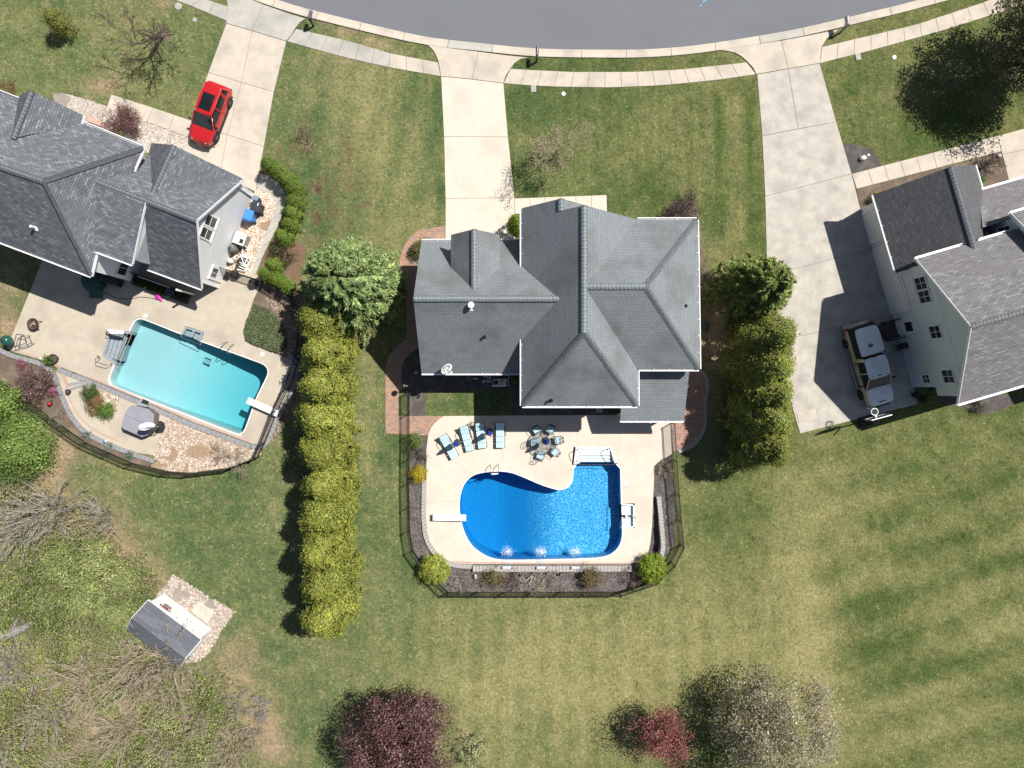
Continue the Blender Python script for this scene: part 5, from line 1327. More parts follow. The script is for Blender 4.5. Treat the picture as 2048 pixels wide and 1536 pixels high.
bare('dry_shrub', 'small dry twiggy shrub near the red ball by the left fence', 'shrub', 127, 832, 0.7, 0.02, M_TWIGG, depth=3, spread=0.8, seed=12, stems=7, buds=[(0.24, 0.19, 0.16)], nb=260, bsize=0.05, kn='twigs')
bare('burgundy_shrub', 'dark purple brown shrub at the front right corner of the cream house', 'shrub', 1366, 428, 1.8, 0.04, M_TWIGD, depth=3, spread=0.6, seed=14, stems=14, kids=(2, 3), buds=[(0.13, 0.085, 0.08), (0.19, 0.14, 0.135), (0.09, 0.06, 0.055)], nb=3000, bsize=0.07, kn='foliage', blur=0.15, L0=0.5)
bare('grey_shrub', 'grey twiggy shrub against the right side of the cream house', 'shrub', 1401, 545, 1.1, 0.03, M_TWIGG, depth=3, spread=0.7, seed=15, stems=9, buds=[(0.28, 0.24, 0.18), (0.2, 0.17, 0.13)], nb=700, bsize=0.06, kn='twigs')
bare('grey_shrub', 'brown spreading shrub by the conifer at the right of the cream house', 'shrub', 1412, 572, 0.9, 0.03, M_TWIG, depth=3, spread=0.8, seed=16, stems=8, buds=[(0.24, 0.19, 0.11)], nb=500, bsize=0.06, kn='twigs')

def shrub(name, label, x, y, r, h, cols, K=120, nper=22, size=0.10, s=None, var=0.2, lump=0.15, spread=0.09, aspect=0.55):
    t = thing(name, label, 'shrub'); globe_crown(t, r, h, cols, K=K, nper=nper, size=size, name='foliage', var=var, lump=lump, spread=spread, aspect=aspect)
    b = MB()
    for q in range(5):
        a = q * 1.256; b.tube([(0.03 * math.cos(a), 0.03 * math.sin(a), -0.05), (r * 0.35 * math.cos(a), r * 0.35 * math.sin(a), h * 0.5)], [0.03, 0.012], 5)
    b.build('stems', M_TWIG, t, world=False); return at(t, x, y)
GLOBE = [(0.32, 0.36, 0.06), (0.26, 0.31, 0.05), (0.38, 0.39, 0.08), (0.19, 0.235, 0.04)]
shrub('globe_shrub', 'round yellow green shrub at the lower left corner of the pool garden', 871, 1133, 0.98, 1.5, GLOBE, K=300, nper=26, size=0.085, lump=0.07, spread=0.08)
shrub('globe_shrub', 'round lime green shrub at the lower right corner of the pool garden', 1301, 1130, 0.92, 1.5, [(0.24, 0.32, 0.03), (0.19, 0.27, 0.025), (0.30, 0.36, 0.05), (0.13, 0.19, 0.02)], K=260, nper=26, size=0.10, lump=0.12)
shrub('forsythia', 'bright yellow flowering shrub beside the left pool fence', 839, 946, 0.52, 0.9, [(0.55, 0.42, 0.02), (0.48, 0.36, 0.015), (0.36, 0.32, 0.04), (0.60, 0.48, 0.05)], K=110, nper=22, size=0.075)
shrub('leafy_shrub', 'light green leafy shrub in the mulch at the top left of the pool deck', 831, 881, 0.50, 0.6, [(0.16, 0.24, 0.05), (0.21, 0.28, 0.08), (0.11, 0.17, 0.035)], K=70, nper=18, size=0.085)
bare('dry_shrub', 'bare twiggy shrub between the light green and yellow shrubs', 'shrub', 831, 913, 0.7, 0.02, M_TWIGD, depth=3, spread=0.8, seed=22, stems=9, buds=[(0.2, 0.16, 0.11), (0.15, 0.16, 0.06)], nb=420, bsize=0.05, kn='twigs')
t = thing('cone_shrub', 'tall bright green evergreen shrub at the inner corner of the middle driveway', 'shrub')
column_crown(t, 2.6, 0.62, [(0.17, 0.24, 0.025), (0.13, 0.20, 0.02), (0.22, 0.28, 0.035)], K=200, nper=24, size=0.085, lump=0.1, spread=0.07, name='foliage', z0=0.05); MB().tube([(0, 0, -0.05), (0, 0, 1.6)], [0.06, 0.02], 6).build('stem', M_BARK, t, world=False); at(t, 1034, 456, 0, 1, 1)
shrub('grass_clump', 'olive brown grassy shrub at the front left corner of the cream house', 836, 502, 0.5, 0.9, [(0.14, 0.14, 0.05), (0.20, 0.17, 0.07), (0.09, 0.10, 0.035)], K=80, nper=20, size=0.16, aspect=0.18)
shrub('grass_clump', 'small olive grassy shrub beside the brick path under the garage eave', 850, 488, 0.4, 0.6, [(0.16, 0.15, 0.06), (0.20, 0.18, 0.08)], K=46, nper=18, size=0.14, aspect=0.18)
shrub('leafy_shrub', 'grey green shrub beside the white pipes behind the cream house', 1033, 757, 0.5, 0.9, [(0.13, 0.14, 0.06), (0.18, 0.18, 0.09), (0.09, 0.10, 0.04)], K=80, nper=20, size=0.08)
shrub('leafy_shrub', 'olive brown bush in the mulch below the right waterfall', 1178, 1152, 0.72, 1.0, [(0.17, 0.125, 0.05), (0.13, 0.105, 0.04), (0.22, 0.17, 0.07), (0.10, 0.07, 0.03)], K=130, nper=20, size=0.085, lump=0.25)
shrub('leafy_shrub', 'mixed green and brown bush in the mulch below the left waterfall', 984, 1152, 0.68, 0.95, [(0.17, 0.13, 0.08), (0.22, 0.20, 0.05), (0.13, 0.10, 0.06), (0.25, 0.22, 0.06)], K=90, nper=16, size=0.085, lump=0.3)
bare('dry_shrub', 'rusty twiggy shrub right of the mixed bush below the left waterfall', 'shrub', 1016, 1156, 0.8, 0.025, M_TWIGR, depth=3, spread=0.75, seed=31, stems=8, buds=[(0.2, 0.11, 0.08), (0.26, 0.16, 0.11)], nb=420, bsize=0.06, kn='twigs')
bare('bare_tree', 'leafless grey weeping tree in the mulch below the middle waterfall', 'tree', 1066, 1150, 1.9, 0.06, M_TWIGG, depth=4, spread=0.8, seed=33, stems=2, kids=(2, 3))
bare('dry_shrub', 'tan spreading bare shrub with long stems beside the leafless tree', 'shrub', 1086, 1158, 1.2, 0.035, M_TWIG, depth=3, spread=0.7, seed=34, stems=6, buds=[(0.30, 0.22, 0.16)], nb=200, bsize=0.05, kn='twigs')
bare('dry_shrub', 'bare grey shrub at the left end of the lower mulch bed', 'shrub', 920, 1160, 0.8, 0.025, M_TWIGG, depth=3, spread=0.8, seed=35, stems=6)
bare('dry_shrub', 'bare burgundy shrub left of the lime green shrub', 'shrub', 1258, 1152, 1.0, 0.03, M_TWIGR, depth=3, spread=0.75, seed=36, stems=9, buds=[(0.17, 0.09, 0.08), (0.24, 0.15, 0.13)], nb=420, bsize=0.06, kn='twigs')
bare('dry_shrub', 'dry olive shrub in the mulch beside the right pool fence', 'shrub', 1324, 935, 0.6, 0.02, M_TWIG, depth=3, spread=0.8, seed=37, stems=8, buds=[(0.22, 0.19, 0.09), (0.16, 0.15, 0.06)], nb=380, bsize=0.06, kn='twigs')
shrub('leafy_shrub', 'small dark shrub under the cream house by the porch roof', 1218, 820, 0.35, 0.6, [(0.12, 0.11, 0.05), (0.17, 0.14, 0.06)], K=50, nper=16, size=0.07)
# left garden
shrub('leafy_shrub', 'dark green bush at the top of the stone island beside the hot tub', 187, 787, 0.55, 0.7, [(0.07, 0.13, 0.025), (0.10, 0.17, 0.035), (0.05, 0.09, 0.02)], K=90, nper=22, size=0.075)
shrub('leafy_shrub', 'orange brown bush in the middle of the stone island beside the hot tub', 194, 810, 0.66, 0.7, [(0.27, 0.15, 0.06), (0.20, 0.12, 0.05), (0.33, 0.20, 0.09), (0.13, 0.12, 0.04)], K=110, nper=22, size=0.075)
shrub('leafy_shrub', 'bright green bush at the lower end of the stone island beside the hot tub', 216, 822, 0.56, 0.7, [(0.11, 0.21, 0.03), (0.08, 0.15, 0.025), (0.15, 0.25, 0.045)], K=90, nper=22, size=0.075)
SUCC = [(0.24, 0.31, 0.25), (0.19, 0.26, 0.20), (0.30, 0.36, 0.30)]
for x, y, lb in [(177, 869, 'pale blue green spiky plant, nearest the left of the curved paver band'), (221, 892, 'pale blue green spiky plant, middle one below the curved paver band'), (263, 909, 'pale blue green spiky plant at the right end of the curved paver band')]:
    t = thing('spiky_plant', lb, 'plant', group='blue green plants below the paver band')
    n_ = 150; a = rng.uniform(0, 6.28, n_); el = rng.uniform(0.1, 1.2, n_); d = np.stack([np.cos(a) * np.cos(el), np.sin(a) * np.cos(el), np.sin(el)], 1); L = rng.uniform(0.3, 0.5, n_)
    cards('leaf_rosette', d * (L * 0.5)[:, None] + [0, 0, 0.05], np.cross(d, unit(n_)), L, 0.055, tints(n_, SUCC, 0.15), M_LEAF, t, axis=d, world=False); at(t, x, y)
t = thing('cone_shrub', 'yellow green conical shrub on the top left lawn', 'shrub')
column_crown(t, 2.4, 0.66, [(0.155, 0.165, 0.035), (0.12, 0.14, 0.03), (0.21, 0.20, 0.05)], K=180, nper=22, size=0.10, lump=0.3, name='foliage', z0=0.05); MB().tube([(0, 0, -0.05), (0, 0, 1.4)], [0.05, 0.02], 6).build('stem', M_BARK, t, world=False); at(t, 139, 62)
shrub('leafy_shrub', 'rusty shrub at the left edge beside the white house', 24, 186, 0.6, 1.0, [(0.20, 0.13, 0.07), (0.14, 0.11, 0.05), (0.26, 0.18, 0.10)], K=80, nper=20, size=0.08)
shrub('leafy_shrub', 'small lime shrub under the gutter of the white house near the red shrub', 238, 271, 0.42, 0.6, [(0.24, 0.28, 0.06), (0.18, 0.22, 0.05)], K=60, nper=20, size=0.07)
bare('pine_shrub', 'sparse olive pine shrub with bent stem among the small cone evergreens', 'shrub', 571, 508, 1.5, 0.05, M_TWIGD, depth=3, spread=0.8, seed=41, stems=4, buds=[(0.11, 0.12, 0.045), (0.15, 0.14, 0.06), (0.08, 0.08, 0.035)], nb=1900, bsize=0.10, kn='foliage', blur=0.16, aspect=0.35)
shrub('leafy_shrub', 'small golden shrub at the front corner of the dark garage roof', 1746, 398, 0.38, 0.8, [(0.32, 0.24, 0.04), (0.25, 0.2, 0.03)], K=60, nper=20, size=0.07)
bare('dry_shrub', 'leafless dark shrub in the bed by the right house entrance', 'shrub', 1962, 340, 1.3, 0.04, M_TWIGD, depth=4, spread=0.8, seed=43, stems=4, kids=(2, 3))
shrub('leafy_shrub', 'small green plant in the bed by the right house entrance', 1962, 362, 0.22, 0.3, [(0.08, 0.2, 0.03)], K=20, nper=14, size=0.07)
shrub('leafy_shrub', 'dark low shrub in the shaded bed behind the right house', 1952, 812, 0.6, 0.5, [(0.06, 0.09, 0.04), (0.10, 0.09, 0.06)], K=60, nper=16, size=0.08)
for x, y, lb in [(1825, 789, 'small dark potted plant at the corner of the right driveway, nearer the truck'), (1841, 797, 'small dark potted plant at the corner of the right driveway, nearer the lawn')]:
    t = thing('potted_plant', lb, 'potted plant'); MB().lathe([(0.12, 0), (0.17, 0.28), (0.15, 0.28), (0.14, 0.22)], n=12).build('pot', M_BLACK, t, world=False)
    globe_crown(t, 0.24, 0.45, [(0.03, 0.035, 0.02), (0.06, 0.06, 0.035)], K=24, nper=12, size=0.09, name='foliage', z0=0.2); at(t, x, y)

# ivy ground cover beside the left pool
ivy = [(512, 608), (498, 634), (490, 660), (494, 680), (508, 688), (556, 706), (574, 690), (564, 645), (540, 620)]
a = np.array(ivy); qx, qy = rng.uniform(a[:, 0].min(), a[:, 0].max(), 26000), rng.uniform(a[:, 1].min(), a[:, 1].max(), 26000); k = inside(qx, qy, ivy); qx, qy = qx[k][:11000], qy[k][:11000]; n_ = len(qx)
cards('ground_cover', np.stack([(qx - 1024) * CAM_H / F, (768 - qy) * CAM_H / F, rng.uniform(0.05, 0.3, n_)], 1), unit(n_) * 0.6 + [0, 0, 1], 0.12 * rng.uniform(0.6, 1.4, n_), 0.075, tints(n_, [(0.10, 0.135, 0.05), (0.14, 0.17, 0.075), (0.07, 0.10, 0.04), (0.18, 0.19, 0.11)], 0.2), M_LEAF, kind='stuff')

# -- leafy and flowering trees at the frame edges
def leafy(name, label, x, y, h, r, cz, cols, seed, K=520, nper=24, size=0.16, m=M_BARK, gaps=0.35, spread=0.25, aspect=0.6, flat=0.75, crown='crown'):
    rnd = random.Random(seed); t = thing(name, label, 'tree')
    segs, tips = branching(rnd, (0, 0, -0.1), (0.05, 0.05, 1), h * 0.33, 0.15, 4, 0.65, (2, 3), 0.12)
    s_ = np.array(segs); k = h * 0.95 / s_[:, 5].max(); rr = np.hypot(s_[:, 3], s_[:, 4]).max(); s_[:, [0, 1, 3, 4]] *= min(r * 0.9 / rr, k * 1.5); s_[:, [2, 5]] *= k
    big = s_[:, 6] > 0.05; limbs('trunk', s_[big], m, t, world=False, n=6); limbs('branches', s_[~big], m, t, world=False, n=3)
    nl = 46; gi = np.arange(nl); gz = 1 - 2 * (gi + 0.5) / nl; ga = gi * 2.39996 + seed; ld = np.stack([np.cos(ga) * np.sqrt(1 - gz ** 2), np.sin(ga) * np.sqrt(1 - gz ** 2), gz], 1); lobe = ld * (rng.uniform(0.35, 0.90, nl)[:, None]) * np.array([r, r, r * flat]); lr = r * rng.uniform(0.18, 0.36, nl)
    li = rng.integers(0, nl, K); d = unit(K); d[:, 2] = np.abs(d[:, 2]) * np.where(rng.random(K) < 0.8, 1, -1)
    c = lobe[li] + d * lr[li][:, None] * rng.uniform(0.75, 1.05, (K, 1)) + np.array([0, 0, cz])
    g_ = noise2(c[:, 0] + 50, c[:, 1] + 50 + c[:, 2] * 0.7, 1.6, seed, 2); keep = g_ > np.quantile(g_, gaps * 0.6); c, d = c[keep], d[keep]; c[:, 2] = np.maximum(c[:, 2], 0.4)
    clump_cards(crown, c, nper, spread, size, cols, t, d, 0.22, aspect); return at(t, x, y)
leafy('plum_tree', 'large dark purple leaved tree at the bottom of the back lawn', 824, 1424, 6.4, 3.9, 4.0, [(0.12, 0.048, 0.050), (0.08, 0.034, 0.036), (0.16, 0.075, 0.072), (0.10, 0.042, 0.042), (0.26, 0.19, 0.17)], 3, K=1900, nper=26, size=0.12, gaps=0.15)
leafy('red_tree', 'small red leaved tree left of the white blossoming tree', 1305, 1438, 4.2, 2.25, 2.7, [(0.25, 0.075, 0.075), (0.19, 0.06, 0.06), (0.32, 0.14, 0.12)], 5, K=420, nper=20, size=0.12, gaps=0.3, spread=0.2)
leafy('blossom_tree', 'white blossoming tree at the bottom of the back lawn', 1508, 1418, 6.4, 4.6, 3.8, [(0.42, 0.36, 0.275), (0.34, 0.30, 0.20), (0.24, 0.25, 0.10), (0.52, 0.45, 0.37), (0.30, 0.27, 0.16), (0.22, 0.20, 0.12)], 7, K=1700, nper=20, size=0.12, gaps=0.30, spread=0.3, m=M_TWIGD, crown='blossom')
leafy('leafy_tree', 'tall olive leaved tree with long shadow at the top right corner', 2012, 133, 8.4, 4.5, 5.2, [(0.12, 0.125, 0.05), (0.09, 0.10, 0.04), (0.18, 0.17, 0.085), (0.26, 0.24, 0.15)], 9, K=1500, nper=24, size=0.17, gaps=0.12)
shrub('leafy_shrub', 'pale cream green shrub beside the purple tree at the bottom edge', 944, 1494, 1.1, 1.6, [(0.34, 0.34, 0.17), (0.24, 0.28, 0.10), (0.42, 0.42, 0.26)], K=120, nper=20, size=0.10, lump=0.3)

# -- the wild corner
GREEN = [(0.15, 0.235, 0.045), (0.20, 0.285, 0.065), (0.105, 0.175, 0.033), (0.26, 0.32, 0.10)]
shrub('wild_bush', 'dense bright green bush at the left edge outside the black fence', 72, 892, 1.85, 3.2, GREEN, K=620, nper=28, size=0.13, lump=0.2, spread=0.22)
shrub('wild_bush', 'small bright green bush at the left edge against the fence', 30, 803, 1.05, 2.4, GREEN, K=170, nper=24, size=0.14, lump=0.2, spread=0.16)
LIMEB = [(0.255, 0.305, 0.095), (0.205, 0.26, 0.072), (0.33, 0.36, 0.14), (0.15, 0.20, 0.055), (0.30, 0.27, 0.15)]
wb = [(130, 1130, 1.7, 'lime bush at the upper left of the wild corner above the log'), (205, 1128, 1.9, 'lime bush at the top of the wild corner near the lawn edge'), (262, 1158, 1.5, 'lime bush touching the corner of the white shed'),
      (180, 1190, 2.0, 'large lime bush in the middle of the wild corner left of the shed'), (105, 1196, 1.6, 'lime bush above the fallen log'), (245, 1222, 1.3, 'lime bush at the left wall of the shed')]
for i, (x, y, r_, lb) in enumerate(wb): shrub('wild_bush', lb, x, y, r_, r_ * 1.3, LIMEB, K=int(210 * r_), nper=26, size=0.115, lump=0.32, spread=0.2, var=0.26)
def brush(label, x, y, h, r, seed, n=26, tw=1.0, leaf=900, m=None, name='brushy_tree', cols=((0.27, 0.29, 0.095), (0.36, 0.32, 0.17), (0.21, 0.25, 0.07)), lean=(0, 0)):
    rnd = random.Random(seed); t = thing(name, label, 'shrub' if 'shrub' in name else 'tree'); S1, S2, pts = [], [], []
    for i in range(n):
        a = rnd.uniform(0, 6.283); sp = rnd.uniform(0.15, 1.0); p = Vector((0.25 * math.cos(a), 0.25 * math.sin(a), -0.05))
        d = Vector((math.cos(a) * sp * r + lean[0], math.sin(a) * sp * r + lean[1], h * (0.85 - 0.55 * sp) * rnd.uniform(0.6, 1.1))); L = d.length; d.normalize(); k = 7; rad = 0.035 * tw
        for j in range(k):
            d2 = (d + Vector((rnd.gauss(0, 0.2), rnd.gauss(0, 0.2), rnd.gauss(0, 0.14)))).normalized(); q = p + d2 * L / k; r2 = max(rad * 0.84, 0.009)
            S1.append((*p, *q, rad, r2))
            if j > 0:
                for c in range(rnd.randint(2, 4)):
                    e_ = (d2 + Vector((rnd.gauss(0, 0.5), rnd.gauss(0, 0.5), rnd.gauss(0.1, 0.3)))).normalized(); l2 = rnd.uniform(0.35, 1.0) * (1.25 - j / k); q2 = p + e_ * l2 * 0.5; e2 = (e_ + Vector((rnd.gauss(0, 0.25), rnd.gauss(0, 0.25), 0.1))).normalized(); q3 = q2 + e2 * l2 * 0.5
                    S2.append((*p, *q2, 0.013 * tw, 0.010 * tw)); S2.append((*q2, *q3, 0.010 * tw, 0.006 * tw)); pts.append(q3); pts.append(q2)
                    if rnd.random() < 0.6:
                        q4 = q2 + (e_ + Vector((rnd.gauss(0, 0.6), rnd.gauss(0, 0.6), rnd.gauss(0, 0.3)))).normalized() * l2 * 0.45; S2.append((*q2, *q4, 0.009 * tw, 0.005 * tw)); pts.append(q4)
            p, rad, d = q, r2, d2
    for S in (S1, S2):
        for i, s in enumerate(S): S[i] = (s[0], s[1], max(s[2], -0.1), s[3], s[4], max(s[5], 0.03), s[6], s[7])
    limbs('stems', S1, m or M_TWIG, t, world=False, n=4); limbs('twigs', S2, m or M_TWIG, t, world=False, n=3)
    if leaf:
        c = np.array([tuple(v) for v in pts]); c = c[rng.integers(0, len(c), leaf)] + rng.normal(0, 0.06, (leaf, 3)); c[:, 2] = np.maximum(c[:, 2], 0.05); s = 0.085 * rng.uniform(0.6, 1.4, leaf)
        cards('buds', c, unit(leaf) + [0, 0, 0.5], s, s * 0.6, tints(leaf, list(cols), 0.2), M_LEAF, t, world=False)
    return at(t, x, y)
brush('large brown twiggy shrub in the bed at the far left fence', 82, 770, 1.7, 1.75, 6, 44, 1.0, 1500, M_TWIGR, 'azalea_shrub', ((0.26, 0.18, 0.145), (0.33, 0.235, 0.19), (0.2, 0.13, 0.11)))
for i, (x, y, h_, r_, lb, n_, lf, mm) in enumerate([
    (285, 1335, 6.0, 3.2, 'wide tan brushy tree overhanging the shed roof', 46, 1500, M_TWIG), (180, 1352, 4.4, 3.0, 'tan brushy tree left of the shed in the wild corner', 40, 1500, M_TWIG), (335, 1392, 3.6, 2.6, 'tan brushy tree below the shed', 34, 1400, M_TWIG),
    (400, 1425, 2.8, 2.0, 'low tan brushy tree right of the shed bottom', 26, 1200, M_TWIG), (110, 1412, 4.0, 2.8, 'tan brushy tree low in the wild corner', 34, 900, M_TWIGG), (245, 1455, 3.6, 2.8, 'grey tan brushy tree at the bottom of the wild corner', 36, 1300, M_TWIG),
    (470, 1490, 2.4, 1.8, 'small tan brushy tree at the bottom edge near the purple tree', 22, 700, M_TWIG), (40, 1330, 3.4, 2.4, 'grey brushy tree below the fallen log', 28, 500, M_TWIGG),
    (175, 1215, 3.4, 2.4, 'thin tan brushy tree growing through the lime bushes left of the shed', 26, 500, M_TWIG), (120, 1120, 3.0, 2.2, 'thin grey brushy tree growing through the upper lime bushes', 24, 300, M_TWIGG), (20, 1480, 3.4, 2.6, 'grey brushy tree in the bottom left corner', 34, 600, M_TWIGG), (330, 1480, 3.2, 2.4, 'tan brushy tree at the bottom edge below the shed', 34, 1000, M_TWIG)]):
    brush(lb, x, y, h_, r_, 80 + i, n_, 1.25, lf, mm)
brush('leaning tan brushy tree whose branches lie over the shed roof', 350, 1326, 9.0, 1.5, 77, 44, 1.2, 1300, M_TWIG, lean=(0.5, 2.3))
for i, (x, y, r_, lb) in enumerate([(330, 1440, 1.3, 'low lime bush below the shed among tan branches'), (225, 1285, 1.3, 'low lime bush at the lower left corner of the shed'), (150, 1290, 1.4, 'low lime bush right of the fallen log'), (432, 1395, 1.2, 'low lime bush between shed gravel and the bottom edge'), (310, 1510, 1.5, 'low lime bush at the bottom edge of the wild corner'), (22, 1195, 1.3, 'lime bush at the left edge above the log'), (400, 1490, 1.2, 'low lime bush near the bottom edge left of the purple tree')]):
    shrub('wild_bush', lb, x, y, r_, r_ * 0.9, LIMEB, K=int(80 * r_), nper=16, size=0.13, lump=0.5, spread=0.3)
for i, (x, y, h_, r_, lb, n_) in enumerate([(112, 1022, 5.0, 3.2, 'bare grey tree at the left edge above the lime bushes', 44), (56, 1046, 4.4, 2.8, 'grey leafless tree at the far left edge above the log', 36), (205, 1035, 3.0, 2.0, 'small bare tree at the lawn edge below the curved fence', 22)]):
    brush(lb, x, y, h_, r_, 60 + i, n_, 1.3, 420, M_TWIGG, 'bare_tree')
for i, (x, y, h_, lb) in enumerate([(538, 1408, 1.6, 'bare grey bush on the lawn edge right of the wild corner'), (505, 1450, 1.4, 'bare tan bush near the bottom edge right of the wild corner'), (470, 1400, 1.5, 'tan twiggy bush between shed and lawn'), (468, 922, 1.6, 'leafless shrub casting a thin shadow on the river stones')]):
    bare('bare_bush', lb, 'shrub', x, y, h_, 0.03, M_TWIGG if i % 2 == 0 else M_TWIG, depth=4, spread=0.7, seed=100 + i, stems=5, kids=(2, 3))
for x, y, lb in [(75, 1400, 'yellow flowering bush in the lower left of the wild corner'), (40, 1455, 'yellow flowering bush at the bottom left edge')]:
    shrub('wild_bush', lb, x, y, 1.3, 1.8, [(0.42, 0.36, 0.13), (0.30, 0.26, 0.10), (0.16, 0.18, 0.06), (0.24, 0.2, 0.16)], K=130, nper=14, size=0.10, lump=0.4, spread=0.25)
woods = [(-20, 975), (90, 968), (165, 1005), (212, 1065), (236, 1112), (282, 1170), (296, 1225), (270, 1262), (330, 1322), (400, 1334), (440, 1372), (482, 1440), (505, 1560), (-20, 1560)]
a = np.array(woods); qx, qy = rng.uniform(-20, 505, 90000), rng.uniform(968, 1560, 90000); k = inside(qx, qy, woods) & (noise2(qx + 900, qy, 40, 9, 4) > 0.43); qx, qy = qx[k][:40000], qy[k][:40000]; n_ = len(qx)
tn = noise2(qx + 700, qy, 70, 4, 2)[:, None]; cA, cB = tints(n_, [(0.25, 0.32, 0.075), (0.32, 0.37, 0.11), (0.17, 0.235, 0.055)], 0.2), tints(n_, [(0.36, 0.29, 0.19), (0.29, 0.22, 0.14), (0.24, 0.23, 0.10)], 0.2)
cards('undergrowth', np.stack([(qx - 1024) * CAM_H / F, (768 - qy) * CAM_H / F, rng.uniform(0.03, 1.0, n_) * noise2(qx + 100, qy, 22, 12, 2) * 1.6], 1), unit(n_) + [0, 0, 0.7], 0.16 * rng.uniform(0.5, 1.4, n_), 0.08, np.where(rng.random((n_, 1)) < np.clip((tn - 0.25) * 2.8, 0.15, 0.92), cA, cB), M_LEAF, kind='stuff')
sg_ = []
for i in range(5200):
    x, y = random.uniform(-20, 500), random.uniform(975, 1560)
    if not inside(np.array([x]), np.array([y]), woods)[0] : continue
    p = P(x, y, 0.0); a = random.uniform(0, 6.28); L = random.uniform(0.4, 1.5); e_ = random.uniform(0.1, 0.9)
    q = p + Vector((math.cos(a), math.sin(a), e_)) * L; sg_.append((*p, *q, 0.020, 0.010))
limbs('dead_stems', sg_, M_TWIG, n=3, kind='stuff')
lg = thing('fallen_log', 'thick grey fallen log at the left edge of the wild corner', 'log', tuple(P(35, 1262)))
MB().tube([P(-30, 1278, 0.35), P(20, 1268, 0.42), P(55, 1252, 0.4), P(74, 1240, 0.34)], [0.36, 0.34, 0.27, 0.18], 10).build('trunk', M_BARKG, lg)
MB().tube([P(20, 1268, 0.42), P(34, 1240, 0.75), P(50, 1228, 0.9)], [0.16, 0.1, 0.05], 7).build('branch', M_BARKG, lg)
# ------------------------------------------------------------------ fences
PICK = MB().box((0, 0, 0.60), (0.028, 0.028, 1.16)).mesh('picket'); PICK.materials.append(M_BLACK)
def fence(label, pts, h=1.25, gates=()):
    w_ = [P(*p) for p in pts]; root = thing('pool_fence', label, 'fence', tuple(w_[0])); n = 0; rest = MB(); o0 = root.location
    for i in range(len(w_) - 1):
        a, b = w_[i], w_[i + 1]; d = b - a; L = d.length; d.normalize(); k = max(round(L / 2.0), 1)
        for j in range(k):
            p, q = a.lerp(b, j / k), a.lerp(b, (j + 1) / k)
            MB().box((p.x, p.y, h * 0.5 + 0.02), (0.06, 0.06, h + 0.08)).build('post', M_BLACK, root)
            s_, e_ = p + d * 0.032, q - d * 0.032
            for z in (0.12, h - 0.16, h - 0.02):
                MB().beam(s_ + Vector((0, 0, z)), e_ + Vector((0, 0, z)), 0.032, 0.032).build('rail', M_BLACK, root)
            m = int((q - p).length / 0.112)
            for t in range(1, m):
                c = p.lerp(q, t / m)
                if n < 300:
                    o = bpy.data.objects.new('picket', PICK); col.objects.link(o); o.parent = root; o.location = c - o0; n += 1
                else: rest.box((c.x, c.y, 0.60), (0.028, 0.028, 1.16))
    p = w_[-1]; MB().box((p.x, p.y, h * 0.5 + 0.02), (0.06, 0.06, h + 0.08)).build('post', M_BLACK, root)
    if rest.v: rest.build('pickets', M_BLACK, root, kind='stuff')
    return root
fence('black picket fence along the left side of the blue pool garden', [(819, 783), (819, 870), (818, 965), (820, 1060), (826, 1100), (862, 1150), (896, 1183.5)])
fence('black picket fence along the lower edge of the blue pool garden', [(897.5, 1183.5), (1010, 1183.5), (1120, 1183.5), (1235, 1183)])
fence('black picket fence along the right side of the blue pool garden', [(1237, 1182.5), (1306, 1160), (1342, 1124), (1360, 1089), (1355, 1039), (1351, 987), (1346, 920), (1342, 846)])
fence('black picket fence curving round the lower edge of the pale pool garden', [(-30, 738), (0, 760), (56, 800), (103, 836), (175, 886), (266, 926), (336, 943), (381, 946), (462, 936), (516, 915)])
fence('black picket fence between the pale pool and the golden hedge', [(517.5, 913.5), (531, 886), (556, 822), (578, 776), (595, 730), (604, 690), (606, 640), (585, 598), (528, 566)])
fence('short black picket fence and gate beside the white house pool equipment', [(447, 538), (486, 551), (526, 564)])

# ------------------------------------------------------------------ pool furniture and fittings
M_CUSH = pmat('cushion_pale_blue', (0.42, 0.56, 0.62), (0.36, 0.50, 0.57), scale=3, rough=0.85)
def stripes(name, a, b, sc_):
    m = bpy.data.materials.new(name); m.use_nodes = True; t = m.node_tree; bs = t.nodes['Principled BSDF']; bs.inputs['Roughness'].default_value = 0.85
    tc = node(t, 'ShaderNodeTexCoord'); wv = node(t, 'ShaderNodeTexWave'); wv.bands_direction = 'X'; wv.inputs['Scale'].default_value = sc_
    t.links.new(tc.outputs['Object'], wv.inputs['Vector']); r = node(t, 'ShaderNodeValToRGB'); r.color_ramp.elements[0].color = (*a, 1); r.color_ramp.elements[1].color = (*b, 1)
    r.color_ramp.elements[0].position = 0.35; r.color_ramp.elements[1].position = 0.6
    t.links.new(wv.outputs[0], r.inputs[0]); t.links.new(r.outputs[0], bs.inputs['Base Color']); return m
M_STRIPE = stripes('striped_cushion', (0.30, 0.50, 0.58), (0.52, 0.66, 0.70), 1.9)
M_IRON = pmat('dark_iron', (0.045, 0.042, 0.045), (0.03, 0.03, 0.032), scale=5, rough=0.5, spec=0.4)
M_BLUE = pmat('royal_blue_canvas', (0.012, 0.055, 0.36), (0.01, 0.045, 0.30), scale=5, rough=0.8)
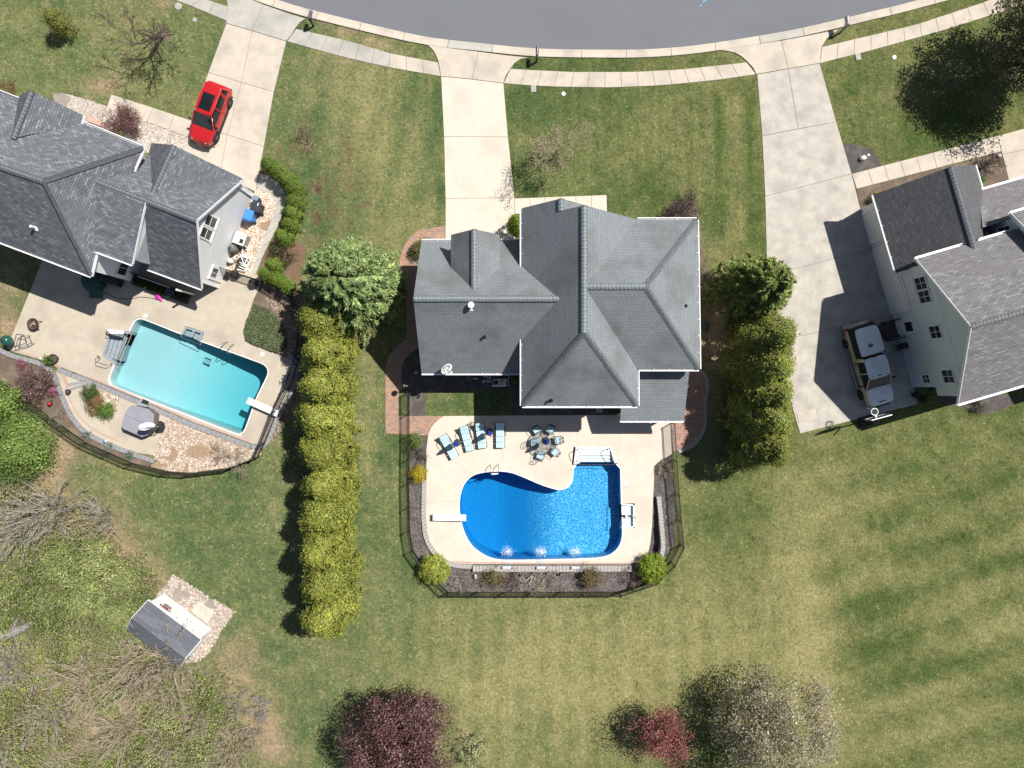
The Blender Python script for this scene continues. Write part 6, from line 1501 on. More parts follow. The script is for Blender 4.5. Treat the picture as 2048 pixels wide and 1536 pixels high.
def lounger():
    t = thing('sun_lounger', 'x', 'sun lounger', group='blue striped sun loungers on the pool deck')
    hb, ba = -0.42, 0.55     # hinge y, back angle
    f = MB()
    for s in (-1, 1):
        f.tube([(s * 0.33, -0.95, 0.30), (s * 0.33, 0.30, 0.30), (s * 0.33, 0.86, 0.62)], 0.022, 6)
    for y, z in ((-0.95, 0.30), (-0.3, 0.285), (0.30, 0.285), (0.86, 0.62)): f.tube([(-0.33, y, z), (0.33, y, z)], 0.018, 6)
    f.build('frame', M_IRON, t, world=False)
    for s in (-1, 1):
        for y in (-0.85, 0.42): MB().tube([(s * 0.33, y, 0.30 if y < 0 else 0.36), (s * 0.34, y - 0.04, 0.0)], 0.022, 6).build('leg', M_IRON, t, world=False)
        MB().tube([(s * 0.35, -0.05, 0.3), (s * 0.38, -0.06, 0.52), (s * 0.39, 0.18, 0.56), (s * 0.38, 0.5, 0.58), (s * 0.34, 0.6, 0.48)], 0.02, 6).build('armrest', M_IRON, t, world=False)
    c = MB(); prof = [(-0.95, 0.33), (0.30, 0.33), (0.84, 0.645)]
    for (y0, z0), (y1, z1) in zip(prof, prof[1:]):
        n = 3 if y1 < 0.5 else 2
        for i in range(n):
            a, b = i / n, (i + 1) / n - 0.02
            p, q = Vector((0, y0 + (y1 - y0) * a, z0 + (z1 - z0) * a)), Vector((0, y0 + (y1 - y0) * b, z0 + (z1 - z0) * b))
            c.beam(p + Vector((0, 0, 0.03)), q + Vector((0, 0, 0.03)), 0.58, 0.075)
    c.build('cushion', M_STRIPE, t, world=False, bevel=0.02)
    c = MB(); c.beam((0, 0.66, 0.625), (0, 0.85, 0.73), 0.5, 0.08); c.build('pillow', M_STRIPE, t, world=False, bevel=0.025)
    return t
l0 = lounger()
for i, (x, y, rz, lb) in enumerate([(898, 891, 0.50, 'striped blue sun lounger nearest the left edge of the pool deck'), (934, 875, 0.27, 'striped blue sun lounger between the two round blue parasols'),
                                (962, 869, 0.13, 'striped blue sun lounger half shaded beside the small iron table'), (1000.5, 868, 0.0, 'striped blue sun lounger standing straight, nearest the dining table')]):
    o = l0 if i == 0 else copy_tree(l0); at(o, x, y, rz); o.location.z = DECK_Z; o['label'] = lb
def parasol(label, x, y, h=2.6, tilt=(0, 0)):
    t = thing('closed_parasol', label, 'parasol', tuple(P(x, y, DECK_Z)), group='closed blue parasols')
    MB().lathe([(0.25, 0), (0.26, 0.05), (0.08, 0.09), (0.03, 0.12)], n=16).build('base', M_IRON, t, world=False)
    MB().tube([(0, 0, 0.1), (tilt[0], tilt[1], h)], 0.022, 8).build('pole', M_IRON, t, world=False)
    mb = MB(); n = 16
    for r, z in [(0.14, 1.05), (0.20, 1.15), (0.17, 1.5), (0.13, 2.0), (0.06, h - 0.06), (0.01, h)]:
        for k in range(n):
            a = 2 * math.pi * k / n; rr = r * (1.18 if k % 2 else 0.8); mb.v.append((rr * math.cos(a) + tilt[0] * z / h, rr * math.sin(a) + tilt[1] * z / h, z))
    for i in range(5):
        for k in range(n): mb.f.append((i * n + k, i * n + (k + 1) % n, (i + 1) * n + (k + 1) % n, (i + 1) * n + k))
    mb.f.append(tuple(range(n))[::-1]); mb.build('canopy', M_BLUE, t, world=False); return t
parasol('closed blue parasol standing beside the leftmost lounger', 915, 885)
parasol('closed blue parasol standing between the two right hand loungers', 979.5, 864)
M_TGLASS = water_mat('table_glass', (0.86, 0.885, 0.90), rough=0.02, strength=0.0)
t = thing('dining_table', 'round glass patio dining table with iron frame on the pool deck', 'table', tuple(P(1088, 883, DECK_Z)))
MB().lathe([(0.02, 0.70), (0.82, 0.70), (0.83, 0.71), (0.82, 0.72), (0.02, 0.72)], n=36).build('tabletop', M_TGLASS, t, world=False)
mb = MB(); mb.lathe([(0.82, 0.685), (0.86, 0.685), (0.86, 0.725), (0.835, 0.725), (0.82, 0.685)], n=36)
for k in range(6):
    a = k * math.pi / 3; mb.tube([(0, 0, 0.68), (0.83 * math.cos(a), 0.83 * math.sin(a), 0.685)], 0.012, 5)
mb.build('frame', M_IRON, t, world=False)
for k in range(4):
    a = k * math.pi / 2 + 0.4; MB().tube([(0.6 * math.cos(a), 0.6 * math.sin(a), 0.68), (0.42 * math.cos(a), 0.42 * math.sin(a), 0.35), (0.62 * math.cos(a), 0.62 * math.sin(a), 0)], 0.022, 6).build('leg', M_IRON, t, world=False)
parasol('closed blue parasol standing through the round glass table', 1091, 881, 2.5)
def chair():
    t = thing('patio_chair', 'x', 'chair', group='iron patio chairs around the glass table')
    MB().box((0, 0, 0.44), (0.50, 0.48, 0.07)).build('cushion', M_CUSH, t, world=False, bevel=0.025)
    f = MB()
    for s in (-1, 1): f.tube([(s * 0.25, -0.24, 0.40), (s * 0.25, 0.24, 0.40)], 0.016, 5)
    for q in (-0.24, 0.24): f.tube([(-0.25, q, 0.40), (0.25, q, 0.40)], 0.016, 5)
    f.build('seat_frame', M_IRON, t, world=False)
    for s in (-1, 1):
        for q in (-1, 1): MB().tube([(s * 0.25, q * 0.24, 0.40), (s * 0.27, q * 0.27, 0.0)], 0.017, 5).build('leg', M_IRON, t, world=False)
        MB().tube([(s * 0.26, 0.22, 0.42), (s * 0.28, 0.20, 0.64), (s * 0.29, -0.1, 0.66), (s * 0.27, -0.26, 0.7)], 0.016, 5).build('armrest', M_IRON, t, world=False)
    b = MB(); ring = []
    for k in range(17):
        a = 2 * math.pi * k / 16; ring.append((0.24 * math.cos(a), -0.30 - 0.05 * math.sin(a) - 0.03, 0.74 + 0.27 * math.sin(a)))
    b.tube(ring, 0.016, 5, cap=False)
    for sx in (-1, 1):
        b.tube([(0, -0.28, 0.48), (sx * 0.16, -0.31, 0.62), (sx * 0.03, -0.33, 0.74), (sx * 0.15, -0.35, 0.88), (0, -0.375, 1.0)], 0.012, 5)
    b.tube([(-0.23, -0.33, 0.74), (0.23, -0.33, 0.74)], 0.012, 5); b.build('back_frame', M_IRON, t, world=False); return t
c0 = chair()
for i, (a, lb) in enumerate([(122, 'iron patio chair with blue cushion at the upper left of the glass table'), (64, 'iron patio chair with blue cushion, half shaded at the upper right of the glass table'), (8, 'iron patio chair with blue cushion right of the glass table, facing left'),
                            (-42, 'iron patio chair with blue cushion at the lower right of the glass table'), (-106, 'iron patio chair with blue cushion below the glass table'), (182, 'iron patio chair with blue cushion left of the glass table, facing right')]):
    o = c0 if i == 0 else copy_tree(c0); p = P(1088, 883); r = 0.98 if a != 182 else 0.72
    ar = math.radians(a); o.location = (p.x + r * math.cos(ar), p.y + r * math.sin(ar), DECK_Z); o.rotation_euler = (0, 0, ar + math.pi / 2); o['label'] = lb
t = thing('side_table', 'small scrolled iron side table between the second and third lounger', 'side table', tuple(P(945, 850, DECK_Z)))
MB().lathe([(0.02, 0.48), (0.24, 0.48), (0.24, 0.495), (0.02, 0.495)], n=20).build('tabletop', M_TGLASS, t, world=False)
mb = MB().lathe([(0.23, 0.47), (0.26, 0.47), (0.26, 0.5), (0.23, 0.47)], n=20); mb.build('frame', M_IRON, t, world=False)
for k in range(3):
    a = k * 2.09; MB().tube([(0.22 * math.cos(a), 0.22 * math.sin(a), 0.47), (0.1 * math.cos(a), 0.1 * math.sin(a), 0.25), (0.25 * math.cos(a), 0.25 * math.sin(a), 0)], 0.014, 5).build('leg', M_IRON, t, world=False)

def board(label, a, b, wd, z, stand):
    """diving board from tail a to tip b (photo pixels at ground)"""
    p, q = P(*a), P(*b); d = (q - p).normalized(); s = Vector((-d.y, d.x, 0)); t = thing('diving_board', label, 'diving board', tuple(P(*stand)))
    MB().beam(p + Vector((0, 0, z)), q + Vector((0, 0, z + 0.03)), wd, 0.06).build('board', M_WHITE, t, bevel=0.012)
    L = (q - p).length
    for k, hgt in ((0.06, z - 0.08), (0.42, z - 0.08)):
        c = p + d * L * k; MB().obox(c + Vector((0, 0, 0.03 + hgt / 2)), d * 0.10, s * wd * 0.42, (0, 0, hgt / 2)).build('stand', M_WHITE, t)
board('white diving board at the left end of the blue pool', (867, 1032), (933, 1033), 0.46, 0.48, (880, 1032))
board('white diving board at the lower right end of the pale pool', (560, 827), (500, 800), 0.46, 0.48, (548, 820))
def rails(name, label, x, y, inward, m, sp=0.55, pool_z=-0.5):
    d = Vector((inward[0], inward[1], 0)).normalized(); s = Vector((-d.y, d.x, 0)); t = thing(name, label, 'pool ladder', tuple(P(x, y, DECK_Z))); c = P(x, y)
    for k in (-1, 1):
        o = c + s * k * sp / 2
        MB().tube([o - d * 0.55 + Vector((0, 0, DECK_Z)), o - d * 0.5 + Vector((0, 0, 0.5)), o - d * 0.35 + Vector((0, 0, 0.75)), o - d * 0.05 + Vector((0, 0, 0.8)), o + d * 0.14 + Vector((0, 0, 0.55)), o + d * 0.16 + Vector((0, 0, pool_z))], 0.024, 8).build('rail', m, t, smooth=True)
    for z in (-0.18, -0.42): MB().beam(c + d * 0.16 - s * sp / 2 + Vector((0, 0, z)), c + d * 0.16 + s * sp / 2 + Vector((0, 0, z)), 0.08, 0.03).build('step', M_WHITE, t)
    return t
rails('pool_ladder', 'steel ladder rails at the top edge of the blue pool', 990, 944, (0.05, -1), M_STEEL)
rails('pool_ladder', 'dark steel ladder rails at the top edge of the pale pool', 457, 701, (-0.36, -0.93), M_STEEL, 0.5)

# moulded step units and benches let into the pool edge
M_STEPW = pmat('moulded_white', (0.72, 0.75, 0.75), (0.66, 0.70, 0.71), scale=2, rough=0.4)
M_STEPG = pmat('moulded_grey', (0.27, 0.31, 0.34), (0.23, 0.265, 0.295), scale=3, rough=0.5)
su = thing('pool_steps', 'white moulded steps at the top right of the blue pool', 'pool steps', tuple(P(1190, 912, 0)))
for i in range(4):
    a, b = 1158 + i * 1.0, 1219 + i * 2.4; y = 898 + i * 7
    q = [tuple(P(*p)[:2]) for p in ((a, y), (b, y), (b + 2.2, y + 5.8), (a + 1, y + 5.8))]
    MB().prism(q, -0.9, -0.03 - i * 0.09).build('step', M_STEPW, su)
for q, z in [([(1151, 896), (1157, 897), (1160, 926), (1147, 928)], 0.062), ([(1220, 897), (1225, 896), (1233, 926), (1229, 926)], 0.062), ([(1151, 893.5), (1225, 893.5), (1226, 897), (1151, 897)], 0.063)]:
    MB().prism([tuple(P(*p)[:2]) for p in q], -0.9, z).build('rim', M_STEPW, su)
hole_fix = [(1150, 893), (1226, 893), (1233, 928), (1146, 928)]
for lb, pts in [('bent steel handrail left of the white pool steps', [(1162, 896, 0.05), (1154, 900, 0.75), (1152, 905, 0.82), (1152, 918, 0.6), (1153, 923, 0.3), (1157, 922, 0.05)]),
                ('bent steel handrail right of the white pool steps', [(1215, 899, -0.1), (1219, 896, 0.75), (1221, 901, 0.85), (1224, 912, 0.62), (1226, 921, 0.3), (1223, 923, 0.0)])]:
    t = thing('handrail', lb, 'handrail', tuple(P(pts[0][0], pts[0][1], 0.05)))
    MB().tube([P(*p) for p in pts], 0.024, 8).build('rail', M_STEEL, t, smooth=True)
    for p in (pts[0], pts[-1]): MB().lathe([(0.05, 0), (0.05, 0.02), (0.03, 0.03)], tuple(P(p[0], p[1], max(p[2], -0.02))), 10).build('flange', M_STEEL, t)
sp = thing('pool_bench', 'white moulded double seat on the right edge of the blue pool', 'pool seat', tuple(P(1257, 1032, 0)))
for q, z in [([(1243.5, 1010), (1268, 1011), (1268, 1031), (1243.5, 1031)], -0.18), ([(1243.5, 1035), (1268, 1035), (1268, 1053), (1243.5, 1053)], -0.18)]:
    MB().prism([tuple(P(*p)[:2]) for p in q], -0.8, z).build('seat', M_STEPW, sp)
for q in [[(1243, 1006.5), (1266, 1009), (1266, 1011.5), (1243, 1010)], [(1266, 1009), (1269, 1013), (1269, 1052), (1266, 1055)], [(1243, 1053), (1266, 1052.5), (1266, 1055), (1243, 1056)], [(1251, 1030.5), (1266, 1030.5), (1266, 1035.5), (1251, 1035.5)]]:
    MB().prism([tuple(P(*p)[:2]) for p in q], -0.8, 0.064).build('rim', M_STEPW, sp)
t = thing('chrome_rail', 'small twisted chrome grab rail on the white double seat', 'grab rail', tuple(P(1270, 1036, 0.06)))
MB().tube([P(1258, 1034, 0.06), P(1260, 1031, 0.35), P(1266, 1030, 0.42), P(1270, 1034, 0.3), P(1272, 1037, 0.06)], 0.022, 8).build('rail', M_STEEL, t)
MB().box(tuple(P(1262, 1032.5, 0.11)), (0.3, 0.12, 0.08), rz=-0.4).build('handle', M_IRON, t)
s2 = thing('pool_steps', 'grey moulded steps at the left end of the pale pool', 'pool steps', tuple(P(235, 690, 0)))
dl = Vector((0.93, -0.36)); ax0 = Vector(P(222, 664)[:2]); ax1 = Vector(P(209, 711)[:2])
for i in range(4):
    a0, a1 = 0.10 + i * 0.26, 0.10 + (i + 1) * 0.26 - 0.015
    a, b = ax0 + dl * a0, ax1 + dl * a0 + Vector((0, 0)); c, d = ax1 + dl * a1, ax0 + dl * a1
    MB().prism([tuple(a), tuple(b), tuple(c), tuple(d)], -0.9, -0.03 - i * 0.07).build('step', M_STEPG, s2)
for q in [[(219, 667), (224, 661), (262, 664), (260, 668), (226, 665)], [(219, 667), (223, 668), (212, 707), (207, 706)], [(207, 706), (212, 706), (234, 727), (231, 731), (210, 714)]]:
    MB().prism([tuple(P(*p)[:2]) for p in q], -0.9, 0.064).build('rim', M_STEPG, s2)
for lb, pts in [('bent dark handrail above the grey pool steps', [(214, 661, 0.05), (211, 668, 0.8), (222, 668, 0.85), (240, 670, 0.8), (248, 668, 0.4), (246, 664, 0.05)]), ('bent dark handrail below the grey pool steps', [(195, 712, 0.05), (200, 715, 0.4), (190, 718, 0.8), (192, 724, 0.85), (212, 730, 0.75), (222, 730, 0.3), (223, 728, 0.05)])]:
    t = thing('handrail', lb, 'handrail', tuple(P(pts[0][0], pts[0][1], 0.05))); MB().tube([P(*p) for p in pts], 0.024, 8).build('rail', M_IRON, t, smooth=True)
    for p in (pts[0], pts[-1]): MB().lathe([(0.05, 0), (0.05, 0.02), (0.03, 0.03)], tuple(P(p[0], p[1], 0.05)), 10).build('flange', M_IRON, t)
t = tag(MB().add([P(*p) for p in [(213, 658, 0.85), (248, 662, 0.86), (247, 668, 0.9), (222, 667.5, 0.92), (214, 664, 0.5), (250, 672, 0.45)]], [(0, 1, 2, 3), (0, 3, 4), (3, 2, 5)]).build('towel', M_WHITE), 'white towel hanging over the handrail above the grey pool steps', 'towel')
md = t.modifiers.new('solid', 'SOLIDIFY'); md.thickness = 0.03
s3 = thing('pool_bench', 'grey moulded double seat on the top edge of the pale pool', 'pool seat', tuple(P(385, 668, 0)))
def lerp2(a, b, t): return (a[0] + (b[0] - a[0]) * t, a[1] + (b[1] - a[1]) * t)
bq = [(363, 668), (371, 653), (407, 664), (402, 684)]
for u0, u1 in ((0.10, 0.47), (0.55, 0.92)):
    q = [lerp2(lerp2(bq[0], bq[3], u), lerp2(bq[1], bq[2], u), v) for u, v in ((u0, 0.0), (u1, 0.0), (u1, 0.8), (u0, 0.8))]
    MB().prism([tuple(P(*p)[:2]) for p in q], -0.8, -0.2).build('seat', M_STEPG, s3)
for u0, u1, v0, v1 in ((0, 0.10, 0, 1), (0.90, 1.0, 0, 1), (0.10, 0.90, 0.8, 1.0), (0.47, 0.55, 0.1, 0.8)):
    q = [lerp2(lerp2(bq[0], bq[3], u), lerp2(bq[1], bq[2], u), v) for u, v in ((u0, v0), (u1, v0), (u1, v1), (u0, v1))]
    MB().prism([tuple(P(*p)[:2]) for p in q], -0.8, 0.064).build('rim', M_STEPG, s3)
for x, y, lb in [(1252, 966, 'white square skimmer lid right of the blue pool'), (1007, 930, 'white square skimmer lid above the blue pool ladder'), (291, 632, 'white square skimmer lid above the pale pool corner'), (525, 708, 'white square skimmer lid at the right end of the pale pool')]:
    t = thing('skimmer_lid', lb, 'skimmer lid', tuple(P(x, y, DECK_Z)))
    MB().box((0, 0, 0.008), (0.26, 0.26, 0.014), rz=0 if x > 700 else -0.36).build('lid', M_WHITE, t, world=False); MB().lathe([(0.085, 0.0152), (0.085, 0.02), (0.01, 0.02)], n=14).build('knob', M_WHITE, t, world=False)

# waterfalls on the block wall
M_SPLASH = pmat('white_water', (0.80, 0.84, 0.88), (0.70, 0.78, 0.86), scale=10, rough=0.25)
M_SHEET = water_mat('falling_water', (0.90, 0.95, 0.98), rough=0.15, strength=0.5, scale=6)
for x, lb in [(1014, 'white waterfall spout with falling sheet and splash, left one on the wall'), (1082, 'white waterfall spout with falling sheet and splash, middle one on the wall'), (1151, 'white waterfall spout with falling sheet and splash, right one on the wall')]:
    t = thing('waterfall', lb, 'waterfall', tuple(P(x, 1132, 0.34)), group='waterfalls on the low block wall')
    c = P(x, 1132)
    MB().box((c.x, c.y, 0.40), (0.62, 0.12, 0.12)).build('spout', M_WHITE, t, bevel=0.01)
    br = MB(); 
    for k in (-1, 1): br.box((c.x + k * 0.36, c.y - 0.04, 0.385), (0.06, 0.16, 0.09))
    br.build('brackets', M_IRON, t, kind='stuff')
    mb = MB(); rows = 7
    for i in range(rows):
        u = i / (rows - 1); y = c.y + 0.06 + u * 0.88; z = 0.40 - 0.50 * u * u
        for k in range(9): mb.v.append((c.x + (k / 8 - 0.5) * (0.54 + 0.06 * math.sin(i * 1.7)) + 0.012 * math.sin(k * 2 + i), y, z + 0.01 * math.sin(k * 3 + i * 2)))
    for i in range(rows - 1):
        for k in range(8): mb.f.append((i * 9 + k, i * 9 + k + 1, (i + 1) * 9 + k + 1, (i + 1) * 9 + k))
    mb.build('water_sheet', M_SHEET, t, smooth=True)
    n_ = 760; r_ = np.abs(rng.normal(0, 0.22, n_)); a = rng.uniform(0, 6.28, n_)
    p = np.stack([c.x + r_ * np.cos(a) * 1.2, c.y + 1.0 + r_ * np.sin(a), -0.12 + np.clip(0.24 - r_, 0.0, 1) * rng.random(n_) * 0.9 + 0.01], 1)
    s_ = 0.042 * rng.uniform(0.4, 1.4, n_) * np.clip(1.4 - r_, 0.4, 1.4)
    cards('splash', p, unit(n_) + [0, 0, 0.6], s_, s_ * 0.8, np.full((n_, 3), 0.85), M_SPLASH, t, kind='stuff')

# ------------------------------------------------------------------ behind the cream house: pool plumbing, lights, lids
M_PVC = pmat('pvc_white', (0.74, 0.74, 0.73), (0.66, 0.66, 0.65), scale=4, rough=0.4)
M_TANK = pmat('filter_tank_tan', (0.32, 0.30, 0.27), (0.27, 0.255, 0.23), scale=4, rough=0.5)
def plumbing(label, origin, pipes, tanks, pumps, m_tank):
    t = thing('pool_equipment', label, 'pool equipment', tuple(origin))
    for pts in pipes: MB().tube(pts, 0.04, 8).build('pipe', M_PVC, t)
    for c, r, h in tanks:
        k = MB().lathe([(r * 0.8, 0), (r, 0.1), (r, h * 0.75), (r * 0.7, h * 0.93), (r * 0.25, h), (0.01, h)], c, 18).build('filter_tank', m_tank, t, smooth=True)
        MB().lathe([(0.07, h - 0.01), (0.07, h + 0.09), (0.01, h + 0.1)], c, 10).build('gauge', M_IRON, k)
    for c, rz in pumps:
        p = MB().lathe([(0.12, 0.02), (0.14, 0.2), (0.13, 0.38), (0.01, 0.4)], c, 12).build('pump', M_IRON, t)
        MB().tube([Vector(c) + Vector((0, 0, 0.2)), Vector(c) + Vector((0.45 * math.cos(rz), 0.45 * math.sin(rz), 0.2))], 0.11, 10).build('motor', M_IRON, p)
    return t
q = lambda zx, zy, z: P(900 + zx / 12.8, 730 + zy / 12.8, z)
plumbing('white pool pipes, tank and pumps behind the cream house', P(985, 762, 0), [
    [q(1110, 460, 0.3), q(1110, 515, 0.3), q(1500, 520, 0.3), q(1500, 262, 0.3), q(1410, 262, 0.3)], [q(1060, 540, 0.2), q(1420, 545, 0.2)],
    [q(1110, 380, 0.5), q(1460, 375, 0.5), q(1470, 470, 0.5)], [q(1180, 290, 0.4), q(1180, 265, 0.4), q(1260, 262, 0.4)], [q(840, 470, 0.3), q(850, 385, 0.3), q(880, 375, 0.3)],
    [q(850, 415, 0.36), q(1080, 425, 0.36)], [q(950, 352, 0.5), q(1030, 350, 0.5), q(1030, 240, 0.6)], [q(1250, 350, 0.55), q(1255, 515, 0.45)], [q(1415, 350, 0.55), q(1415, 515, 0.45)],
    [q(1290, 420, 0.5), q(1290, 510, 0.4)], [q(1340, 420, 0.5), q(1340, 510, 0.4)], [q(1385, 420, 0.5), q(1385, 510, 0.4)], [q(590, 350, 0.5), q(710, 350, 0.5)], [q(610, 245, 0.5), q(715, 245, 0.5)]],
    [(tuple(P(972, 747, 0.02)), 0.3, 0.95)], [(tuple(P(952, 752, 0.02)), -0.3), (tuple(P(988, 750, 0.02)), 0.4), (tuple(P(1005, 755, 0.02)), 0.2)], M_TANK)
hs = thing('hose_stand', 'coiled hose on a stand left of the white pool pipes', 'hose', tuple(P(938, 758, 0)))
mb = MB()
for k in range(5): mb.tube([P(938, 757, 0.25) + Vector((0.22 * math.cos(a / 8 * math.pi) , 0.09 * k - 0.2, 0.25 * math.sin(a / 8 * math.pi) + 0.05)) for a in range(17)], 0.018, 5, cap=False)
mb.build('hose_coil', M_TWIGG, hs, kind='stuff'); MB().tube([P(936, 768, 0.03), P(938, 757, 0.3), P(945, 752, 0.6)], 0.02, 5).build('stand', M_IRON, hs)
t = thing('well_cap', 'round grey cap in the shaded mulch left of the garage', 'cap', tuple(P(832, 745, 0.02)))
MB().lathe([(0.13, 0), (0.14, 0.12), (0.10, 0.16), (0.01, 0.17)], n=16).build('lid', M_BLOCK, t, world=False); MB().lathe([(0.03, 0.17), (0.03, 0.2), (0.01, 0.2)], n=8).build('knob', M_STEEL, t, world=False)
t = thing('gate_post_light', 'thin white post with black globe at the top of the left pool fence', 'post light', tuple(P(814, 772, 0)))
MB().tube([P(814, 772, 0), P(814, 772, 1.35)], 0.035, 8).build('post', M_TRIM, t); MB().lathe([(0.05, 1.35), (0.16, 1.45), (0.2, 1.6), (0.14, 1.75), (0.01, 1.8)], tuple(P(814, 772, 0)), 14).build('globe', M_BLACK, t)
t = thing('septic_lid', 'round green plastic lid in the dark strip right of the cream house', 'lid', tuple(P(1408, 652, 0.01)))
M_GRN = pmat('green_plastic', (0.07, 0.115, 0.10), (0.055, 0.09, 0.08), scale=4, rough=0.6)
MB().lathe([(0.32, 0), (0.34, 0.1), (0.3, 0.13), (0.01, 0.14)], n=22).build('lid', M_GRN, t, world=False); MB().box((0, 0, 0.15), (0.12, 0.05, 0.03)).build('handle', M_GRN, t, world=False)
t = thing('garden_stake', 'thin pale stake standing in soil left of the olive hedge', 'stake', tuple(P(1450, 655, 0))); MB().tube([(0, 0, -0.1), (0, 0, 0.9)], 0.03, 6).build('stake', M_TRIM, t, world=False)
t = thing('garden_statue', 'small white rabbit like garden ornament in the lower mulch bed', 'garden ornament', tuple(P(951, 1153, 0.01)))
MB().lathe([(0.10, 0), (0.13, 0.08), (0.09, 0.22), (0.02, 0.26)], n=12, sy=1.5).build('body', M_BLOCK, t, world=False, smooth=True); MB().lathe([(0.02, 0), (0.07, 0.05), (0.05, 0.13), (0.01, 0.15)], (0.0, 0.15, 0.2), 10).build('head', M_WHITE, t, world=False, smooth=True)
for k in (-1, 1): MB().tube([(k * 0.03, 0.16, 0.32), (k * 0.05, 0.12, 0.45)], 0.02, 5).build('ear', M_WHITE, t, world=False)
for x, y, lb in [(1043, 1148, 'small dark spotlight in the mulch between left and middle waterfall'), (1118, 1147, 'small dark spotlight in the mulch between middle and right waterfall'), (900, 1145, 'small dark spotlight in the mulch near the lower left globe shrub')]:
    t = thing('garden_light', lb, 'garden light', tuple(P(x, y, 0.01))); MB().tube([(0, 0, -0.05), (0, 0, 0.25)], 0.02, 6).build('stake', M_BLACK, t, world=False)
    MB().tube([(0, -0.08, 0.24), (0.02, 0.1, 0.36)], 0.06, 8).build('lamp', M_BLACK, t, world=False)

# ------------------------------------------------------------------ street side: mailboxes, utility lids
def mailbox(label, x, y, rz, mp, mbx, hgt=1.05, big=1.0):
    t = thing('mailbox', label, 'mailbox', tuple(P(x, y, 0)), rz)
    MB().box((0, 0, hgt / 2), (0.10, 0.10, hgt + 0.1)).build('post', mp, t, world=False)
    MB().beam((0, -0.1, hgt - 0.1), (0, 0.48, hgt - 0.1), 0.08, 0.06).tube([(0, 0.05, hgt - 0.5), (0, 0.35, hgt - 0.14)], 0.03, 5).build('arm', mp, t, world=False)
    b = MB(); n = 8; ring = [(-0.1 * big, 0), (0.1 * big, 0)] + [(0.1 * big * math.cos(a * math.pi / n), 0.12 * big + 0.1 * big * math.sin(a * math.pi / n)) for a in range(n + 1)]
    L = 0.52; N = len(ring)
    b.add([(r_[0], -0.02, hgt - 0.05 + r_[1]) for r_ in ring] + [(r_[0], L, hgt - 0.05 + r_[1]) for r_ in ring], [tuple(range(N)), tuple(range(N, 2 * N))[::-1]] + [(i, i + N, (i + 1) % N + N, (i + 1) % N) for i in range(N)])
    bx_ = b.build('box', mbx, t, world=False); d = MB()
    d.add([(r_[0] * 1.06, L + 0.004, hgt - 0.05 + r_[1] * 1.04) for r_ in ring] + [(r_[0] * 1.06, L + 0.02, hgt - 0.05 + r_[1] * 1.04) for r_ in ring], [tuple(range(N)), tuple(range(N, 2 * N))[::-1]] + [(i, i + N, (i + 1) % N + N, (i + 1) % N) for i in range(N)])
    d.build('door', mbx, bx_, world=False); MB().box((0.115 * big, 0.2, hgt + 0.1), (0.015, 0.16, 0.09)).build('flag', pmat('flag_red', (0.4, 0.03, 0.03)), bx_, world=False); return t
M_MBOX = pmat('mailbox_grey', (0.10, 0.11, 0.125), (0.08, 0.088, 0.10), scale=4, rough=0.35, metal=0.4)
mailbox('dark grey mailbox on a black post beside the left driveway apron', 627, 53, -0.28, M_BLACK, M_MBOX)
mailbox('dark grey mailbox on a black post beside the middle driveway apron', 1073, 124, -0.03, M_BLACK, M_MBOX)
mailbox('pale grey mailbox on a thick post beside the right driveway apron', 1680, 66, 0.12, pmat('post_grey', (0.2, 0.2, 0.2)), pmat('mailbox_pale', (0.42, 0.43, 0.44), (0.36, 0.37, 0.38), scale=4, rough=0.3, metal=0.3), 1.1, 1.3)
M_LID = pmat('utility_lid', (0.40, 0.39, 0.38), (0.33, 0.32, 0.31), scale=6, rough=0.8)
for x, y, rz, sq, lb in [(1067, 178, 0.05, 1, 'square grey utility lid below the middle sidewalk'), (1127, 188, 0, 0, 'round grey utility cap in the middle front lawn'), (1716, 114, 0.2, 1, 'square grey utility lid below the right sidewalk'), (1788, 115, 0, 0, 'round white utility cap on the right front lawn'), (357, 13, 0, 0, 'round grey utility cover beside the top left sidewalk'), (390, 40, 0, 0, 'tiny pale cap in the grass near the top left sidewalk')]:
    t = thing('utility_lid', lb, 'utility cover', tuple(P(x, y, 0)), rz); r_ = 0.19 if sq else (0.2 if x == 357 else 0.13)
    if sq: MB().box((0, 0, 0.025), (0.36, 0.46, 0.07)).build('frame', M_LID, t, world=False); MB().box((0, 0, 0.064), (0.29, 0.39, 0.006)).build('cover', M_BLOCK, t, world=False)
    else: MB().lathe([(r_ * 1.25, -0.02), (r_ * 1.25, 0.05), (r_, 0.055)], n=18).build('frame', M_LID, t, world=False); MB().lathe([(r_ * 0.98, 0.05), (r_ * 0.98, 0.062), (0.01, 0.066)], n=18).build('cover', M_WHITE if x in (1788, 1127) else M_BLOCK, t, world=False)
M_MARK = pmat('spray_blue', (0.10, 0.30, 0.55), (0.16, 0.34, 0.5), scale=20, rough=0.9)
mb = MB(); mb.prism([tuple(P(*p)[:2]) for p in [(1405, 6), (1407, 0), (1412, -3), (1413, 1), (1409, 4)]], 0.0125, 0.0165); mb.prism([tuple((P(1402, 11) + Vector((0.075 * math.cos(a), 0.075 * math.sin(a), 0)))[:2]) for a in [k * 0.7 for k in range(9)]], 0.0125, 0.0165)
mb.build('spray_mark', M_MARK, kind='structure')

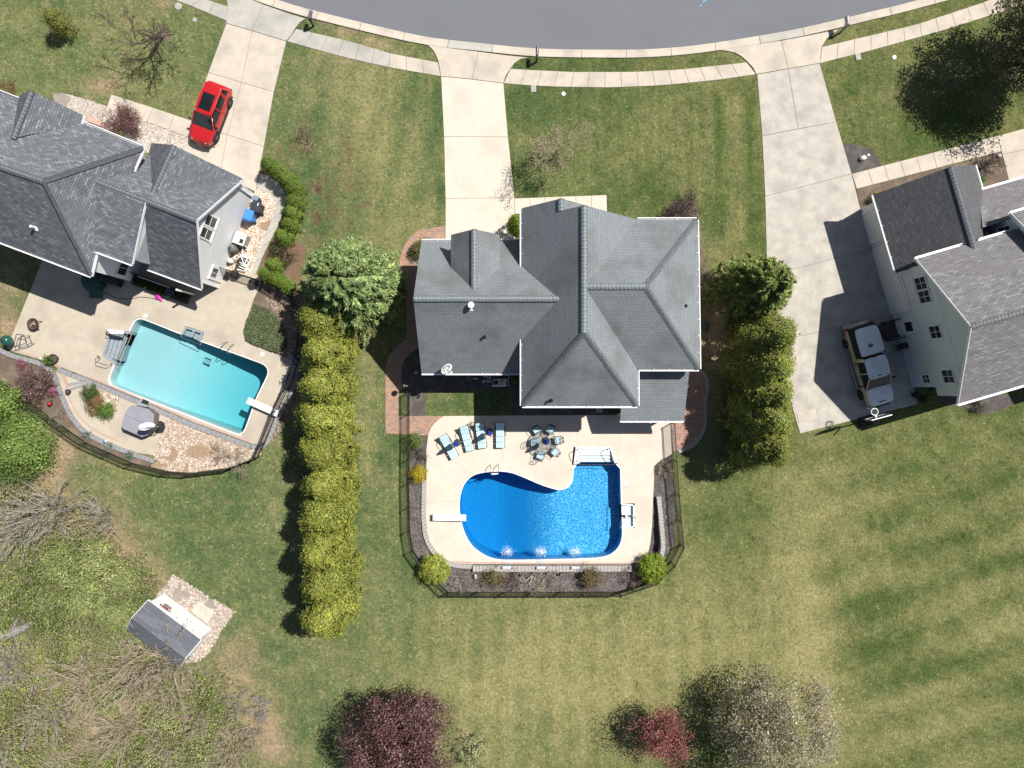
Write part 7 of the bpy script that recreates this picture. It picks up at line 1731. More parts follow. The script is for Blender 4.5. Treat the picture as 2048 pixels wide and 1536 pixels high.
# ------------------------------------------------------------------ vehicles
def carpaint(n, c, c2=None, metal=0.0): return pmat(n, c, c2 or c, scale=1, rough=0.28, metal=metal, spec=0.5, coat=0.6)
M_RED, M_CGLASS = carpaint('car_red', (0.42, 0.012, 0.014), (0.39, 0.011, 0.012)), pmat('car_glass', (0.008, 0.011, 0.013), (0.014, 0.018, 0.02), scale=1, rough=0.03, spec=0.45)
M_TYRE, M_RIM = pmat('tyre', (0.018, 0.018, 0.018), (0.025, 0.025, 0.025), scale=8, rough=0.9), pmat('rim_grey', (0.16, 0.16, 0.165), (0.12, 0.12, 0.125), scale=4, rough=0.3, metal=0.6)
M_CLAD = pmat('black_plastic', (0.02, 0.02, 0.021), (0.028, 0.028, 0.03), scale=6, rough=0.7)
M_LAMP, M_TAIL, M_PLATE = pmat('headlamp', (0.30, 0.31, 0.33), (0.22, 0.23, 0.25), scale=6, rough=0.1), pmat('tail_lamp', (0.35, 0.01, 0.012), rough=0.15), pmat('number_plate', (0.7, 0.7, 0.68), rough=0.5)
def loft(st, name, m, t, sub=2, label=None):
    """st rows: y, half width, z low, z waist, z top"""
    mb = MB(); N = 10
    for y, w_, zl, zm, zt in st:
        for x, z in [(-w_ * 0.86, zl), (-w_ * 0.97, zl + 0.10), (-w_, zm), (-w_ * 0.96, zt - 0.05), (-w_ * 0.80, zt), (w_ * 0.80, zt), (w_ * 0.96, zt - 0.05), (w_, zm), (w_ * 0.97, zl + 0.10), (w_ * 0.86, zl)]:
            mb.v.append((x, y, z))
    for i in range(len(st) - 1):
        for k in range(N):
            k2 = (k + 1) % N; mb.f.append((i * N + k, (i + 1) * N + k, (i + 1) * N + k2, i * N + k2))
    mb.f.append(tuple(range(N))); mb.f.append(tuple(range((len(st) - 1) * N, len(st) * N))[::-1])
    o = mb.build(name, m, t, world=False, smooth=True)
    if sub: md = o.modifiers.new('sub', 'SUBSURF'); md.levels = sub; md.render_levels = sub
    if label: o['label'] = label
    return o
def house_glass(name, m, t, y0, y1, w0, z0, ry0, ry1, w1, z1):
    mb = MB().add([(-w0, y0, z0), (w0, y0, z0), (w0, y1, z0), (-w0, y1, z0), (-w1, ry0, z1), (w1, ry0, z1), (w1, ry1, z1), (-w1, ry1, z1)], [(3, 2, 1, 0), (4, 5, 6, 7), (0, 1, 5, 4), (1, 2, 6, 5), (2, 3, 7, 6), (3, 0, 4, 7)])
    return mb.build(name, m, t, world=False)
def wheel(t, x, y, r, wd, side):
    w_ = MB().lathe([(r * 0.62, -wd / 2), (r * 0.93, -wd / 2), (r, -wd * 0.32), (r, wd * 0.32), (r * 0.93, wd / 2), (r * 0.62, wd / 2), (r * 0.62, -wd / 2)], n=28)
    rot = Matrix.Rotation(math.pi / 2, 4, 'Y'); w_.v = [tuple(rot @ Vector(v) + Vector((x, y, r))) for v in w_.v]
    wo = bpy.data.objects.new('wheel', None); col.objects.link(wo); wo.parent = t
    w_.build('tyre', M_TYRE, wo, world=False, smooth=True)
    d = MB(); X = x + side * wd * 0.40
    d.obox((X - side * 0.05, y, r), (0.012, 0, 0), (0, 0.01, 0), (0, 0, 0.01))
    for k in range(5):
        a = k * 2 * math.pi / 5 + 0.3; v = Vector((0, math.cos(a), math.sin(a))); d.beam(Vector((X, y, r)) + v * 0.02, Vector((X, y, r)) + v * r * 0.62, 0.05, 0.035, up=(1, 0, 0))
    hub = MB().lathe([(r * 0.60, -0.02), (r * 0.66, 0.0), (r * 0.60, 0.02), (0.02, 0.0)], n=20); hub.v = [tuple(rot @ Vector(v) + Vector((X - side * 0.05, y, r))) for v in hub.v]
    d.add(hub.v, hub.f); d.build('rim', M_RIM, wo, world=False)
def suv(label, x, y, rz):
    t = thing('parked_car', label, 'car', tuple(P(x, y, 0.035)), rz)
    loft([(-2.18, 0.74, 0.50, 0.72, 0.98), (-2.10, 0.86, 0.34, 0.74, 1.04), (-1.9, 0.91, 0.28, 0.78, 1.06), (-1.3, 0.93, 0.24, 0.80, 1.05), (-0.4, 0.92, 0.22, 0.78, 1.02), (0.7, 0.92, 0.22, 0.76, 1.0), (1.15, 0.91, 0.24, 0.75, 0.99), (1.6, 0.89, 0.26, 0.72, 0.93), (1.9, 0.82, 0.30, 0.69, 0.88), (2.08, 0.70, 0.34, 0.64, 0.80), (2.18, 0.54, 0.40, 0.58, 0.70), (2.22, 0.40, 0.44, 0.55, 0.62)], 'body', M_RED, t)
    house_glass('window_glass', M_CGLASS, t, -1.98, 1.10, 0.83, 0.97, -1.72, 0.28, 0.63, 1.56)
    loft([(-1.92, 0.60, 1.50, 1.54, 1.57), (-1.75, 0.66, 1.53, 1.58, 1.63), (-0.8, 0.68, 1.54, 1.60, 1.66), (0.1, 0.67, 1.53, 1.58, 1.64), (0.36, 0.63, 1.48, 1.53, 1.58)], 'roof', M_RED, t)
    MB().box((0, -0.55, 1.662), (0.86, 1.18, 0.016)).build('sunroof', M_CGLASS, t, world=False, bevel=0.006)
    pl = MB()
    for s in (-1, 1):
        pl.beam((s * 0.82, 1.08, 0.99), (s * 0.64, 0.30, 1.56), 0.07, 0.05); pl.beam((s * 0.845, -0.35, 0.99), (s * 0.655, -0.35, 1.57), 0.06, 0.06); pl.beam((s * 0.84, -1.35, 0.99), (s * 0.65, -1.45, 1.57), 0.20, 0.06); pl.beam((s * 0.80, -1.95, 0.99), (s * 0.62, -1.75, 1.56), 0.12, 0.08)
    pl.build('pillars', M_RED, t, world=False, kind='stuff')
    for s in (-1, 1):
        for y_ in (-1.33, 1.30): wheel(t, s * 0.80, y_, 0.355, 0.24, s)
        for y_ in (-1.33, 1.30):
            a = [(s * 0.915, y_ + 0.43 * math.cos(k / 10 * math.pi), 0.355 + 0.43 * math.sin(k / 10 * math.pi)) for k in range(11)]; MB().tube(a, 0.05, 6).build('wheel_arch', M_CLAD, t, world=False)
        MB().box((s * 0.91, 0, 0.29), (0.05, 1.7, 0.16)).build('sill', M_CLAD, t, world=False)
        MB().obox((s * 1.0, 0.82, 1.05), (0.10, 0, 0), (0, 0.06, 0), (0, 0, 0.07)).beam((s * 0.84, 0.84, 1.0), (s * 0.95, 0.84, 1.03), 0.05, 0.05).build('mirror', M_BLACK, t, world=False, bevel=0.02)
        for y_ in (-0.55, 0.45): MB().box((s * 0.925, y_ - 0.2, 0.9), (0.03, 0.18, 0.03)).build('handle', M_STEEL, t, world=False)
        MB().obox((s * 0.60, 1.985, 0.775), (0.15, -s * 0.10, 0), (0.025 * s, 0.035, -0.012), (0, 0, 0.035)).build('headlight', M_LAMP, t, world=False, bevel=0.01)
        MB().obox((s * 0.62, -2.07, 0.92), (0.14, 0.04 * s, 0), (0, 0.05, 0), (0, 0, 0.08)).build('taillight', M_TAIL, t, world=False, bevel=0.01)
    sm = MB()
    for s in (-1, 1):
        for y_ in (-0.38, 0.92): sm.beam((s * 0.932, y_, 0.4), (s * 0.925, y_, 0.98), 0.012, 0.014)
        sm.beam((s * 0.80, 1.05, 1.004), (s * 0.66, 2.05, 0.82), 0.016, 0.02)
    sm.beam((-0.6, 2.07, 0.80), (0.6, 2.07, 0.80), 0.016, 0.03); sm.build('panel_gaps', M_CLAD, t, world=False, kind='stuff')
    for k in (-0.3, 0.25): MB().beam((k - 0.25, 1.08, 1.02), (k + 0.2, 1.0, 1.07), 0.025, 0.02).build('wiper', M_CLAD, t, world=False)
    MB().obox((0, 2.15, 0.64), (0.45, 0, 0), (0, 0.05, 0), (0, 0, 0.06)).build('grille', M_CLAD, t, world=False, bevel=0.01)
    MB().obox((0, 2.17, 0.42), (0.7, 0, 0), (0, 0.06, 0), (0, 0, 0.08)).build('bumper', M_CLAD, t, world=False, bevel=0.02); MB().obox((0, -2.17, 0.5), (0.75, 0, 0), (0, 0.06, 0), (0, 0, 0.10)).build('bumper', M_CLAD, t, world=False, bevel=0.02)
    MB().box((0, 2.242, 0.5), (0.32, 0.012, 0.12)).build('number_plate', M_PLATE, t, world=False); MB().lathe([(0.05, 0), (0.05, 0.02), (0.01, 0.02)], (0, 2.16, 0.70), 12).build('badge', M_STEEL, t, world=False)
    return t
suv('red parked car with black sunroof on the left driveway', 428, 236, math.atan2(0.357, -0.934))
M_SILV, M_TAN = carpaint('truck_silver', (0.74, 0.75, 0.76), (0.70, 0.71, 0.72), 0.0), carpaint('truck_tan', (0.40, 0.345, 0.25), (0.37, 0.32, 0.23), 0.15)
def pickup(label, x, y, rz):
    t = thing('pickup_truck', label, 'pickup truck', tuple(P(x, y, 0.035)), rz)
    loft([(-2.92, 0.90, 0.55, 0.80, 1.06), (-2.8, 0.98, 0.50, 0.85, 1.12), (-1.9, 1.0, 0.46, 0.88, 1.14), (-0.75, 1.0, 0.42, 0.88, 1.12), (0.4, 1.0, 0.42, 0.86, 1.08), (1.2, 1.0, 0.42, 0.86, 1.07), (1.7, 0.99, 0.46, 0.90, 1.13), (2.3, 0.98, 0.48, 0.90, 1.15), (2.75, 0.94, 0.5, 0.85, 1.08), (2.92, 0.80, 0.55, 0.8, 0.98)], 'body', M_TAN, t)
    loft([(1.52, 0.90, 1.0, 1.1, 1.185), (1.75, 0.92, 1.0, 1.1, 1.215), (2.3, 0.91, 1.0, 1.1, 1.20), (2.7, 0.85, 0.98, 1.05, 1.13), (2.86, 0.66, 0.95, 1.0, 1.05)], 'hood', M_SILV, t)
    MB().box((0, 2.62, 1.165), (0.5, 0.05, 0.02)).build('hood_scoop', M_CLAD, t, world=False)
    house_glass('window_glass', M_CGLASS, t, -0.62, 1.66, 0.90, 1.10, -0.5, 0.80, 0.76, 1.80)
    loft([(-0.6, 0.68, 1.74, 1.79, 1.84), (-0.45, 0.80, 1.77, 1.82, 1.88), (0.2, 0.81, 1.78, 1.83, 1.89), (0.75, 0.79, 1.76, 1.81, 1.87), (0.92, 0.72, 1.72, 1.76, 1.80)], 'roof', M_SILV, t)
    rb = MB()
    for k in range(4): rb.box((-0.36 + k * 0.24, 0.1, 1.893), (0.04, 0.9, 0.012))
    rb.build('roof_ribs', M_SILV, t, world=False, kind='stuff')
    for k in (-0.45, 0, 0.45): MB().box((k, 0.74, 1.882), (0.34 if k == 0 else 0.09, 0.05, 0.03)).build('marker_lamp', M_CLAD, t, world=False)
    MB().box((0, -0.58, 1.85), (0.3, 0.05, 0.04)).build('brake_lamp', M_TAIL, t, world=False)
    pl = MB()
    for s in (-1, 1):
        pl.beam((s * 0.89, 1.64, 1.13), (s * 0.77, 0.84, 1.80), 0.07, 0.06); pl.beam((s * 0.92, 0.42, 1.13), (s * 0.745, 0.42, 1.81), 0.09, 0.06); pl.beam((s * 0.91, -0.55, 1.13), (s * 0.73, -0.48, 1.81), 0.22, 0.07)
    pl.build('pillars', M_TAN, t, world=False, kind='stuff')
    # cap over the bed: dark glass sides under a pale roof
    house_glass('bed_cap', M_CGLASS, t, -2.88, -0.72, 0.93, 1.13, -2.62, -0.74, 0.84, 1.76)
    loft([(-2.72, 0.68, 1.70, 1.74, 1.78), (-2.6, 0.84, 1.72, 1.77, 1.82), (-1.7, 0.87, 1.74, 1.80, 1.87), (-0.85, 0.85, 1.72, 1.77, 1.83), (-0.74, 0.78, 1.70, 1.74, 1.78)], 'cap_roof', M_SILV, t)
    MB().lathe([(0.13, 1.862), (0.12, 1.885), (0.01, 1.89)], (0.05, -1.4, 0), 14, sx=1.5).build('cap_vent', M_RIM, t, world=False)
    for s in (-1, 1):
        for y_ in (-1.88, 1.90): wheel(t, s * 0.88, y_, 0.40, 0.27, s)
        for y_ in (-1.88, 1.90): MB().tube([(s * 0.985, y_ + 0.48 * math.cos(k / 10 * math.pi), 0.40 + 0.48 * math.sin(k / 10 * math.pi)) for k in range(11)], 0.035, 6).build('wheel_arch', M_TAN, t, world=False)
        MB().obox((s * 1.17, 1.22, 1.22), (0.13, 0, 0), (0, 0.05, 0), (0, 0, 0.11)).beam((s * 0.95, 1.2, 1.16), (s * 1.08, 1.22, 1.2), 0.05, 0.05).build('mirror', M_CLAD, t, world=False, bevel=0.02)
        MB().tube([(s * 1.04, -0.6, 0.42), (s * 1.06, -0.5, 0.40), (s * 1.06, 1.25, 0.40), (s * 1.04, 1.35, 0.42)], 0.05, 8).build('side_step', M_STEEL, t, world=False)
        MB().obox((s * 0.74, 2.86, 0.86), (0.16, -s * 0.04, 0), (0, 0.06, 0), (0, 0, 0.11)).build('headlight', M_LAMP, t, world=False, bevel=0.01)
        MB().obox((s * 0.93, -2.84, 0.92), (0.06, 0, 0), (0, 0.08, 0), (0, 0, 0.18)).build('taillight', M_TAIL, t, world=False, bevel=0.01)
        for y_ in (-0.1, 0.9): MB().box((s * 1.0, y_ - 0.25, 1.0), (0.04, 0.2, 0.04)).build('handle', M_CLAD, t, world=False)
    MB().obox((0, 2.9, 0.55), (0.9, 0, 0), (0, 0.10, 0), (0, 0, 0.12)).build('bumper', M_STEEL, t, world=False, bevel=0.03); MB().obox((0, -2.98, 0.55), (0.9, 0, 0), (0, 0.10, 0), (0, 0, 0.11)).build('bumper', M_STEEL, t, world=False, bevel=0.03)
    MB().obox((0, 2.92, 0.84), (0.5, 0, 0), (0, 0.04, 0), (0, 0, 0.14)).build('grille', M_CLAD, t, world=False); MB().box((0, -3.085, 0.6), (0.3, 0.012, 0.14)).build('number_plate', M_PLATE, t, world=False)
    wp = MB().beam((-0.6, 1.58, 1.19), (0.0, 1.50, 1.24), 0.03, 0.02); wp.build('wiper', M_CLAD, t, world=False); return t
pickup('silver and tan pickup truck with capped bed parked in the right driveway', 1727, 731, math.atan2(-0.283, -0.959))
t = suv('dark parked car at the kerb on the top right edge', 1884, -48, 1.27 + math.pi)
M_DARKP = carpaint('car_charcoal', (0.02, 0.022, 0.026))
for ch in t.children:
    if ch.type == 'MESH' and ch.data.materials and ch.data.materials[0] == M_RED: ch.data.materials[0] = M_DARKP

# ------------------------------------------------------------------ basketball hoop and bits by the right house
h = thing('basketball_hoop', 'portable basketball hoop with clear backboard at the end of the right driveway', 'basketball hoop', tuple(P(1716, 843, 0)))
d1 = Vector((0.965, 0.26, 0)); d2 = Vector((-0.26, 0.965, 0)); bc = P(1728, 832, 0)
c3 = P(1752, 834, 3.0)
MB().obox(P(1733, 842, 0.10), d1 * 0.55, d2 * 0.35, (0, 0, 0.10)).build('base', M_CLAD, h, bevel=0.03)
MB().tube([P(1733, 842, 0.2), P(1742, 838.5, 2.0), c3 - d2 * 0.5 + Vector((0, 0, -0.3))], 0.05, 8).build('pole', M_BLACK, h)
for k in (-1, 1): MB().tube([P(1738, 840, 1.6) + d1 * k * 0.12, c3 - d2 * 0.04 + d1 * k * 0.15 + Vector((0, 0, -0.15))], 0.025, 6).build('strut', M_STEEL, h)
bb = MB().obox(c3 + Vector((0, 0, 0.3)), d1 * 0.66, d2 * 0.02, (0, 0, 0.42)).build('backboard', M_TGLASS, h)
fr = MB()
for k in (-1, 1): fr.obox(c3 + d1 * k * 0.68 + Vector((0, 0, 0.3)), d1 * 0.02, d2 * 0.03, (0, 0, 0.46)); fr.obox(c3 + Vector((0, 0, 0.3 + k * 0.44)), d1 * 0.659, d2 * 0.03, (0, 0, 0.02))
fr.build('frame', M_WHITE, bb)
rc = c3 + d2 * 0.36; rg = [rc + Vector((0.23 * math.cos(a / 10 * math.pi), 0.23 * math.sin(a / 10 * math.pi), 0)) for a in range(21)]
rim = MB().tube(rg, 0.03, 6, cap=False).beam(c3 + d2 * 0.02, c3 + d2 * 0.14, 0.12, 0.04); ro = rim.build('rim', M_WHITE, h)
nt_ = MB()
for k in range(12):
    a, b = k * math.pi / 6, k * math.pi / 6 + 0.5
    nt_.tube([rc + Vector((0.22 * math.cos(a), 0.22 * math.sin(a), 0)), rc + Vector((0.13 * math.cos(b), 0.13 * math.sin(b), -0.4))], 0.007, 4); nt_.tube([rc + Vector((0.22 * math.cos(a), 0.22 * math.sin(a), 0)), rc + Vector((0.13 * math.cos(a - 0.5), 0.13 * math.sin(a - 0.5), -0.4))], 0.007, 4)
nt_.build('net', M_WHITE, h, kind='stuff')
g_ = thing('barbecue_grill', 'small black barbecue grill against the wall below the board stoop', 'grill', tuple(P(1793, 694, 0.035)), 0.28)
MB().box((0, 0, 0.85), (0.62, 0.42, 0.16)).build('firebox', M_BLACK, g_, world=False, bevel=0.03); MB().lathe([(0.26, 0.932), (0.24, 1.05), (0.12, 1.14), (0.01, 1.15)], n=16, sx=1.15, sy=0.8).build('lid', M_BLACK, g_, world=False, smooth=True)
for a in (-1, 1):
    for b in (-1, 1): MB().tube([(a * 0.27, b * 0.17, 0), (a * 0.27, b * 0.17, 0.78)], 0.02, 6).build('leg', M_IRON, g_, world=False)
    MB().box((a * 0.45, 0, 0.9), (0.24, 0.4, 0.03)).build('side_shelf', M_IRON, g_, world=False)
MB().tube([(-0.2, -0.24, 1.02), (0.2, -0.24, 1.02)], 0.014, 6).build('handle', M_STEEL, g_, world=False)
t = thing('hose_reel', 'dark hose reel box under the overhang of the right house', 'hose reel', tuple(P(1865, 774, 0.02)), 0.28)
MB().box((0, 0, 0.2), (0.5, 0.25, 0.4)).build('box', M_CLAD, t, world=False, bevel=0.03); rl = MB().lathe([(0.14, -0.12), (0.16, -0.1), (0.16, 0.1), (0.14, 0.12)], n=14); rl.v = [(v[2], v[0], v[1] + 0.48) for v in rl.v]; rl.build('reel', M_GRN, t, world=False)
for k in range(1):
    t = thing('garden_ornament', 'white stone animal ornament in the dark mulch beside the right driveway', 'garden ornament', tuple(P(1725, 317, 0.02)), 0.3)
    MB().lathe([(0.12, 0), (0.17, 0.1), (0.15, 0.25), (0.05, 0.33)], n=12, sx=1.7).build('body', M_WHITE, t, world=False, smooth=True); MB().lathe([(0.03, 0), (0.1, 0.06), (0.09, 0.16), (0.02, 0.2)], (0.24, 0.05, 0.26), 10, sx=1.3).build('head', M_WHITE, t, world=False, smooth=True)
    for a in (-1, 1): MB().tube([(0.1 * a, 0.1, 0.1), (0.14 * a, 0.2, 0.02)], 0.05, 6).build('paw', M_WHITE, t, world=False)
    globe_crown(t, 0.2, 0.25, [(0.2, 0.24, 0.12)], K=14, nper=10, size=0.06, name='plant')
t = tag(MB().lathe([(0.12, 0), (0.16, 0.06), (0.12, 0.16), (0.03, 0.2)], tuple(P(1997, 312, 0.02)), 9, sx=1.2).build('garden_stone', M_LID), 'pale round stone at the corner of the right front walk', 'stone')

# ------------------------------------------------------------------ the white house: bins, equipment, patio things
def bin_(label, x, y, rz, m, tag_=False):
    t = thing('wheeled_bin', label, 'bin', tuple(P(x, y, 0.05)), rz)
    MB().box((0, 0, 0.52), (0.50, 0.56, 0.92), taper=1.16).build('bin_body', m, t, world=False, bevel=0.03)
    MB().box((0, 0.02, 1.015), (0.64, 0.74, 0.06)).box((0, 0.02, 1.055), (0.5, 0.56, 0.03)).build('lid', m, t, world=False, bevel=0.02)
    MB().tube([(-0.25, -0.36, 0.98), (-0.25, -0.42, 0.98), (0.25, -0.42, 0.98), (0.25, -0.36, 0.98)], 0.02, 6).build('handle', m, t, world=False)
    for s in (-1, 1):
        w_ = MB().lathe([(0.1, -0.03), (0.11, 0), (0.1, 0.03)], n=14); w_.v = [(v[2] + s * 0.29, v[0] - 0.28, v[1] + 0.11) for v in w_.v]; w_.build('wheel', M_TYRE, t, world=False)
    if tag_: MB().box((0.12, 0.18, 1.074), (0.06, 0.2, 0.006)).build('sticker', M_WHITE, t, world=False)
    return t
M_BBLUE, M_BBLK = pmat('bin_blue', (0.055, 0.235, 0.60), (0.05, 0.21, 0.54), scale=3, rough=0.5), pmat('bin_black', (0.03, 0.035, 0.045), (0.04, 0.045, 0.055), scale=3, rough=0.6)
bin_('bright blue wheeled bin against the white house wall', 507, 437, -0.3, M_BBLUE); bin_('black wheeled bin with a white sticker next to the blue bin', 522, 420, -0.35, M_BBLK, True)
t = thing('barrel', 'small grey blue round barrel above the black bin', 'barrel', tuple(P(518, 402, 0.05))); MB().lathe([(0.2, 0), (0.22, 0.35), (0.2, 0.72), (0.22, 0.74)], n=16).build('drum', M_BBLK, t, world=False); MB().lathe([(0.23, 0.742), (0.23, 0.78), (0.01, 0.79)], n=16).build('lid', pmat('lid_blue_grey', (0.19, 0.24, 0.30), rough=0.6), t, world=False)
t = thing('heat_pump', 'white heat pump box with dark grille by the white house wall', 'heat pump', tuple(P(488, 482, 0.05)), -0.36)
MB().box((0, 0, 0.4), (0.78, 0.78, 0.78)).build('cabinet', pmat('cabinet_dark', (0.14, 0.12, 0.11), rough=0.6), t, world=False); MB().box((0, 0, 0.805), (0.82, 0.82, 0.028)).build('lid', M_WHITE, t, world=False, bevel=0.01)
MB().box((0.18, -0.12, 0.83), (0.26, 0.3, 0.02)).build('grille', M_CLAD, t, world=False); mb = MB()
for k in range(9): mb.box((0.392, -0.32 + k * 0.08, 0.4), (0.012, 0.02, 0.6))
mb.build('louvres', M_WHITE, t, world=False, kind='stuff')
z4 = lambda zx, zy, z: P(430 + zx / 6.142, 370 + zy / 6.142, z)
plumbing('grey filter tank with a tangle of white pipes by the white house wall', P(490, 515, 0.05), [
    [z4(330, 770, 0.5), z4(350, 740, 0.5), z4(415, 780, 0.5), z4(385, 880, 0.4)], [z4(330, 840, 0.5), z4(440, 910, 0.3), z4(370, 1060, 0.3), z4(270, 1030, 0.3)], [z4(290, 880, 0.6), z4(390, 890, 0.5)], [z4(230, 900, 0.5), z4(260, 860, 0.5), z4(300, 880, 0.6), z4(260, 915, 0.5), z4(230, 900, 0.5)],
    [z4(310, 850, 0.7), z4(350, 960, 0.5)], [z4(300, 950, 0.45), z4(400, 990, 0.35)], [z4(320, 980, 0.4), z4(380, 1010, 0.35)], [z4(340, 790, 0.55), z4(330, 880, 0.5)], [z4(270, 990, 0.4), z4(380, 1040, 0.3)], [z4(400, 890, 0.35), z4(350, 1000, 0.35)]],
    [(tuple(z4(255, 800, 0.05)), 0.29, 0.95)], [(tuple(z4(330, 930, 0.05)), -0.4), (tuple(z4(300, 1000, 0.05)), -0.4)], pmat('filter_grey', (0.16, 0.155, 0.15), (0.13, 0.126, 0.12), scale=3, rough=0.5))
t = thing('chlorinator', 'white round canister beside the white house pool equipment', 'canister', tuple(z4(215, 945, 0.05))); MB().lathe([(0.16, 0), (0.18, 0.1), (0.18, 0.5), (0.12, 0.58), (0.01, 0.6)], n=16).build('canister', M_WHITE, t, world=False, smooth=True); MB().lathe([(0.06, 0.6), (0.06, 0.66), (0.01, 0.66)], n=10).build('lid', M_TRIM, t, world=False)
MB_ = tag(MB().box(tuple(z4(140, 1120, 0.062)), (0.42, 0.66, 0.022), rz=-0.36).build('door_mat', M_CLAD), 'dark grey door mat outside the white door with panes', 'door mat')
for zx, zy, lb in [(490, 1215, 'dark wire ball planter right of the black gate'), (265, 1110, 'round dark pot behind the black gate')]:
    t = thing('planter', lb, 'planter', tuple(z4(zx, zy, 0.05))); MB().lathe([(0.16, 0), (0.3, 0.18), (0.33, 0.4), (0.3, 0.4), (0.26, 0.3)], n=16).build('pot', M_IRON, t, world=False); globe_crown(t, 0.24, 0.3, [(0.10, 0.09, 0.06), (0.2, 0.18, 0.13)], K=18, nper=10, size=0.07, name='plant', z0=0.3)
# planter box, patio cover things in the shade
z5 = lambda zx, zy, z: P(130 + zx / 6.206, 500 + zy / 6.206, z)
t = thing('planter_box', 'long planter bed full of low green plants under the white house eave', 'planter', tuple(z5(1200, 500, 0.05)))
a, b = z5(880, 370, 0.05), z5(1550, 610, 0.05); dd = (b - a).normalized(); ss = Vector((-dd.y, dd.x, 0))
MB().beam(a + ss * 0.36 + Vector((0, 0, 0.15)), b + ss * 0.36 + Vector((0, 0, 0.15)), 0.06, 0.3).beam(a - ss * 0.36 + Vector((0, 0, 0.15)), b - ss * 0.36 + Vector((0, 0, 0.15)), 0.06, 0.3).build('kerb_board', M_OLDWOOD, t)
MB().beam(a + Vector((0, 0, 0.12)), b + Vector((0, 0, 0.12)), 0.66, 0.2).build('soil', M_MULCH, t)
n_ = 2600; u = rng.random(n_)[:, None]; v_ = rng.uniform(-0.36, 0.36, n_)[:, None]; pp = np.array(a)[None] * (1 - u) + np.array(b)[None] * u + np.array(ss)[None] * v_; pp[:, 2] = rng.uniform(0.25, 0.6, n_)
cards('foliage', pp, unit(n_) + [0, 0, 0.6], 0.13, 0.07, tints(n_, [(0.07, 0.10, 0.03), (0.05, 0.08, 0.025), (0.14, 0.12, 0.05)], 0.2), M_LEAF, t)
t = thing('porch_railing', 'dark board railing with white top rail behind the planter bed', 'railing', tuple(z5(1000, 330, 0.05)))
a, b = z5(840, 300, 0.05) + ss * 0.1, z5(1600, 570, 0.05) + ss * 0.1
MB().beam(a + Vector((0, 0, 0.95)), b + Vector((0, 0, 0.95)), 0.10, 0.05).build('top_rail', M_OLDWOOD, t); MB().beam(a.lerp(b, 0.2) + Vector((0, 0, 1.0)) - ss * 0.09, a.lerp(b, 0.72) + Vector((0, 0, 1.0)) - ss * 0.09, 0.05, 0.03).build('white_rail', M_TRIM, t)
for k in range(28): MB().box(tuple(a.lerp(b, (k + 0.5) / 28) + Vector((0, 0, 0.5))), (0.11, 0.03, 0.82), rz=-0.36).build('board', M_OLDWOOD, t)
for k in (0, 1): MB().box(tuple(a.lerp(b, k) + Vector((0, 0, 1.35))), (0.12, 0.12, 2.6), rz=-0.36).build('post', M_TRIM, t)
M_TEAL = pmat('cover_dark_green', (0.02, 0.06, 0.055), (0.025, 0.08, 0.072), scale=3, rough=0.7, bump=0.4, bscale=6)
t = thing('covered_table', 'dark green covered patio table in the shade under the white house corner', 'covered table', tuple(z5(390, 440, 0.05)))
mb = MB()
for r, z in [(0.78, 0.02), (0.70, 0.35), (0.62, 0.72), (0.3, 0.82), (0.05, 0.95)]:
    for k in range(20): a = k / 10 * math.pi; rr = r * (1 + (0.07 * math.sin(k * 2.1) if z < 0.5 else 0.02 * math.sin(k))); p = z5(380, 400, 0.05); mb.v.append((p.x + rr * math.cos(a), p.y + rr * math.sin(a), p.z + z))
for i in range(4):
    for k in range(20): mb.f.append((i * 20 + k, i * 20 + (k + 1) % 20, (i + 1) * 20 + (k + 1) % 20, (i + 1) * 20 + k))
mb.build('cover', M_TEAL, t, smooth=True)
mb = MB().add([z5(320, 480, 0.55), z5(440, 470, 0.6), z5(470, 600, 0.07), z5(300, 590, 0.07), z5(390, 540, 0.42)], [(0, 1, 4), (1, 2, 4), (2, 3, 4), (3, 0, 4)]); o = mb.build('skirt', M_TEAL, t); md = o.modifiers.new('solid', 'SOLIDIFY'); md.thickness = 0.03
t = thing('covered_grill', 'black covered grill in the shade under the white house window', 'grill', tuple(z5(620, 390, 0.05)), -0.36)
MB().box((0, 0, 0.5), (1.3, 0.55, 1.0), taper=0.85).build('cover', M_BLACK, t, world=False, bevel=0.08); MB().box((0, 0, 1.05), (0.8, 0.35, 0.1)).build('hood', M_BLACK, t, world=False, bevel=0.04)
t = thing('rain_barrel', 'dark blue round table top beside the planter bed', 'barrel', tuple(z5(1350, 540, 0.05))); MB().lathe([(0.3, 0), (0.32, 0.6), (0.34, 0.62), (0.01, 0.66)], n=20).build('drum', pmat('drum_blue', (0.03, 0.06, 0.09), (0.04, 0.07, 0.10), scale=3, rough=0.5), t, world=False); MB().lathe([(0.05, 0.662), (0.05, 0.7), (0.01, 0.7)], n=8).build('knob', M_BLACK, t, world=False)
M_PINKF = pmat('pink_fabric', (0.62, 0.06, 0.38), (0.55, 0.05, 0.33), scale=6, rough=0.8)
mb = MB(); pf = [z5(1125, 520, 0.07), z5(1180, 510, 0.3), z5(1175, 570, 0.22), z5(1210, 630, 0.07), z5(1195, 640, 0.1), z5(1160, 605, 0.2), z5(1130, 610, 0.08), z5(1120, 560, 0.16)]
mb.add(pf + [z5(1155, 570, 0.33)], [(i, (i + 1) % 8, 8) for i in range(8)]); o = mb.build('pool_float', M_PINKF); md = o.modifiers.new('solid', 'SOLIDIFY'); md.thickness = 0.05; tag(o, 'crumpled bright pink float lying on the patio of the white house', 'pool float')
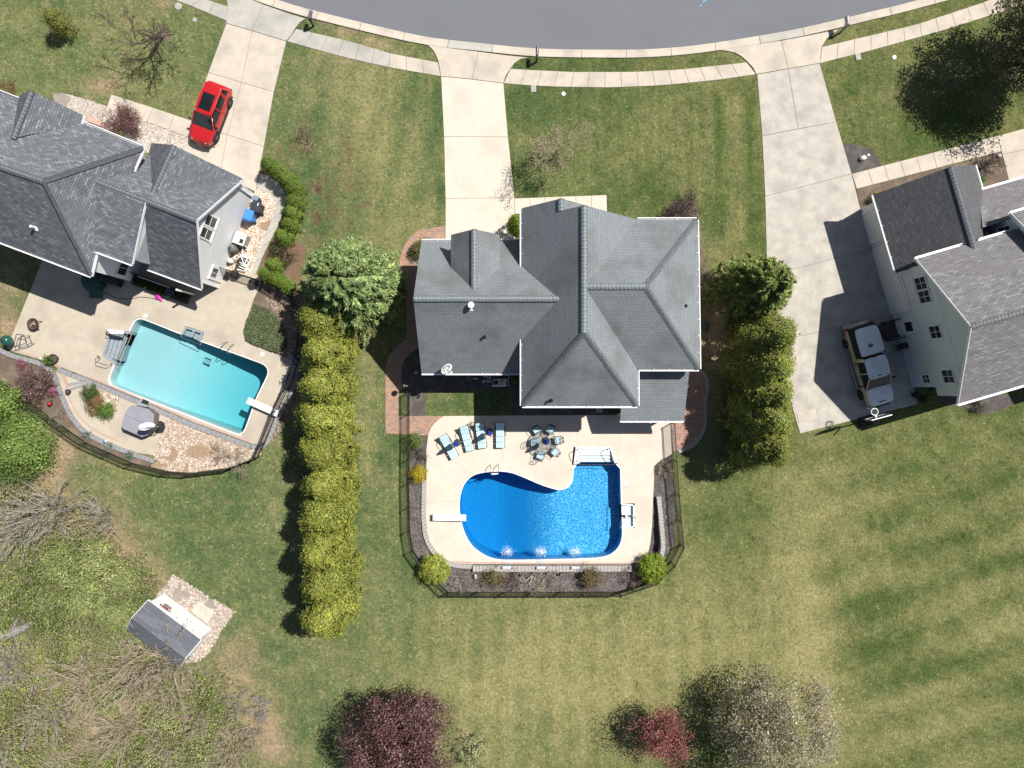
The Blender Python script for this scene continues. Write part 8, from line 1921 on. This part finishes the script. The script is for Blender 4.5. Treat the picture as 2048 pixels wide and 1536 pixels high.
tag(MB().tube([z5(*p) for p in [(440, 500, 0.07), (520, 545, 0.07), (620, 590, 0.07), (720, 608, 0.07), (830, 605, 0.07), (930, 583, 0.07), (1020, 588, 0.07), (1110, 605, 0.07), (1150, 600, 0.1)]], 0.022, 6).build('garden_hose', M_CLAD), 'dark garden hose snaking over the white house patio', 'hose')
tag(MB().tube([z5(*p) for p in [(880, 400, 0.065), (885, 480, 0.065), (930, 550, 0.065), (960, 610, 0.065), (970, 690, 0.065), (990, 760, 0.065), (1010, 790, 0.065)]], 0.010, 5).build('power_cord', M_LID), 'thin grey cord running over the patio to the skimmer lid', 'cord')
# fire pit, kamado, pots
z6 = lambda zx, zy, z: P(zx / 6.4, 620 + zy / 6.4, z)
t = thing('fire_pit', 'round rusty fire pit with sticks on the left patio', 'fire pit', tuple(z6(470, 185, 0.05)))
M_RUST = pmat('rusty_iron', (0.10, 0.06, 0.045), (0.05, 0.035, 0.03), scale=8, rough=0.9)
MB().lathe([(0.12, 0.22), (0.3, 0.26), (0.38, 0.42), (0.42, 0.43), (0.40, 0.45), (0.34, 0.42), (0.2, 0.3), (0.01, 0.29)], n=20).build('bowl', M_RUST, t, world=False)
for k in range(4): a = k * 1.57 + 0.5; MB().tube([(0.36 * math.cos(a), 0.36 * math.sin(a), 0.42), (0.44 * math.cos(a), 0.44 * math.sin(a), 0.0)], 0.03, 6).build('leg', M_RUST, t, world=False)
for k in range(4): MB().tube([(-0.25 + 0.1 * k, -0.2 + 0.08 * k, 0.36 + 0.03 * k), (0.1 + 0.05 * k, 0.2 - 0.1 * k, 0.42 + 0.02 * k)], 0.025, 5).build('stick', M_TWIG, t, world=False)
t = thing('kamado_grill', 'green egg shaped grill in a metal cart at the left patio edge', 'grill', tuple(z6(190, 400, 0.05)))
kp = z6(195, 400, 0.05); M_EGG = pmat('glazed_green', (0.02, 0.09, 0.075), (0.018, 0.075, 0.065), scale=14, rough=0.15, spec=0.6)
MB().lathe([(0.16, 0.45), (0.3, 0.58), (0.37, 0.8), (0.375, 0.86)], tuple(kp), 24).build('base_shell', M_EGG, t, smooth=True); MB().lathe([(0.38, 0.862), (0.37, 0.92), (0.3, 1.08), (0.18, 1.18), (0.08, 1.21)], tuple(kp), 24).build('dome', M_EGG, t, smooth=True); MB().lathe([(0.08, 1.2), (0.09, 1.28), (0.01, 1.29)], tuple(kp), 12).build('chimney_cap', M_IRON, t)
ct = MB(); cs = [z6(210, 310, 0.85), z6(300, 320, 0.85), z6(350, 420, 0.85), z6(170, 470, 0.85)]
for i in range(4): ct.tube([cs[i], cs[(i + 1) % 4]], 0.025, 6); ct.tube([cs[i], Vector((cs[i].x, cs[i].y, 0.05))], 0.025, 6); ct.tube([Vector((cs[i].x, cs[i].y, 0.35)), Vector((cs[(i + 1) % 4].x, cs[(i + 1) % 4].y, 0.35))], 0.02, 6)
ct.build('cart', M_STEEL, t)
t = thing('potted_palm', 'spiky green potted plant where the paver bands meet', 'potted plant', tuple(z6(655, 640, 0.14)))
MB().lathe([(0.16, 0), (0.22, 0.3), (0.25, 0.32), (0.2, 0.28), (0.01, 0.27)], n=16).build('pot', M_CLAD, t, world=False)
n_ = 130; a = rng.uniform(0, 6.28, n_); el = rng.uniform(0.0, 1.2, n_); d = np.stack([np.cos(a) * np.cos(el), np.sin(a) * np.cos(el), np.sin(el)], 1); L = rng.uniform(0.35, 0.6, n_)
cards('leaves', d * (L * 0.5)[:, None] + [0, 0, 0.32], np.cross(d, unit(n_)), L, 0.05, tints(n_, [(0.15, 0.24, 0.05), (0.22, 0.30, 0.08), (0.09, 0.15, 0.03)], 0.2), M_LEAF, t, axis=d, world=False)
t = thing('large_pot', 'empty dark brown round pot beside the spiky potted plant', 'pot', tuple(z6(720, 625, 0.05))); MB().lathe([(0.2, 0), (0.3, 0.25), (0.33, 0.4), (0.29, 0.4), (0.2, 0.15), (0.01, 0.14)], n=20).build('pot', M_RUST, t, world=False); MB().lathe([(0.24, 0.25), (0.01, 0.27)], n=16).build('soil', M_MULCH, t, world=False)
t = thing('ornament', 'white and black striped ornament left of the spiky potted plant', 'ornament', tuple(z6(550, 630, 0.05)), -0.4); MB().box((0, 0, 0.1), (0.36, 0.18, 0.2)).build('body', M_WHITE, t, world=False, bevel=0.04)
for k in range(3): MB().box((-0.1 + 0.1 * k, -0.01, 0.203), (0.03, 0.17, 0.012)).build('stripe', M_CLAD, t, world=False)
for zx, zy, lb, m_, r_ in [(890, 1045, 'small black pot on the curved paver band', M_CLAD, 0.17), (665, 800, 'small cream pot at the bed edge beside the pink bricks', pmat('pot_cream', (0.55, 0.45, 0.33)), 0.13)]:
    t = thing('small_pot', lb, 'pot', tuple(z6(zx, zy, 0.14 if zx == 890 else 0.02))); MB().lathe([(r_ * 0.7, 0), (r_, 0.22), (r_ * 1.1, 0.24), (r_ * 0.8, 0.22), (0.01, 0.18)], n=14).build('pot', m_, t, world=False); MB().lathe([(r_ * 0.75, 0.2), (0.01, 0.212)], n=12).build('soil', M_MULCH2, t, world=False)
t = thing('red_ball', 'red gazing ball on a short stand in the brown bed by the left fence', 'garden ball', tuple(z6(665, 1200, 0.01))); MB().lathe([(0.08, 0), (0.05, 0.1), (0.06, 0.14)], n=10).build('stand', M_CLAD, t, world=False); MB().lathe([(0.02, 0.13), (0.12, 0.2), (0.15, 0.28), (0.12, 0.37), (0.02, 0.43)], n=16).build('ball', pmat('red_glaze', (0.38, 0.02, 0.025), rough=0.15), t, world=False, smooth=True)
# hot tub with its cover, cantilever umbrella and dark box
hp = [(256, 822), (254, 812), (262, 808), (296, 816), (309, 826), (311, 832), (308, 850), (296, 873), (285, 878), (272, 874), (240, 858), (239, 850), (248, 828)]
t = thing('hot_tub', 'square hot tub under a grey padded cover on the terrace', 'hot tub', tuple(P(275, 845, 0.035)))
def up(poly, z): return [tuple(P(p[0], p[1], z)[:2]) for p in poly]
tub = [(256, 816), (266, 810), (296, 818), (308, 829), (306, 850), (296, 870), (284, 874), (246, 858), (243, 850), (250, 828)]
tubw = up(tub, 0.9); MB().prism(shrink(tubw, 0.04), 0.036, 0.82).build('shell', pmat('tub_side_brown', (0.16, 0.13, 0.115), rough=0.6), t)
c0_ = Vector((sum(p[0] for p in tubw) / len(tubw), sum(p[1] for p in tubw) / len(tubw)))
dln = Vector(P(300, 838)[:2]) - Vector(P(250, 830)[:2]); dln.normalize()
M_COV = pmat('cover_grey_vinyl', (0.27, 0.265, 0.30), (0.24, 0.236, 0.265), scale=2, rough=0.55)
MB().prism(tubw, 0.825, 0.93).build('cover', M_COV, t, bevel=0.03); ln = Vector((0.93, -0.37)) ; MB().beam((c0_.x - ln.x * 0.98, c0_.y - ln.y * 0.98, 0.932), (c0_.x + ln.x * 0.98, c0_.y + ln.y * 0.98, 0.932), 0.05, 0.008).build('seam', pmat('seam_grey', (0.2, 0.2, 0.22)), t)
t = thing('cantilever_umbrella', 'folded white cantilever umbrella leaning over the hot tub corner', 'umbrella', tuple(P(318, 853, 0.035)))
MB().prism(shrink(up([(313, 842), (322, 842), (329, 846), (330, 856), (326, 865), (315, 867), (306, 862), (308, 848)], 0.1), 0.0), 0.036, 0.13).build('base', M_CLAD, t, bevel=0.03)
MB().tube([P(318, 853, 0.13), P(316, 853.5, 1.6), P(313, 854, 2.2)], 0.045, 8).build('mast', M_STEEL, t); MB().tube([P(313, 854, 2.15), P(296, 856, 2.35), P(277, 856, 2.2)], 0.03, 8).build('arm', M_STEEL, t)
mb = MB(); pr = [(0.04, 0.0), (0.16, 0.12), (0.24, 0.45), (0.21, 0.8), (0.12, 1.05), (0.03, 1.15)]; p0, p1 = P(276, 856, 2.15), P(309, 850, 2.05); dx = (p1 - p0).normalized(); s1 = dx.cross(Vector((0, 0, 1))).normalized(); s2_ = s1.cross(dx)
for r, l in pr:
    for k in range(14): a = k / 7 * math.pi; rr = r * (1.15 if k % 2 else 0.88); mb.v.append(tuple(p0 + dx * l + s1 * rr * math.cos(a) + s2_ * rr * math.sin(a)))
for i in range(5):
    for k in range(14): mb.f.append((i * 14 + k, i * 14 + (k + 1) % 14, (i + 1) * 14 + (k + 1) % 14, (i + 1) * 14 + k))
mb.build('canopy', M_WHITE, t)
t = thing('waterfall_box', 'dark topped grey spill box at the lower edge of the pale pool', 'spill box', tuple(P(288, 803, 0.1)))
MB().prism(up([(277, 808), (284, 799), (298, 803), (298, 814), (280, 811)], 0.2), 0.06, 0.40).build('box', M_STEPG, t); MB().prism(up([(282, 805), (287, 798), (297, 802), (296, 810)], 0.42), 0.402, 0.45).build('lid', M_CLAD, t)
t = thing('pool_cleaner', 'grey robot cleaner resting on the floor of the pale pool', 'pool cleaner', tuple(P(398, 720, -1.1))); zc = zf_left(*P(398, 722)[:2]) + 0.01
cx_, cy_ = P(398, 722)[:2]
MB().box((cx_, cy_, zc + 0.16), (0.44, 0.36, 0.2), rz=-0.4).build('body', pmat('cleaner_grey', (0.34, 0.42, 0.45), rough=0.5), t, bevel=0.04)
for s in (-1, 1): MB().box((cx_ + s * 0.06, cy_ + s * 0.2, zc + 0.07), (0.46, 0.07, 0.14), rz=-0.4).build('track', M_CLAD, t)
t = tag(MB().box(tuple(z6(950, 805, 0.12)), (0.26, 0.06, 0.06), rz=-0.35).build('brush', M_CLAD), 'small black brush lying on the paver band', 'brush')
t = thing('toy_plane', 'small blue and white garden ornament on the curved paver band', 'ornament', tuple(P(212, 882, 0.14)), 0.3); MB().box((0, 0, 0.06), (0.34, 0.12, 0.1)).build('body', M_WHITE, t, world=False, bevel=0.02); MB().box((-0.08, -0.06, 0.13), (0.12, 0.22, 0.03)).build('base', pmat('ornament_blue', (0.05, 0.1, 0.4)), t, world=False)

# ------------------------------------------------------------------ white shed on its gravel pad
zs = lambda zx, zy, z: P(250 + zx / 7.3125, 1130 + zy / 7.3125, z)
sh = thing('garden_shed', 'white shed with black roof and red sign at the edge of the wild corner', 'shed', tuple(zs(700, 800, 0)))
# front wall foot and head lines, found from the picture
fA, fB = zs(570, 415, 0.02), zs(1270, 940, 0.02)
ud = (fB - fA).normalized(); L_ = (fB - fA).length; vd = Vector((ud.y, -ud.x, 0))
if vd.y > 0: vd = -vd
wdt_ = 2.25; hw, hr = 2.15, 2.85
def S(u, v, z): return fA + ud * u + vd * v + Vector((0, 0, z - 0.02))
mb = MB(); mb.prism([tuple(S(0, 0, 0)[:2]), tuple(S(L_, 0, 0)[:2]), tuple(S(L_, wdt_, 0)[:2]), tuple(S(0, wdt_, 0)[:2])], 0.0, hw)
for u in (0.06, L_ - 0.06): gable(mb, [S(u, 0, hw + 0.002), S(u, wdt_, hw + 0.002), S(u, wdt_ / 2, hr - 0.06)], ud * 0.1)
mb.build('wall', M_WHITE, sh)
M_SHR = shingle('shed_black_sheet', [(0.085, 0.09, 0.105), (0.12, 0.127, 0.145), (0.15, 0.158, 0.18)], (0.07, 0.075, 0.085), bw=0.9, stain=(0.17, 0.18, 0.205))
rr_ = roof('roof', [[S(-0.12, -0.12, hw - 0.02), S(L_ + 0.12, -0.12, hw - 0.02), S(L_ + 0.12, wdt_ / 2, hr), S(-0.12, wdt_ / 2, hr)], [S(-0.12, wdt_ + 0.12, hw - 0.02), S(L_ + 0.12, wdt_ + 0.12, hw - 0.02), S(L_ + 0.12, wdt_ / 2, hr), S(-0.12, wdt_ / 2, hr)]], M_SHR, sh, t=0.06)
for u in (-0.14, L_ + 0.14): MB().beam(S(u, -0.12, hw - 0.05), S(u, wdt_ / 2, hr - 0.03), 0.03, 0.12).beam(S(u, wdt_ + 0.12, hw - 0.05), S(u, wdt_ / 2, hr - 0.03), 0.03, 0.12).build('fascia', M_TRIM, rr_)
MB().beam(S(-0.12, -0.14, hw - 0.06), S(L_ + 0.12, -0.14, hw - 0.06), 0.03, 0.12).build('fascia', M_TRIM, rr_)
for k in (0, 1):
    u0 = 1.95 + k * 0.83; dr = MB().obox(S(u0 + 0.4, -0.02, 1.02), ud * 0.395, vd * 0.02, (0, 0, 0.92)).build('door', M_TRIM, sh)
    MB().obox(S(u0 + (0.68 if k == 0 else 0.12), -0.05, 1.0), ud * 0.02, vd * 0.015, (0, 0, 0.09)).build('handle', M_CLAD, dr)
    MB().obox(S(u0 + (0.08 if k == 0 else 0.72), -0.045, 1.65), ud * 0.05, vd * 0.006, (0, 0, 0.03)).build('hinge', M_CLAD, dr)
sgn = MB(); sc0 = S(0.98, -0.012, 1.35)
for k in range(9): a = math.pi * (k / 8); sgn.obox(sc0 + ud * (0.40 * math.cos(a)) + Vector((0, 0, 0.14 * math.sin(a) + 0.06)), ud * 0.055, vd * 0.008, (0, 0, 0.045))
so_ = sgn.build('sign', pmat('sign_dark', (0.06, 0.04, 0.04)), sh); MB().obox(sc0 + Vector((0, 0, 0.03)), ud * 0.24, vd * 0.010, (0, 0, 0.10)).build('panel', pmat('sign_red', (0.42, 0.05, 0.03)), so_)
tx = MB()
for r in range(3):
    x = -0.34 + 0.06 * r
    while x < 0.34 - 0.06 * r:
        wl_ = random.uniform(0.04, 0.09); tx.obox(sc0 + ud * (x + wl_ / 2) + Vector((0, 0, -0.16 - 0.11 * r)), ud * wl_ / 2, vd * 0.006, (0, 0, 0.033)); x += wl_ + 0.018
tx.build('print', pmat('sign_print', (0.05, 0.05, 0.06)), so_, kind='stuff')
rp = thing('shed_ramp', 'pale board ramp in front of the white shed doors', 'ramp', tuple(zs(1140, 680, 0)))
ra, rb_, rc_, rd = zs(960, 680, 0.2), zs(1205, 860, 0.2), zs(1315, 690, 0.05), zs(1075, 525, 0.05)
M_RAMP = pmat('pale_boards', (0.52, 0.47, 0.40), (0.42, 0.37, 0.31), scale=3, rough=0.9, bump=0.2)
for k in range(8):
    u0, u1 = k / 8 + 0.006, (k + 1) / 8 - 0.006; MB().slab3([ra.lerp(rd, u0), ra.lerp(rd, u1), rb_.lerp(rc_, u1), rb_.lerp(rc_, u0)], 0.04).build('board', M_RAMP, rp)
MB().slab3([ra.lerp(rd, 0.02) - Vector((0, 0, 0.045)), ra.lerp(rd, 0.98) - Vector((0, 0, 0.03)), rb_.lerp(rc_, 0.98) - Vector((0, 0, 0.03)), rb_.lerp(rc_, 0.02) - Vector((0, 0, 0.045))], 0.03).build('frame', M_OLDWOOD, rp)

# parts that are bundles of fine twigs or leaves read as one mass
for o in bpy.data.objects:
    if o.type == 'MESH' and o.parent is not None and o.name.split('.')[0] in ('stems', 'twigs', 'buds', 'branches', 'blossom', 'foliage', 'crown', 'plant', 'leaves', 'leaf_rosette'):
        o['kind'] = 'stuff'
